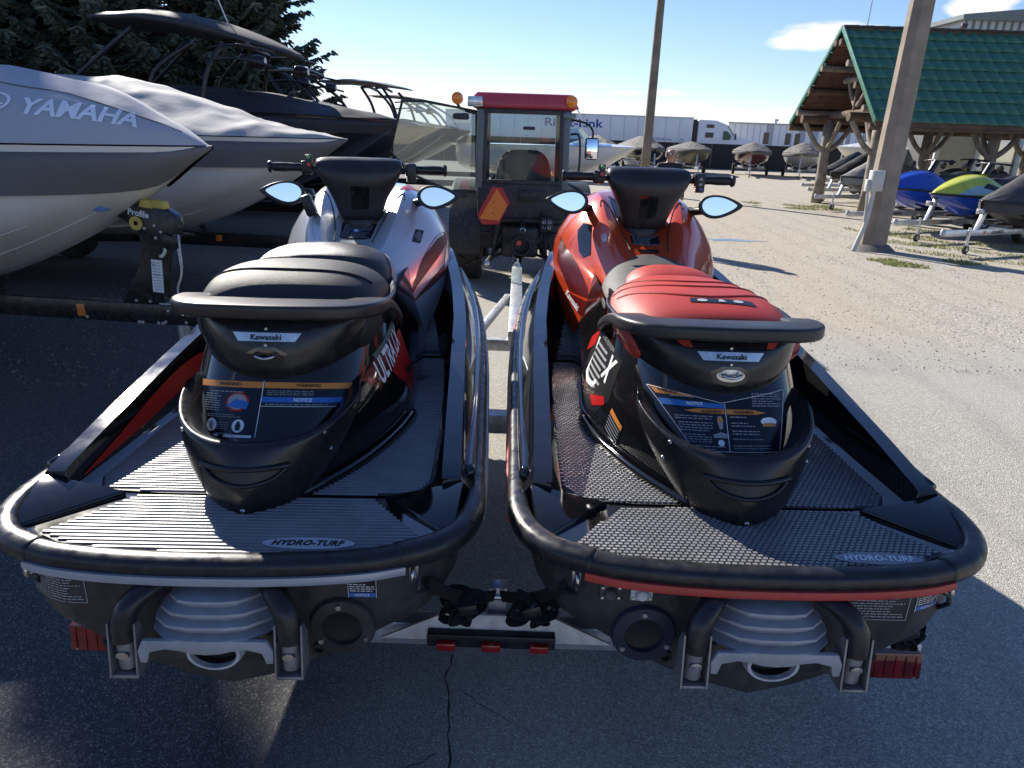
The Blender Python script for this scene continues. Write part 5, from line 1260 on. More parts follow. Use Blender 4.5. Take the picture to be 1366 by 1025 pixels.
canopy(T, -3.0, -.9, .95, 2.62, 2.45, .06, CANVASK, camber=.06); tower(T, -1.0, 1.0, 1.8, 2.5, STEEL, lean=.9, racks=True)
boat_trailer('black trailer at the far end of the boat row', P6, A3, b6)

# ------------------------------------------------------------------ tractor
TRED = pm('tractor_red_paint', (.48, .05, .075), .45, dirt=.3, var=.10, vscale=3, coat=.3)
DKP = pm('dark_grey_plastic', (.030, .031, .034), .55, dirt=.25, var=.2, bump=.1, bscale=200)
DKS = pm('greasy_dark_steel', (.022, .022, .024), .5, dirt=.35, var=.4, vscale=12, metal=.3)
AMB = pm('amber_lens', (.85, .22, .01), .15, var=.1, coat=.8)
PIL = pm('grey_green_pillar', (.13, .15, .145), .4, var=.1)
T = thing('tractor', 'compact red-roofed cab tractor coupled to the double trailer', 'tractor', (.03, 8.0, 0))
# roof
o = box('cab_roof', (0, 1.0, 2.075), (1.17, 1.35, .17), TRED, T, .055, seg=4)
for v in o.data.vertices:
    if v.co.z > 2.1: v.co.x *= .965; v.co.y = 1.0 + (v.co.y - 1.0) * .97
    if v.co.y < .4 and v.co.z > 2.06: v.co.y += .02
box('roof_underside', (0, 1.0, 1.985), (1.05, 1.25, .03), DKP, T, .01)
# cab frame
for s in (-1, 1):
    beam('rear_pillar', (s * .485, .34, 1.15), (s * .475, .36, 1.985), .075, .085, PIL, T, .012)
    beam('window_frame', (s * .425, .315, 1.22), (s * .415, .325, 1.97), .035, .03, DKP, T, .006)
    beam('front_pillar', (s * .45, 1.55, .95), (s * .44, 1.50, 1.985), .06, .06, DKP, T, .01)
    beam('middle_pillar', (s * .50, .95, .95), (s * .49, .95, 1.985), .05, .05, DKP, T, .01)
    if s > 0: mesh('side_glass', [(s * .492, .38, 1.22), (s * .492, .93, 1.2), (s * .485, .93, 1.96), (s * .48, .38, 1.96)], [(0, 1, 2, 3)], GLASS, T, False)
    mesh('side_glass', [(s * .492, .98, 1.0), (s * .455, 1.5, 1.0), (s * .45, 1.49, 1.96), (s * .487, .98, 1.96)], [(0, 1, 2, 3)], GLASS, T, False)
beam('window_frame', (-.44, .315, 1.225), (.44, .315, 1.225), .03, .04, DKP, T, .006)
beam('window_frame', (-.44, .325, 1.965), (.44, .325, 1.965), .03, .04, DKP, T, .006)
mesh('rear_window', [(-.415, .33, 1.24), (.415, .33, 1.24), (.415, .33, 1.95), (-.415, .33, 1.95)], [(0, 1, 2, 3)], GLASS, T, False)
mesh('sun_strip', [(-.40, .345, 1.72), (.40, .345, 1.72), (.40, .345, 1.94), (-.40, .345, 1.94)], [(0, 1, 2, 3)], glass_mat('tinted_sun_strip', (.72, .86, .95), .0), T, False)
box('wiper_motor', (.06, .30, 1.80), (.13, .04, .035), DKP, T, .01)
mesh('windscreen', [(-.44, 1.55, 1.0), (.44, 1.55, 1.0), (.43, 1.50, 1.96), (-.43, 1.50, 1.96)], [(0, 1, 2, 3)], GLASS, T, False)
box('rear_panel', (0, .34, 1.00), (1.0, .05, .42), DKP, T, .02)
box('panel_ledge', (0, .30, .80), (.96, .09, .05), DKS, T, .012)
# seat
rings = []
for z, w, d, y in ((1.0, .33, .07, .62), (1.15, .34, .075, .60), (1.35, .32, .07, .58), (1.48, .28, .06, .57), (1.55, .20, .045, .57), (1.57, .14, .03, .575)):
    rings.append([Vector((.02 + w * math.copysign(abs(math.cos(a)) ** .6, math.cos(a)), y + d * math.copysign(abs(math.sin(a)) ** .6, math.sin(a)), z)) for a in [2 * math.pi * i / 20 for i in range(20)]])
sb = loft('seat_back', rings, pm('seat_grey_vinyl', (.028, .028, .032), .6), T, closed=True, caps=(True, True), sub=1)
box('seat_cushion', (.02, .80, 1.02), (.48, .46, .13), MATS['seat_grey_vinyl'], T, .05, seg=3)
lathe('steering_wheel', [(.155, -.012), (.168, -.012), (.175, 0), (.168, .012), (.155, .012), (.150, 0), (.155, -.012)], DKP, T, 24, c=(0, 1.22, 1.35), R=Matrix.Rotation(RAD(55), 3, 'X'))
box('dash', (0, 1.36, 1.12), (.5, .2, .35), DKP, T, .05)
box('cab_console', (-.24, .52, 1.30), (.05, .05, .32), DKP, T, .01)
box('cab_floor', (0, .95, .84), (.95, 1.2, .08), DKS, T, .02)
# bonnet ahead of the cab
box('bonnet', (0, 2.35, .86), (.62, 1.55, .40), TRED, T, .08, seg=4)
box('chassis', (0, 1.6, .58), (.42, 3.0, .34), DKS, T, .04)
for s in (-1, 1):
    # wheels
    def lugs(c, R, w, T_, n=22):
        bm = bmesh.new()
        for i in range(n):
            for q in (-1, 1):
                a = 2 * math.pi * (i + (.5 if q > 0 else 0)) / n
                m = Matrix.Translation(Vector(c)) @ Matrix.Rotation(a, 4, 'X') @ Matrix.Translation(Vector((q * w * .26, 0, R))) @ Matrix.Rotation(q * RAD(38), 4, 'Z')
                bmesh.ops.create_cube(bm, size=1.0, matrix=m @ Matrix.Diagonal((w * .62, .045, .06, 1)))
        me = bpy.data.meshes.new('tyre_lugs'); bm.to_mesh(me); bm.free(); return stuff(link('tyre_lugs', me, TYRE, T_))
    w = lathe('rear_wheel', [(.28, .12), (.33, .15), (.48, .165), (.545, .15), (.56, .10), (.56, -.10), (.545, -.15), (.48, -.165), (.33, -.15), (.28, -.12)], TYRE, T, 36, axis='X', c=(s * .64, 1.0, .575)); lugs((s * .64, 1.0, .575), .555, .30, w)
    lathe('rear_rim', [(0, .06), (.1, .06), (.24, .03), (.29, .13), (.30, .1), (.30, -.1), (.29, -.13), (.24, -.03), (.1, -.06), (0, -.06)], TRED, w, 28, axis='X', c=(s * .64, 1.0, .575))
    w = lathe('front_wheel', [(.16, .09), (.28, .12), (.355, .11), (.375, .06), (.375, -.06), (.355, -.11), (.28, -.12), (.16, -.09)], TYRE, T, 30, axis='X', c=(s * .58, 2.75, .375)); lugs((s * .58, 2.75, .375), .37, .22, w, 18)
    lathe('front_rim', [(0, .04), (.14, .03), (.17, .09), (.17, -.09), (.14, -.03), (0, -.04)], TRED, w, 24, axis='X', c=(s * .58, 2.75, .375))
    # fender: arc over the wheel
    rings = []
    for i in range(13):
        a = RAD(-15 + 165 * i / 12); y = 1.0 - .63 * math.cos(a); z = .575 + .63 * math.sin(a)
        rings.append([Vector((s * .46, y, z)), Vector((s * .80, y, z)), Vector((s * .83, y, z - .05)), Vector((s * .80, y + .02 * math.cos(a), z - .03)), Vector((s * .46, y + .02, z - .03))])
    autosmooth(loft('fender', rings, DKP, T, closed=True, caps=(True, True)), 40)
    box('fender_lamp', (s * .70, .345, 1.08), (.16, .07, .10), REDLENS if s > 0 else DKP, T, .02)
    # beacon and lamps on the roof
    bx_ = -.735 if s < 0 else .515
    bl = lathe('beacon', [(0, .075), (.045, .072), (.062, .05), (.066, .0), (.062, -.05), (.045, -.06), (0, -.06)], AMB, T, 20, c=(bx_, .36, 2.085), axis='Y')
    lathe('beacon_core', [(0, .02), (.018, .02), (.02, 0), (0, -.065)], pm('amber_core', (.95, .50, .08), .3), bl, 12, c=(bx_, .35, 2.085), axis='Y')
    tube('beacon_arm', smooth_path([(bx_, .36, 2.03), (bx_ * .93, .38, 1.97), (s * .48, .40, 1.93)], 4), .016, DKS, T, 8)
box('work_lamp', (-.535, .30, 2.055), (.165, .09, .105), pm('lamp_chrome', (.6, .6, .58), .12, metal=.9), T, .015)
box('work_lamp_lens', (-.535, .252, 2.055), (.145, .012, .085), pm('clear_lens', (.55, .58, .6), .1, metal=.4, var=.3, vscale=30), T, .006)
box('side_lamp', (.50, .33, 1.94), (.15, .09, .06), pm('grey_lamp_shell', (.20, .22, .24), .4), T, .025)
box('lamp_bracket', (-.70, .34, 1.90), (.19, .05, .07), DKP, T, .02)
# open door on the left, hinged at the rear pillar
dq = [(-.53, .42, 1.10), (-.80, .32, 1.10), (-1.22, .14, 1.28), (-1.42, .05, 1.50), (-1.36, .08, 1.80), (-1.30, .10, 2.03), (-1.10, .18, 2.04), (-.53, .42, 1.96)]
dq = [Vector(p) for p in dq]
tube('door_frame', dq + [dq[0]], .016, BLKSTEEL, T, 8)
mesh('door_glass', dq, [tuple(range(len(dq)))], DGLASS, T, False)
# mirror on the right
tube('mirror_arm', smooth_path([(.52, .95, 1.92), (.72, .80, 1.88), (.80, .72, 1.80), (.80, .70, 1.70)], 4), .012, DKS, T, 8)
mm = box('wing_mirror', (.80, .70, 1.60), (.155, .05, .245), DKP, T, .03, seg=3)
box('mirror_glass', (.80, .672, 1.60), (.130, .008, .218), MIRR, mm, .003, Matrix.Rotation(RAD(-3), 3, 'X'))
tube('grab_rail', smooth_path([(.53, .38, 1.75), (.62, .30, 1.72), (.63, .30, 1.35), (.54, .38, 1.30)], 4), .012, DKS, T, 8)
# slow-vehicle triangle
Rs = Matrix.Rotation(RAD(90), 3, 'X') 
hexo = [(-.017, .2), (.10, .195), (.176, .042), (.063, -.19), (-.118, -.195), (-.17, -.097)]
s_ = prism('slow_vehicle_sign', hexo, -.003, .003, pm('sign_red', (.45, .03, .03), .4), T, R=Rs, c=(-.30, -.12, .99))
prism('sign_centre', [(.035, .187), (.153, .017), (.067, -.148), (-.147, -.135)], .0031, .005, pm('sign_orange', (.78, .20, .03), .45, var=.05), s_, R=Rs, c=(-.30, -.12, .99))
for p in ((0, .04), (0, -.07)):
    q = Rs @ Vector((p[0], p[1], .006)) + Vector((-.30, -.12, .99)); lathe('sign_bolt', [(0, -.003), (.007, -.002), (.008, .003)], DKS, s_, 8, axis='Y', c=q)
tube('sign_post', [(-.22, -.10, .86), (-.30, .0, .45)], .014, DKS, T, 8)
# three-point linkage, hydraulics and drawbar
for i in range(5):
    q = random.Random(40 + i); x = -.32 + .16 * i
    tube('rear_hose', smooth_path([(x, .27, .80 - .03 * (i % 2)), (x + q.uniform(-.08, .08), .16, .70), (x + q.uniform(-.15, .15), .10, .58), (x + q.uniform(-.1, .1), .22, .50)], 4), .012, BLKP, T, 8)
lathe('power_shaft_guard', [(.05, .0), (.10, -.02), (.11, -.16), (.095, -.16), (.085, -.02)], DKP, T, 16, axis='Y', c=(.02, .20, .55))
for s in (-1, 1): beam('stabiliser', (s * .12, .30, .45), (s * .33, -.10, .43), .02, .03, DKS, T, .004); box('rear_step', (s * .36, .24, .66), (.16, .10, .03), DKS, T, .006)
box('plate_holder', (.12, .28, 1.08), (.30, .012, .12), DKS, T, .004)
box('axle_housing', (0, .55, .62), (.95, .38, .32), DKS, T, .05)
box('hydraulic_block', (.30, .22, .78), (.15, .12, .16), DKS, T, .015)
for i in range(2):
    for j in range(2): lathe('hydraulic_port', [(.008, -.01), (.020, -.02), (.024, 0)], GALV, T, 12, axis='Y', c=(.27 + i * .06, .155, .75 + j * .06))
box('hitch_frame', (.04, .22, .60), (.34, .10, .22), DKS, T, .02)
beam('top_link', (.02, .25, .80), (.03, -.30, .74), .045, .045, DKS, T, .01)
lathe('link_collar', [(.02, -.05), (.032, -.04), (.032, .04), (.02, .05)], STEEL, T, 12, axis='Y', c=(.028, -.18, .755))
for s in (-1, 1):
    beam('lower_link', (s * .25, .45, .45), (s * .34, -.35, .42), .035, .07, DKS, T, .01)
    tube('lift_rod', [(s * .30, .10, .46), (s * .26, .30, .92)], .018, DKS, T, 8)
    lathe('link_ball', [(0, .03), (.03, .025), (.035, 0), (.03, -.025), (0, -.03)], STEEL, T, 14, axis='X', c=(s * .34, -.36, .42))
beam('drawbar', (0, .5, .40), (-.02, -.86, .395), .075, .03, DKS, T, .006)
tube('hitch_pin', [(-.02, -.80, .34), (-.02, -.80, .55)], .014, STEEL, T, 8)
tube('hydraulic_hose', smooth_path([(.28, .14, .78), (.20, -.05, .62), (.05, -.25, .66), (-.02, -.42, .60)], 5), .010, BLKP, T, 8)
lathe('hose_knob', [(0, .035), (.022, .03), (.03, .0), (.022, -.03), (0, -.035)], pm('orange_red_plastic', (.55, .09, .04), .4), T, 14, axis='Y', c=(-.01, -.45, .655))
tube('trailer_wire', smooth_path([(-.05, -.45, .60), (-.10, -.55, .45), (-.02, -.70, .50), (-.02, -.85, .46)], 5), .006, BLKP, T, 6)
# ------------------------------------------------------------------ poles
CONC = pm('weathered_concrete', (.245, .205, .165), .85, var=.22, vscale=3.5, bump=.35, bscale=60)
T = thing('utility_pole', 'thick tapered concrete pole with a grey service box, beside the green-roofed shelter', 'pole', (6.28, 12.75, 0))
oct_ = lambda r, z, lean=0: [Vector((r * math.cos(math.pi / 8 + math.pi / 4 * i) + lean, r * math.sin(math.pi / 8 + math.pi / 4 * i), z)) for i in range(8)]
loft('shaft', [oct_(.236 - .0128 * z, z, .008 * z) for z in (0, .6, 1.5, 3, 5, 7, 9.5)], CONC, T, closed=True, caps=(True, True), smooth=False)
lathe('base_collar', [(.40, 0), (.34, .05), (.28, .10), (.2, .10)], pm('dark_mortar', (.14, .13, .12), .9, bump=.5, bscale=25), T, 14)
BOXG = pm('service_box_grey', (.45, .45, .43), .5, var=.1)
sb = box('service_box', (-.22, -.16, 1.18), (.22, .14, .34), BOXG, T, .012)
box('box_lid', (-.22, -.235, 1.18), (.20, .02, .32), BOXG, sb, .008)
box('meter_box', (-.34, -.16, 1.10), (.09, .10, .20), BOXG, T, .01)
tube('conduit', smooth_path([(-.24, -.18, 1.02), (-.25, -.19, .75), (-.28, -.20, .45), (-.36, -.22, .18), (-.42, -.24, .0)], 5), .040, BOXG, T, 10)
tube('conduit', smooth_path([(-.33, -.16, 1.0), (-.31, -.18, .75), (-.30, -.19, .5)], 4), .022, BOXG, T, 8)
WOODG = pm('grey_weathered_wood', (.20, .165, .125), .85, var=.3, vscale=4, bump=.4, bscale=30)
T = thing('utility_pole', 'slim grey wooden pole rising behind the red-cowled watercraft', 'pole', (4.05, 24.0, 0))
loft('shaft', [[Vector((r * math.cos(2 * math.pi * i / 14) + .004 * z, r * math.sin(2 * math.pi * i / 14), z)) for i in range(14)] for z, r in ((0, .155), (2, .145), (5, .125), (9, .10))], WOODG, T, closed=True, caps=(True, True))
lathe('pole_collar', [(.17, 0), (.165, .08), (.15, .09)], WOODG, T, 12)
T = thing('radio_mast', 'thin mast standing behind the shelter ridge', 'mast', (18.0, 42.0, 0)); tube('mast_tube', [(0, 0, 0), (.25, 0, 13)], .045, STEEL, T, 8); lathe('mast_foot', [(.2, 0), (.15, .2), (.05, .25)], STEEL, T, 10)

# ------------------------------------------------------------------ shelter
LOG = pm('silvered_log', (.22, .19, .155), .85, var=.35, vscale=5, bump=.5, bscale=25)
LOGD = pm('brown_log', (.10, .065, .045), .85, var=.35, vscale=5, bump=.4, bscale=25)
BOARD = pm('brown_roof_board', (.085, .042, .030), .8, var=.3, vscale=6, bump=.2, bscale=40)
TILE = pm('green_metal_tile', (.046, .150, .098), .42, dirt=.12, var=.12, vscale=2.5, spec=.5, rvar=.08)
T = thing('open_shelter', 'open log shelter with a steep green metal tile roof', 'shelter', (8.55, 21.2, 0))
RZ, EZ, HW, LEN = 4.68, 2.30, 2.85, 13.0
sl = math.atan2(RZ - EZ, HW); SL = math.hypot(RZ - EZ, HW)
roof = box('roof', (LEN / 2, 0, RZ - .02), (LEN, .14, .07), LOGD, T, .01)      # ridge board carries both slopes
for s in (-1, 1):
    nn = Vector((0, s * math.sin(sl), math.cos(sl))); dn = Vector((0, s * math.cos(sl), -math.sin(sl)))
    # boards under the tiles, one by one across the slope at the gable end
    nb = 14
    for i in range(nb):
        w = SL / nb; c = Vector((LEN / 2, 0, RZ - .06)) + dn * (w * (i + .5)) - nn * .035
        R = Matrix((Vector((1, 0, 0)), dn, nn)).transposed()
        box('roof_board', c, (LEN - .06, w - .012, .025), BOARD, roof, 0, R)
    # barge board (green metal trim)
    beam('barge_trim', Vector((-.03, 0, RZ + .0)) + nn * .02, Vector((-.03, 0, RZ)) + dn * (SL + .03) + nn * .02, .05, .13, TILE, T, .006, up=nn)
    beam('fascia', Vector((0, 0, RZ - .03)) + dn * SL - nn * .03, Vector((LEN, 0, RZ - .03)) + dn * SL - nn * .03, .04, .12, LOGD, T, .004)
    for i, k in enumerate((.10, .34, .58, .82, 1.0)):
        tube('purlin', [Vector((-.10, 0, RZ - .05)) + dn * (SL * k - .05) - nn * .14, Vector((LEN, 0, RZ - .05)) + dn * (SL * k - .05) - nn * .14], .085, LOG if i % 2 else LOGD, T, 10)
# tile courses: near slope piece by piece
rows, tw = 9, .33; th = SL / rows
def tile_mesh():
    V = []; F = []; nx = 8
    for j, (v, lift) in enumerate(((0, .0), (th * .5, .010), (th * 1.03, .036), (th * 1.03, .004))):
        for i in range(nx + 1):
            u = i / nx; h = .045 * (math.sin(2 * math.pi * u - math.pi / 2) * .5 + .5) ** .7
            V.append((u * tw, v + (.030 * math.sin(2 * math.pi * u - math.pi / 2) if j >= 2 else 0), h + lift))
    n = nx + 1
    for j in range(3):
        for i in range(nx): F.append((j * n + i, j * n + i + 1, (j + 1) * n + i + 1, (j + 1) * n + i))
    me = bpy.data.meshes.new('roof_tile'); me.from_pydata(V, [], F); me.update(); me.polygons.foreach_set('use_smooth', [True] * len(me.polygons)); me.materials.append(TILE); return me
tme = tile_mesh(); base = Vector((0, 0, RZ - .03)); nn = Vector((0, -math.sin(sl), math.cos(sl))); dn = Vector((0, -math.cos(sl), -math.sin(sl)))
Rt = Matrix((Vector((1, 0, 0)), dn, nn)).transposed().to_4x4()
for r in range(rows):
    for c in range(26):
        o = bpy.data.objects.new('roof_tile', tme); COL.objects.link(o); o.parent = roof
        o.matrix_local = Matrix.Translation(base + dn * (th * r) + nn * (.012 + random.uniform(0, .002)) + Vector((c * tw, 0, 0))) @ Rt @ Matrix.Rotation(random.gauss(0, .006), 4, 'Z') @ Matrix.Rotation(random.gauss(0, .008), 4, 'X')
# the rest of the tiling as one sheet each
def sheet(x0, x1, s):
    nn = Vector((0, s * math.sin(sl), math.cos(sl))); dn = Vector((0, s * math.cos(sl), -math.sin(sl))); V = []; F = []; nc = int((x1 - x0) / tw)
    for r in range(rows):
        for c in range(nc):
            i0 = len(V)
            for v in tme.vertices:
                V.append(base + Vector((x0 + c * tw + v.co.x, 0, 0)) + dn * (th * r + v.co.y) + nn * (v.co.z + .012))
            for p in tme.polygons: F.append(tuple(i0 + k for k in p.vertices))
    stuff(mesh('roof_tile_field', V, F, TILE, roof))
sheet(26 * tw, 26 * tw + 13 * tw, -1); sheet(0, 39 * tw, 1)
for c in range(32):
    beam('ridge_cap', (c * .4 - .05, 0, RZ + .035), (c * .4 + .37, 0, RZ + .045), .22, .06, pm('dark_ridge_cap', (.045, .045, .042), .7, var=.3), roof, .02)
for row, yy in (('near', -1.6), ('far', 1.6)):
    tube('eave_beam', [(-.15, yy, 2.42), (LEN, yy, 2.42)], .12, LOGD, T, 12)
    for i, x in enumerate((.70, 3.75, 6.85, 9.9)):
        loft('post', [[Vector((x + r * math.cos(2 * math.pi * k / 12) + .02 * math.sin(z * 2 + i), yy + r * math.sin(2 * math.pi * k / 12), z)) for k in range(12)] for z, r in ((0, .165), (.8, .15), (1.6, .14), (2.4, .135))], LOG, T, closed=True, caps=(True, True))
        for d in (-1, 1):
            tube('brace', smooth_path([(x + d * .08, yy, 1.55), (x + d * .38, yy, 1.80), (x + d * .75, yy, 2.36)], 4), .070, LOG, T, 9)
        tube('brace', smooth_path([(x, yy + .08 * (-1 if yy > 0 else 1), 1.6), (x, yy + .4 * (-1 if yy > 0 else 1), 1.85), (x, yy + .75 * (-1 if yy > 0 else 1), 2.36)], 4), .065, LOG, T, 9)
        if row == 'near':
            tube('tie_beam', [(x, -1.75, 2.55), (x, 1.75, 2.55)], .11, LOGD, T, 12)
            tube('king_post', [(x, 0, 2.6), (x, 0, 4.45)], .09, LOGD, T, 10)
            tube('collar_beam', [(x, -.95, 3.45), (x, .95, 3.45)], .085, LOG, T, 10)
            for d in (-1, 1): tube('king_brace', smooth_path([(x, d * .06, 2.75), (x, d * .45, 3.1), (x, d * .75, 3.55)], 4), .06, LOG, T, 9)

# ------------------------------------------------------------------ watercraft and trailers by the shelter
BLU = pm('royal_blue_gelcoat', (.012, .055, .42), .2, var=.08, coat=.8); YELG = pm('lime_yellow_gelcoat', (.55, .60, .06), .25, coat=.7); AQUA = pm('pale_aqua_gelcoat', (.32, .52, .56), .25, coat=.7); TEALD = pm('dark_teal_gelcoat', (.012, .035, .035), .25, coat=.6)
ALUT = pm('bright_aluminium', (.62, .63, .64), .35, metal=.75, var=.12, vscale=12)
COVG = pm('pale_grey_craft_cover', (.24, .24, .24), .75, var=.1, bump=.2, bscale=20); COVD = pm('charcoal_craft_cover', (.050, .050, .052), .75, var=.15, bump=.2, bscale=20)
def craft_outline(t):
    return .56 * (1 - max(0, (t - .45) / .55) ** 2.3) ** .8 * (1 - .25 * max(0, (.1 - t) / .1))
def small_craft(label, bow, ang, lower, upper, accent=None, seatm=SEATG, z0=.40, cover=None, group='watercraft on trailers by the shelter'):
    T = thing('watercraft', label, 'watercraft', (bow[0], bow[1], z0), ang, group); L = 3.25
    X = lambda t: -L * (1 - t)
    hull = []
    for t in TS:
        w = craft_outline(t); sh = .40 + .10 * t; k = (sh) * max(0, (t - .55) / .45) ** 2.2
        hull.append(full_y([(X(t), 0, k), (X(t), w * .5, k + .35 * (sh - k) * .5), (X(t), w * .85, k + .42 * (sh - k)), (X(t), w * .96, k + .75 * (sh - k)), (X(t), w, sh)]))
    loft('hull', hull, lower, T, caps=(True, False), sub=1)
    rail = [Vector((X(t), -craft_outline(t) - .01, .40 + .10 * t)) for t in TS] + [Vector((X(t), craft_outline(t) + .01, .40 + .10 * t)) for t in reversed(TS[:-1])]
    tube('rub_rail', rail, .022, RUB, T, 8)
    if cover:
        top = [(0, .06), (.10, .34), (.22, .42), (.36, .44), (.47, .62), (.54, .70), (.62, .60), (.74, .40), (.88, .18), (.96, .06), (1, .0)]
        rings = []
        for i in range(37):
            t = i / 36; w = craft_outline(t) + .03; sh = .40 + .10 * t; r = lerp_tab(top, t); half = []
            for j in range(9):
                q = j / 8; half.append((X(t), w * q, sh - .05 * (q > .99) + r * (1 - q ** (1.3 if t < .6 else 1.6)) + .018 * noise.noise(Vector((t * 14, q * 4, bow[0])))))
            rings.append(full_y(half))
        loft('cover', rings, cover, T, sub=1)
        rr = [[Vector((v.x, v.y * 1.0, v.z)) for v in (rings[i][0], rings[i][0] + Vector((0, .01, -.13)))] for i in range(37)]
        for sgn in (0, -1):
            loft('cover_hem', [[rings[i][sgn] + Vector((0, 0, .0)), rings[i][sgn] + Vector((0, (.02 if sgn == 0 else -.02), -.14))] for i in range(37)], cover, T)
        return T
    # deck, hood, seat, bars
    S = [(.02, .50, .04, .52), (.2, .52, .05, .53), (.38, .50, .10, .50), (.52, .47, .30, .46), (.62, .44, .42, .42), (.72, .38, .38, .36), (.84, .26, .26, .24), (.93, .14, .13, .13), (.985, .05, .04, .05)]
    rings = []
    for t, w, h, b in S:
        sh = .41 + .10 * t; w = craft_outline(t) * .97
        rings.append(full_y([(X(t), 0, sh + h), (X(t), w * .35, sh + h * .97), (X(t), w * .6, sh + h * .72), (X(t), w * .82, sh + h * .30), (X(t), w, sh)]))
    hood = loft('hood', rings, upper, T, caps=(True, True), sub=2); hbv = bvh(hood)
    if accent:
        for sg in (-1, 1):
            pj = Proj(hbv, (X(.74), sg * .5, .75), (sg * -1, 0, 0) if sg > 0 else (1, 0, 0), (0, 0, 1), (0, -sg, -.5))
            k = -1 if sg > 0 else 1
            pj.poly('accent_panel', [(k * -.55, -.02), (k * .05, .02), (k * .62, -.18), (k * .30, -.20), (k * -.2, -.18)], accent, T, .004, .05)
            pj.poly('dark_panel', [(k * -.60, -.08), (k * -.25, .06), (k * -.1, -.04), (k * -.45, -.16)], BLKP, T, .006, .05)
    rings = []
    for t, w, z in ((.06, .14, .70), (.09, .19, .82), (.2, .20, .87), (.28, .19, .86), (.33, .18, .80), (.42, .16, .80), (.50, .13, .83)):
        rings.append(full_y([(X(t), 0, z), (X(t), w * .6, z - .015), (X(t), w, z - .08), (X(t), w, z - .35)]))
    loft('seat', rings, seatm, T, caps=(True, True), sub=1)
    tube('steering_column', [(X(.56), 0, .85), (X(.52), 0, 1.06)], .07, RUB, T, 10)
    tube('handlebar', smooth_path([(X(.49), -.37, 1.06), (X(.52), -.15, 1.08), (X(.52), .15, 1.08), (X(.49), .37, 1.06)], 4), .020, RUB, T, 8)
    for sg in (-1, 1):
        o = lathe('mirror', [(0, .05), (.05, .04), (.075, .0), (.07, -.01), (0, -.01)], RUB, T, 12, axis='X', c=(X(.60), sg * .36, .99))
    return T
def craft_trailer(label, bow, ang, z0=.40, text=None, jackx=-.1, length=3.9):
    T = thing('craft_trailer', label, 'trailer', (bow[0], bow[1], 0), ang, 'aluminium craft trailers by the shelter')
    zt = .36
    t_ = beam('tongue', (-2.2, 0, zt), (.85, 0, zt), .075, .10, ALUT, T, .006)
    if text:
        for sg, r in ((1, (-1, 0, 0)), (-1, (1, 0, 0))): flat_text('maker_lettering', text, (-.55, sg * .039, zt), r, (0, 0, 1), .055, BLKP, t_, bold=.03, off=.003)
    for s in (-1, 1):
        beam('frame_rail', (-1.3, s * .04, zt - .01), (-3.3, s * .52, zt - .01), .06, .09, ALUT, T, .005)
        beam('bunk', (-.9, s * .25, z0 + .06), (-3.1, s * .28, z0 + .06), .08, .05, MATS['bunk_carpet'], T, .008)
        w = lathe('wheel', [(.10, .05), (.2, .08), (.245, .06), (.255, 0), (.245, -.06), (.2, -.08), (.10, -.05)], TYRE, T, 24, axis='Y', c=(-2.5, s * .70, .255))
        lathe('rim', [(0, .05), (.1, .045), (.14, .075), (.145, 0), (.14, -.075), (.1, -.045), (0, -.05)], ALUT, w, 20, axis='Y', c=(-2.5, s * .70, .255))
        box('mudguard', (-2.5, s * .72, .56), (.62, .2, .02), ALUT, T, .008)
    beam('axle', (-2.5, -.68, .25), (-2.5, .68, .25), .05, .05, GALV, T)
    beam('winch_post', (.02, 0, zt), (-.16, 0, .80), .07, .07, ALUT, T, .006)
    box('bow_stop', (-.14, 0, .84), (.10, .09, .08), RUB, T, .02)
    box('winch', (.0, .0, .72), (.10, .10, .09), GALV, T, .01)
    tube('jack_post', [(jackx + .35, .06, .46), (jackx + .35, .06, .12)], .025, ALUT, T, 12)
    jw = lathe('jack_wheel', [(.02, .02), (.06, .024), (.078, .015), (.078, -.015), (.06, -.024), (.02, -.02)], TYRE, T, 20, axis='Y', c=(jackx + .35, .06, .078))
    lathe('jack_hub', [(0, .03), (.035, .03), (.036, -.03), (0, -.03)], GALV, jw, 12, axis='Y', c=(jackx + .35, .06, .078))
    lathe('coupler', [(0, .06), (.03, .055), (.045, .02), (.045, -.04)], GALV, T, 12, c=(.85, 0, zt + .02))
    box('reflector', (-.2, -.042, zt), (.06, .006, .05), MATS['amber_reflector'], T); box('reflector', (-.2, .042, zt), (.06, .006, .05), MATS['amber_reflector'], T)
    return T
AC = math.atan2(-.42, -.91)
LOAD = 'LOADRITE'
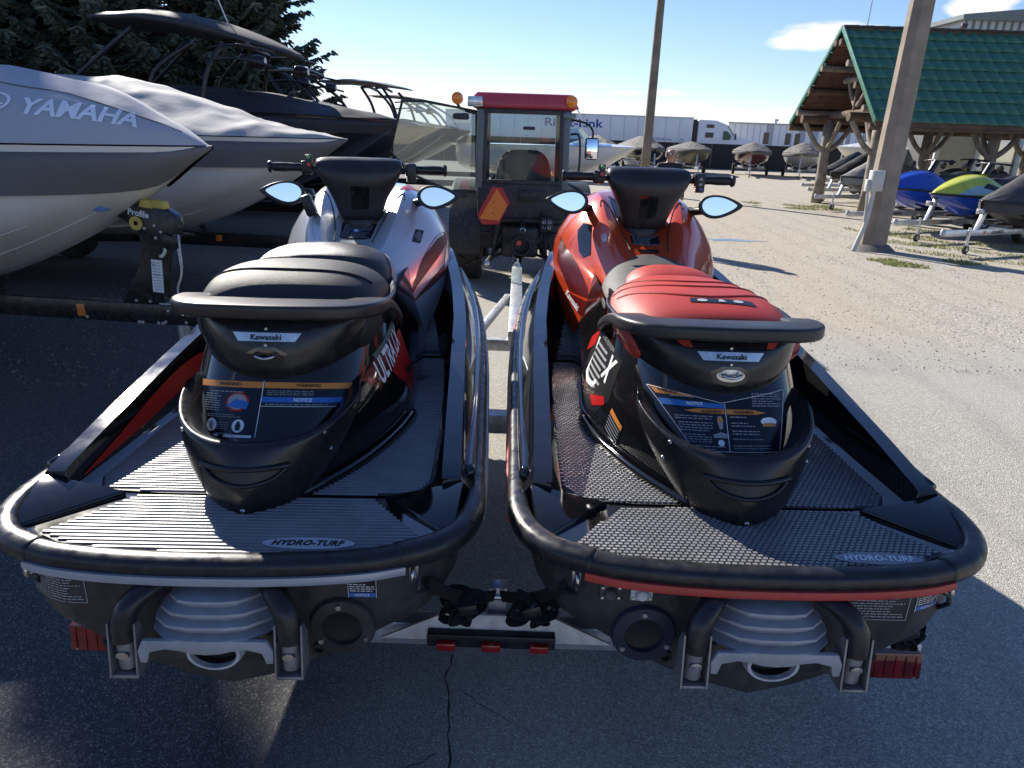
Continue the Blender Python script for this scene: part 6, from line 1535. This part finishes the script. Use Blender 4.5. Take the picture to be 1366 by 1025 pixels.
for lb, bow, kw, tx, tl in (
    ('blue watercraft with dark seat, next to the yellow and blue one', (7.72, 15.75), dict(lower=BLU, upper=BLU), LOAD, 'aluminium trailer under the plain blue watercraft'),
    ('blue, aqua and lime yellow watercraft on an aluminium trailer', (7.98, 14.25), dict(lower=BLU, upper=YELG, accent=AQUA), LOAD, 'aluminium trailer under the blue, aqua and yellow watercraft'),
    ('watercraft under a fitted charcoal cover with pale nose, next to the yellow and blue one', (8.05, 12.75), dict(lower=pm('black_craft_hull', (.02, .02, .02), .3), upper=BLU, cover=COVD), LOAD, 'aluminium trailer under the charcoal covered watercraft'),
    ('dark teal watercraft with black seat behind the plain blue one', (10.2, 18.6), dict(lower=TEALD, upper=TEALD), None, 'aluminium trailer under the dark teal watercraft'),
    ('watercraft under a pale grey cover behind the concrete pole', (8.95, 20.6), dict(lower=BLKP, upper=BLU, cover=COVG), None, 'aluminium trailer under the pale grey covered watercraft'),
    ('watercraft under a charcoal cover between the shelter posts', (9.9, 23.6), dict(lower=BLKP, upper=BLU, cover=COVD), None, 'aluminium trailer between the shelter posts'),
    ('watercraft under a charcoal cover beyond the shelter', (10.6, 26.0), dict(lower=BLKP, upper=BLU, cover=COVD), None, 'aluminium trailer beyond the shelter')):
    small_craft(lb, bow, AC, **kw); craft_trailer(tl, bow, AC, text=tx)

# ------------------------------------------------------------------ far row
WALLB = pm('black_screen_fabric', (.022, .023, .026), .8, var=.2, vscale=2)
T = thing('screen_fence', 'long black screen fence in front of the lorry', 'fence', (0, 47.0, 0))
for i in range(34):
    x = -12 + i * 2.4; o = box('screen_panel', (x + 1.2, 0, .75), (2.36, .04, 1.5), WALLB, T); tube('fence_post', [(x, .05, 0), (x, .05, 1.6)], .035, GALV, T, 8)
def far_boat(label, x, y, hull, cov, L=5.0, B=2.0, zs=1.25, top=.45, ang=RAD(-100), extra=None):
    T = thing('covered_boat', label, 'boat', (x, y, 0), ang, 'covered boats in front of the screen fence')
    b = Boat(L, B, zs, .45, .05, stem=.55); boat_hull(b, hull, T, (.45,))
    boat_cover(b, [(0, top * .7), (.3, top), (.5, top * 1.05), (.65, top * .85), (.8, top * .45), (.95, top * .1), (1, 0)], cov, T, x, .03)
    boat_skirt(b, cov, T, .16, seed=x)
    t = thing('boat_trailer', label.replace('boat', 'boat trailer', 1) if False else 'galvanised trailer carrying the ' + label, 'trailer', (x, y, 0), ang, 'trailers in front of the screen fence')
    beam('tongue', (-2, 0, .38), (.7, 0, .38), .08, .1, GALV, t); beam('winch_post', (.05, 0, .38), (-.1, 0, 1.0), .06, .06, GALV, t)
    for s in (-1, 1):
        beam('frame_rail', (-1.5, s * .05, .38), (-L + .3, s * .7, .38), .07, .09, GALV, t)
        w = lathe('wheel', [(.1, .06), (.24, .08), (.29, .05), (.29, -.05), (.24, -.08), (.1, -.06)], TYRE, t, 20, axis='Y', c=(-3.2, s * .88, .29)); lathe('rim', [(0, .06), (.14, .06), (.15, -.06), (0, -.06)], GALV, w, 14, axis='Y', c=(-3.2, s * .88, .29))
        beam('bunk', (-1.6, s * .4, .50), (-L + .3, s * .45, .50), .08, .14, GALV, t)
    tube('jack_post', [(.35, .06, .5), (.35, .06, .1)], .03, GALV, t, 8); lathe('jack_wheel', [(.0, .03), (.08, .03), (.08, -.03), (0, -.03)], TYRE, t, 14, axis='Y', c=(.35, .06, .08))
    beam('crossmember', (-3.2, -.85, .33), (-3.2, .85, .33), .07, .07, GALV, t)
    return T
MAR = pm('maroon_gelcoat', (.085, .012, .022), .2, coat=.6); OLI = pm('olive_aluminium', (.16, .15, .10), .4, var=.15); LGR = pm('light_grey_gelcoat', (.36, .36, .36), .25); CVT = pm('taupe_cover_canvas', (.13, .12, .11), .8, var=.15, bump=.2, bscale=20)
far_boat('maroon boat under a taupe cover', 11.6, 37.6, MAR, CVT, ang=RAD(-108), top=.42)
far_boat('light grey and black boat under a taupe cover', 13.9, 37.0, LGR, CVT, ang=RAD(-112), top=.50)
far_boat('olive open boat under a taupe cover', 8.9, 37.5, OLI, CVT, ang=RAD(-95), top=.35)
far_boat('dark boat under a sagging taupe cover behind the slim pole', 6.6, 36.5, NAVYH, CVT, ang=RAD(-85), top=.55)
far_boat('black boat under a taupe cover next to the white cabin boat', 4.3, 35.0, NAVYH, CVT, ang=RAD(-80), top=.5)
# white boat with a dark arch seen past the tractor cab
T = thing('open_boat', 'white open boat with a dark canvas arch beyond the tractor', 'boat', (3.35, 21.5, 0), RAD(-20)); bb = Boat(5.5, 2.3, 1.45, .5, .05)
boat_hull(bb, GELW, T, (.4,)); boat_cover(bb, [(0, -.1), (.6, .02), (.7, .12), (.9, .06), (1, 0)], GELW, T, 2, .004, name='deck')
for s in (-1, 1): tube('arch_leg', smooth_path([(-1.9, s * 1.0, 1.4), (-1.95, s * 1.0, 2.1), (-2.1, s * .9, 2.5)], 4), .022, STEEL, T, 8)
tube('arch_bar', smooth_path([(-2.1, -.9, 2.5), (-2.15, 0, 2.58), (-2.1, .9, 2.5)], 4), .05, CANVASK, T, 10)
canopy(T, -4.0, -2.05, .95, 2.52, 2.52, .035, CANVASK, 'bimini', .05)
mesh('windscreen', [(-1.7, -.85, 1.5), (-1.25, 0, 1.5), (-1.7, .85, 1.5), (-2.0, .75, 1.9), (-1.65, 0, 1.92), (-2.0, -.75, 1.9)], [(0, 1, 4, 5), (1, 2, 3, 4)], glass_mat('boat_screen', (.6, .75, .8), .2), T, False)
t = thing('boat_trailer', 'galvanised trailer under the white open boat with the arch', 'trailer', (3.35, 21.5, 0), RAD(-20)); beam('tongue', (-4.5, 0, .40), (.6, 0, .40), .09, .1, GALV, t)
for s in (-1, 1):
    w = lathe('wheel', [(.1, .07), (.25, .09), (.31, .05), (.31, -.05), (.25, -.09), (.1, -.07)], TYRE, t, 20, axis='Y', c=(-3.8, s * .95, .31)); lathe('rim', [(0, .07), (.15, .07), (.15, -.07), (0, -.07)], GALV, w, 14, axis='Y', c=(-3.8, s * .95, .31))
    beam('bunk', (-2, s * .4, .49), (-5.2, s * .45, .49), .08, .12, GALV, t)
beam('axle', (-3.8, -.9, .34), (-3.8, .9, .34), .06, .06, GALV, t)
# white cabin boat behind the shelter
T = thing('cabin_boat', 'white boat with raked windscreen and blue canvas top behind the shelter posts', 'boat', (12.2, 29.0, 0), RAD(195)); bb = Boat(7.0, 2.5, 1.65, .5, .05)
boat_hull(bb, GELW, T, (.4,)); boat_cover(bb, [(0, -.1), (.4, .05), (.6, .25), (.8, .22), (1, 0)], GELW, T, 4, .004, name='deck')
mesh('windscreen', [(-2.5, -.95, 1.75), (-1.9, 0, 1.85), (-2.5, .95, 1.75), (-3.2, .85, 2.35), (-2.7, 0, 2.40), (-3.2, -.85, 2.35)], [(0, 1, 4, 5), (1, 2, 3, 4)], MATS['dark_window'], T, False)
canopy(T, -5.0, -3.0, .98, 2.5, 2.45, .05, pm('blue_canvas', (.03, .06, .18), .7), 'canvas_top', .06)
for s in (-1, 1): tube('top_pole', [(-3.1, s * .9, 1.6), (-3.1, s * .9, 2.45)], .02, STEEL, T, 8); tube('top_pole', [(-4.9, s * .9, 1.6), (-4.9, s * .9, 2.48)], .02, STEEL, T, 8)
t = thing('boat_trailer', 'galvanised trailer under the white boat behind the shelter', 'trailer', (12.2, 29.0, 0), RAD(195)); beam('tongue', (-5.5, 0, .40), (.6, 0, .40), .09, .1, GALV, t)
for s in (-1, 1):
    lathe('wheel', [(0, .09), (.25, .09), (.31, .05), (.31, -.05), (.25, -.09), (0, -.09)], TYRE, t, 20, axis='Y', c=(-4.8, s * .98, .31)); beam('bunk', (-2, s * .4, .49), (-6.2, s * .45, .49), .08, .12, GALV, t)
beam('axle', (-4.8, -.9, .34), (-4.8, .9, .34), .06, .06, GALV, t)

# lorry --------------------------------------------------------------------
TRW = pm('white_trailer_panel', (.74, .75, .77), .4, dirt=.15, var=.05, vscale=.5); LBLUE = pm('blue_lettering', (.03, .05, .30), .5); LTIN = pm('grey_lettering', (.22, .23, .27), .5)
T = thing('lorry_trailer', 'long white box trailer lettered Right-Link behind the screen fence', 'trailer', (0, 70, 0))
nP = 18; x0, x1 = -7.0, 15.9; pw = (x1 - x0) / nP
for i in range(nP): box('side_panel', (x0 + pw * (i + .5), 0, 2.37), (pw - .03, .06, 2.34), TRW, T, .01)
box('box_body', ((x0 + x1) / 2, 1.3, 2.36), (x1 - x0, 2.5, 2.36), TRW, T, .02)
beam('bottom_rail', (x0, -.02, 1.17), (x1, -.02, 1.17), .12, .12, GALV, T); beam('top_rail', (x0, -.02, 3.56), (x1, -.02, 3.56), .12, .10, GALV, T)
flat_text('fleet_lettering', 'Right-Link', (4.9, -.035, 2.68), (1, 0, 0), (0, 0, 1), .95, LBLUE, T, width=5.4, bold=.02, off=.01)
flat_text('fleet_subtitle', 'LOGISTICS' if False else 'www.rightlink.ca', (12.2, -.035, 1.62), (1, 0, 0), (0, 0, 1), .30, LTIN, T, width=3.6, bold=.01, off=.01)
flat_text('fleet_number', '53', (15.0, -.035, 1.62), (1, 0, 0), (0, 0, 1), .26, LTIN, T, off=.01)
for x in (-5.5, -4.2):
    for yy in (.2, 2.3): lathe('wheel', [(0, .15), (.3, .15), (.5, .13), (.52, 0), (.5, -.13), (.3, -.15), (0, -.15)], TYRE, T, 20, axis='Y', c=(x, yy, .52))
box('landing_gear', (11.5, 1.2, .6), (.3, 2.0, 1.15), DKS, T); box('bogie', (-4.8, 1.25, .75), (2.8, 1.6, .5), DKS, T, .05)
T = thing('lorry_tractor', 'white highway tractor unit with sloped nose coupled to the white box trailer', 'lorry', (16.4, 70, 0))
prof = [(0, .9), (0, 3.45), (1.6, 3.42), (2.6, 3.1), (3.35, 2.15), (4.9, 1.85), (5.25, 1.5), (5.3, .7), (.4, .7)]
prism('cab', prof, -2.4, 0.0, TRW, T, R=Matrix.Rotation(RAD(90), 3, 'X'), c=(0, 0, 0), bev=.08)
for P, nm in (([(.75, 2.75), (1.45, 2.75), (1.45, 3.05), (.75, 3.05)], 'sleeper_window'), ([(.7, 1.9), (1.45, 1.9), (1.45, 2.35), (.7, 2.35)], 'sleeper_window'), ([(2.35, 1.75), (3.05, 1.75), (3.1, 2.1), (2.75, 2.5), (2.35, 2.5)], 'door_window')):
    prism(nm, P, 0.0, .02, DARKGLASS if nm != 'door_window' else pm('green_tint_glass', (.02, .07, .05), .08), T, R=Matrix.Rotation(RAD(90), 3, 'X'), c=(0, -.02, 0))
prism('windscreen', [(2.68, 3.0), (3.36, 2.16), (3.40, 2.20), (2.72, 3.05)], -2.3, -.05, DARKGLASS, T, R=Matrix.Rotation(RAD(90), 3, 'X'), c=(0, 0, 0))
box('fairing_gap', (-.25, 1.2, 2.4), (.25, 2.2, 2.1), BLKP, T); box('side_skirt', (1.3, -.03, .75), (2.4, .08, .6), TRW, T, .03)
for x in (-.2, 1.0, 4.3): lathe('wheel', [(0, .15), (.3, .15), (.5, .13), (.52, 0), (.5, -.13), (.3, -.15), (0, -.15)], TYRE, T, 20, axis='Y', c=(x, .2, .52))
box('wing_mirror', (3.45, -.25, 2.05), (.12, .2, .55), DKP, T, .03)
# long pale panelled shed
T = thing('panelled_shed', 'long low white and grey ribbed shed beyond the lorry', 'building', (22.5, 82, 0)); PG = pm('pale_grey_panel', (.38, .40, .44), .5, var=.05)
box('core', (25, 4.5, 1.75), (50, 8.5, 3.5), TRW, T)
rr = random.Random(5)
for i in range(72):
    g = rr.random() < .38; box('wall_panel', (.35 + i * .7, .2, 1.75), (.64, .12, 3.45), PG if g else TRW, T)
for x in (4.2, 6.6, 7.6, 11.2, 15.5, 18.0): w = box('window', (x, .12, 2.05), (.55, .08, 1.2), DARKGLASS, T); box('sill', (x, .06, 1.42), (.65, .1, .06), TRW, w)
box('roof_edge', (25, .15, 3.55), (50.2, .5, .12), PG, T); lathe('roof_vent', [(.15, 0), (.15, .35), (.3, .4), (.25, .55), (0, .6)], GALV, T, 12, c=(6, 3, 3.55))
# tall ribbed hall top right
T = thing('ribbed_hall', 'tall pale grey ribbed metal hall rising behind the shelter roof', 'building', (17.15, 31, 0)); RG = pm('pale_ribbed_metal', (.40, .42, .42), .45, metal=.2, var=.06)
box('wall', (10, 1.5, 3.25), (20, 3, 6.5), RG, T)
V = []; F = []
for i in range(66):
    x = i * .30; j = len(V); V += [(x, -.0, 0), (x + .04, -.06, 0), (x + .09, -.06, 0), (x + .13, 0, 0), (x, 0, 6.5), (x + .04, -.06, 6.5), (x + .09, -.06, 6.5), (x + .13, 0, 6.5)]; F += [(j, j + 1, j + 5, j + 4), (j + 1, j + 2, j + 6, j + 5), (j + 2, j + 3, j + 7, j + 6)]
o = mesh('wall_rib', V, F, pm('dark_rib_metal', (.16, .17, .18), .5), T, False); stuff(o)
prism('roof', [(-.25, 6.45), (-.25, 6.62), (10, 7.7), (20.3, 6.62), (20.3, 6.45)], -3.2, .3, pm('grey_green_roof_metal', (.14, .16, .155), .5, var=.15), T, R=Matrix.Rotation(RAD(90), 3, 'X'))
box('flood_lamp', (-.2, -.35, 6.2), (.22, .18, .16), DKP, T, .02)
# glazed shop front behind the shelter
T = thing('shop_front', 'low glazed shop front with white frames and a tan panel behind the shelter', 'building', (14.7, 26.6, 0)); WF = pm('white_frame', (.62, .62, .60), .4); TAN = pm('tan_blind', (.42, .36, .27), .7, var=.08)
box('wall', (6, 2.1, 1.45), (12, 3.6, 2.9), pm('shop_interior_wall', (.10, .10, .10), .7), T)
for i in range(8):
    x = i * 1.45; beam('mullion', (x, -.04, 0), (x, -.04, 2.9), .14, .12, WF, T, .01)
    box('pane', (x + .725, .02, 1.45), (1.31, .03, 2.75), TAN if i == 0 else glass_mat('shop_glass_%d' % i, (.55, .58, .56), .30), T)
beam('head_rail', (0, -.05, 2.95), (11.6, -.05, 2.95), .16, .2, WF, T); beam('sill_rail', (0, -.05, .08), (11.6, -.05, .08), .14, .16, WF, T); box('roof', (5.9, 2.0, 3.1), (12.3, 4.6, .15), WF, T, .02)
# ------------------------------------------------------------------ man in the yard
def person():
    root = thing('person', 'bald man with glasses and a dark jacket standing in the yard', 'person', (2.42, 12.0, 0), RAD(6))
    J = dict(pel=(0, 0, .86), sp=(0, .01, 1.05), ch=(0, .0, 1.24), nk=(0, -.015, 1.375), jw=(0, -.03, 1.45), sk=(0, -.02, 1.525), tp=(0, -.005, 1.585),
             sl=(-.17, .0, 1.31), el=(-.245, .02, 1.07), wl=(-.24, -.06, .86), hl=(-.235, -.08, .79), sr=(.17, 0, 1.31), er=(.245, .02, 1.07), wr=(.24, -.06, .86), hr=(.235, -.08, .79),
             pl=(-.095, 0, .80), kl=(-.11, -.03, .45), al=(-.115, .02, .085), tl=(-.125, -.12, .04), pr=(.095, 0, .80), kr=(.11, -.01, .45), ar=(.12, .03, .085), tr=(.13, -.11, .04))
    E = ['pel sp', 'sp ch', 'ch nk', 'nk jw', 'jw sk', 'sk tp', 'ch sl', 'sl el', 'el wl', 'wl hl', 'ch sr', 'sr er', 'er wr', 'wr hr', 'pel pl', 'pl kl', 'kl al', 'al tl', 'pel pr', 'pr kr', 'kr ar', 'ar tr']
    Rr = dict(pel=(.155, .115), sp=(.155, .115), ch=(.17, .115), nk=(.058, .058), jw=(.068, .080), sk=(.078, .098), tp=(.052, .06), sl=(.07, .07), el=(.05, .05), wl=(.033, .033), hl=(.042, .022), pl=(.095, .095), kl=(.065, .065), al=(.048, .052), tl=(.045, .03))
    ks = list(J); me = bpy.data.meshes.new('body'); me.from_pydata([J[k] for k in ks], [tuple(ks.index(x) for x in e.split()) for e in E], []); o = link('body', me, None, root)
    md = o.modifiers.new('skin', 'SKIN'); md.use_smooth_shade = True
    for i, k in enumerate(ks):
        r = Rr.get(k) or Rr[k[0] + 'l']; sv = me.skin_vertices[0].data[i]; sv.radius = r; sv.use_root = (k == 'pel')
    ss = o.modifiers.new('s', 'SUBSURF'); ss.levels = 2; ss.render_levels = 2
    bake(o); me = o.data
    for m in (pm('dark_jacket', (.016, .017, .020), .8, bump=.2, bscale=80), pm('skin', (.42, .24, .17), .5, var=.1), pm('dark_trousers', (.020, .021, .026), .85), pm('brown_boot', (.03, .02, .015), .6)): me.materials.append(m)
    for v in me.vertices:                                                 # nose, brow and eye hollows
        x, y, z = v.co
        if z > 1.44 and y < -.03:
            v.co.y -= .022 * math.exp(-((x / .018) ** 2 + ((z - 1.487) / .022) ** 2)); v.co.y += .010 * math.exp(-(((abs(x) - .032) / .018) ** 2 + ((z - 1.512) / .014) ** 2))
    for p in me.polygons:
        c = p.center; p.use_smooth = True
        p.material_index = 1 if (c.z > 1.375 or (abs(c.x) > .2 and c.z < .85)) else 3 if c.z < .10 else 2 if c.z < .86 and abs(c.x) < .21 else 0
    # five fingers on each hand, slightly curled
    for s in (-1, 1):
        for i in range(5):
            bx = s * (.220 + .0); by = -.115 + i * .018; L = (.050, .062, .068, .060, .045)[i]
            p0 = Vector((s * .236, by, .775)) if i else Vector((s * .225, -.118, .80)); d = Vector((-s * .1, -.15 if i else -.6, -1)).normalized()
            tube('finger', smooth_path([p0, p0 + d * L * .55, p0 + d * L * .8 + Vector((-s * .012, 0, -.004)), p0 + d * L + Vector((-s * .026, 0, .002))], 3), .0085, MATS['skin'], root, 7)
    for s in (-1, 1):
        tube('glasses_rim', [(s * .034 + .026 * math.cos(a), -.118 + .012 * abs(math.cos(a)) * 0, 1.510 + .019 * math.sin(a)) for a in [2 * math.pi * i / 14 for i in range(15)]], .003, BLKP, root, 5, up=Vector((0, 1, 0)))
        tube('glasses_arm', [(s * .060, -.115, 1.512), (s * .078, -.02, 1.512)], .0025, BLKP, root, 5)
        lathe('eye', [(0, .011), (.008, .008), (.011, 0)], WHITEP, root, 10, c=(s * .032, -.098, 1.510), R=Matrix.Rotation(RAD(90), 3, 'X'))
        lathe('ear', [(0, .012), (.018, .008), (.026, -.004), (.02, -.01)], MATS['skin'], root, 12, c=(s * .078, -.01, 1.50), R=Matrix.Rotation(RAD(90) * s, 3, 'Y'))
    tube('mouth', [(-.022, -.108, 1.452), (0, -.113, 1.451), (.022, -.108, 1.452)], .004, pm('lip', (.30, .12, .10), .5), root, 6)
    rings = []                                                            # short grey fringe round the back of the head
    for z, k in ((1.46, 1.0), (1.50, 1.05), (1.54, 1.0), (1.555, .93)):
        rings.append([Vector((.084 * k * math.cos(a), -.012 + .104 * k * math.sin(a), z)) for a in [RAD(-10 + 200 * i / 14) for i in range(15)]])
    loft('hair', rings, pm('grey_hair', (.25, .24, .22), .8), root)
    tube('collar', [(.062 * math.cos(a), -.012 + .062 * math.sin(a), 1.365) for a in [2 * math.pi * i / 16 for i in range(17)]], .014, MATS['dark_jacket'], root, 8)
person()

# ------------------------------------------------------------------ spruces behind the boats
def needle_mat(name, a, b):
    m = bpy.data.materials.new(name); m.use_nodes = True; t = m.node_tree; p = t.nodes['Principled BSDF']; L = t.links.new
    c = N('ShaderNodeTexCoord', t); n = N('ShaderNodeTexNoise', t); n.inputs['Scale'].default_value = 2.2; n.inputs['Detail'].default_value = 7; n.inputs['Roughness'].default_value = .7; L(c.outputs['Object'], n.inputs['Vector'])
    r = N('ShaderNodeValToRGB', t); e = r.color_ramp.elements; e[0].position = .35; e[1].position = .68; e[0].color = (*a, 1); e[1].color = (*b, 1); L(n.outputs['Fac'], r.inputs[0]); L(r.outputs[0], p.inputs['Base Color'])
    p.inputs['Roughness'].default_value = .65
    return m
NEED = needle_mat('spruce_needles', (.045, .070, .048), (.15, .19, .14))
BARK = pm('spruce_bark', (.07, .05, .04), .9, var=.3, bump=.5, bscale=20)
def spruce(loc, H, R, seed, label):
    T = thing('spruce_tree', label, 'tree', loc, 0, 'spruces behind the boats'); r = random.Random(seed)
    loft('trunk', [[Vector((q * math.cos(a) + .03 * math.sin(z), q * math.sin(a), z)) for a in [2 * math.pi * i / 10 for i in range(10)]] for z, q in ((0, .20), (H * .3, .15), (H * .6, .09), (H * .9, .03), (H, .005))], BARK, T, closed=True)
    V = []; F = []; BV = []; BF = []
    z = .5
    while z < H - .1:
        k = z / H; rad = R * (1 - k) ** .82 * (.9 + .2 * r.random()) + .08
        nb = max(6, int(16 - 7 * k)); off = r.uniform(0, 6.28)
        for b in range(nb):
            a = off + 2 * math.pi * b / nb + r.uniform(-.25, .25); L = rad * r.uniform(.62, 1.12); ca, sa = math.cos(a), math.sin(a)
            z0 = z + r.uniform(-.12, .12); droop = r.uniform(.10, .32) * (1 - .4 * k)
            def P(u): return Vector((ca * L * u, sa * L * u, z0 - droop * L * math.sin(u * 2.2) * .8 + .16 * L * u * u))
            i0 = len(BV); 
            for u in (.05, .5, 1.0):
                p = P(u); w = .018 * (1.1 - u); BV += [p + Vector((-sa * w, ca * w, 0)), p + Vector((sa * w, -ca * w, 0)), p + Vector((0, 0, w))]
            for s in range(2):
                for q in range(3): BF.append((i0 + s * 3 + q, i0 + s * 3 + (q + 1) % 3, i0 + s * 3 + 3 + (q + 1) % 3, i0 + s * 3 + 3 + q))
            n = max(5, int(L / .07))
            for s in range(n):
                u = .22 + .80 * (s + r.random()) / n; p = P(min(u, 1.05)); spread = (.16 + .34 * (1 - u)) * min(1, L) 
                for side in (-1, 0, 1):
                    if side == 0 and r.random() < .4: continue
                    tl = spread * r.uniform(.6, 1.25) if side else .18
                    d = Vector((ca * .55 - sa * side * .9, sa * .55 + ca * side * .9, -.32 + r.uniform(-.25, .22))).normalized()
                    nseg = 2 if tl > .22 else 1
                    for g in range(nseg):
                        q0 = p + d * (tl * g / nseg); q1 = p + d * (tl * (g + 1) / nseg); wv = d.cross(Vector((r.uniform(-.4, .4), r.uniform(-.4, .4), 1))).normalized() * r.uniform(.03, .056); uv = d.cross(wv).normalized() * r.uniform(.02, .045)
                        j = len(V); V += [q0 - wv * .7, q0 + wv * .7, q1 + wv, q1 + d * .05, q1 - wv]; F.append((j, j + 1, j + 2, j + 3, j + 4))
                        j = len(V); V += [q0 - uv, q1 - uv * .9, q1 + d * .04, q1 + uv * .5, q0 + uv * .6]; F.append((j, j + 1, j + 2, j + 3, j + 4))
        z += r.uniform(.20, .30) * (1 - .25 * k)
    cr = mesh('crown', V, F, NEED, T, False); mesh('branches', BV, BF, BARK, T, False)
    return T
spruce((-7.5, 20.2, 0), 9.0, 3.1, 1, 'blue-grey spruce at the open end of the spruce row')
spruce((-10.4, 19.0, 0), 9.8, 3.0, 2, 'dark spruce behind the black tower canopy, second in the spruce row')
spruce((-12.8, 17.9, 0), 13.0, 3.6, 3, 'tall spruce behind the warm grey covered boat')  # unseen top raised and crown widened to shade the ground below the boats
spruce((-16.8, 16.5, 0), 10.5, 3.2, 4, 'spruce at the closed end of the row, beyond the lettered boat')
spruce((-9.0, 23.5, 0), 9.0, 3.0, 6, 'spruce in the second rank behind the open end of the row')
spruce((-13.0, 22.5, 0), 9.5, 3.2, 5, 'spruce in the second rank, showing between the others')
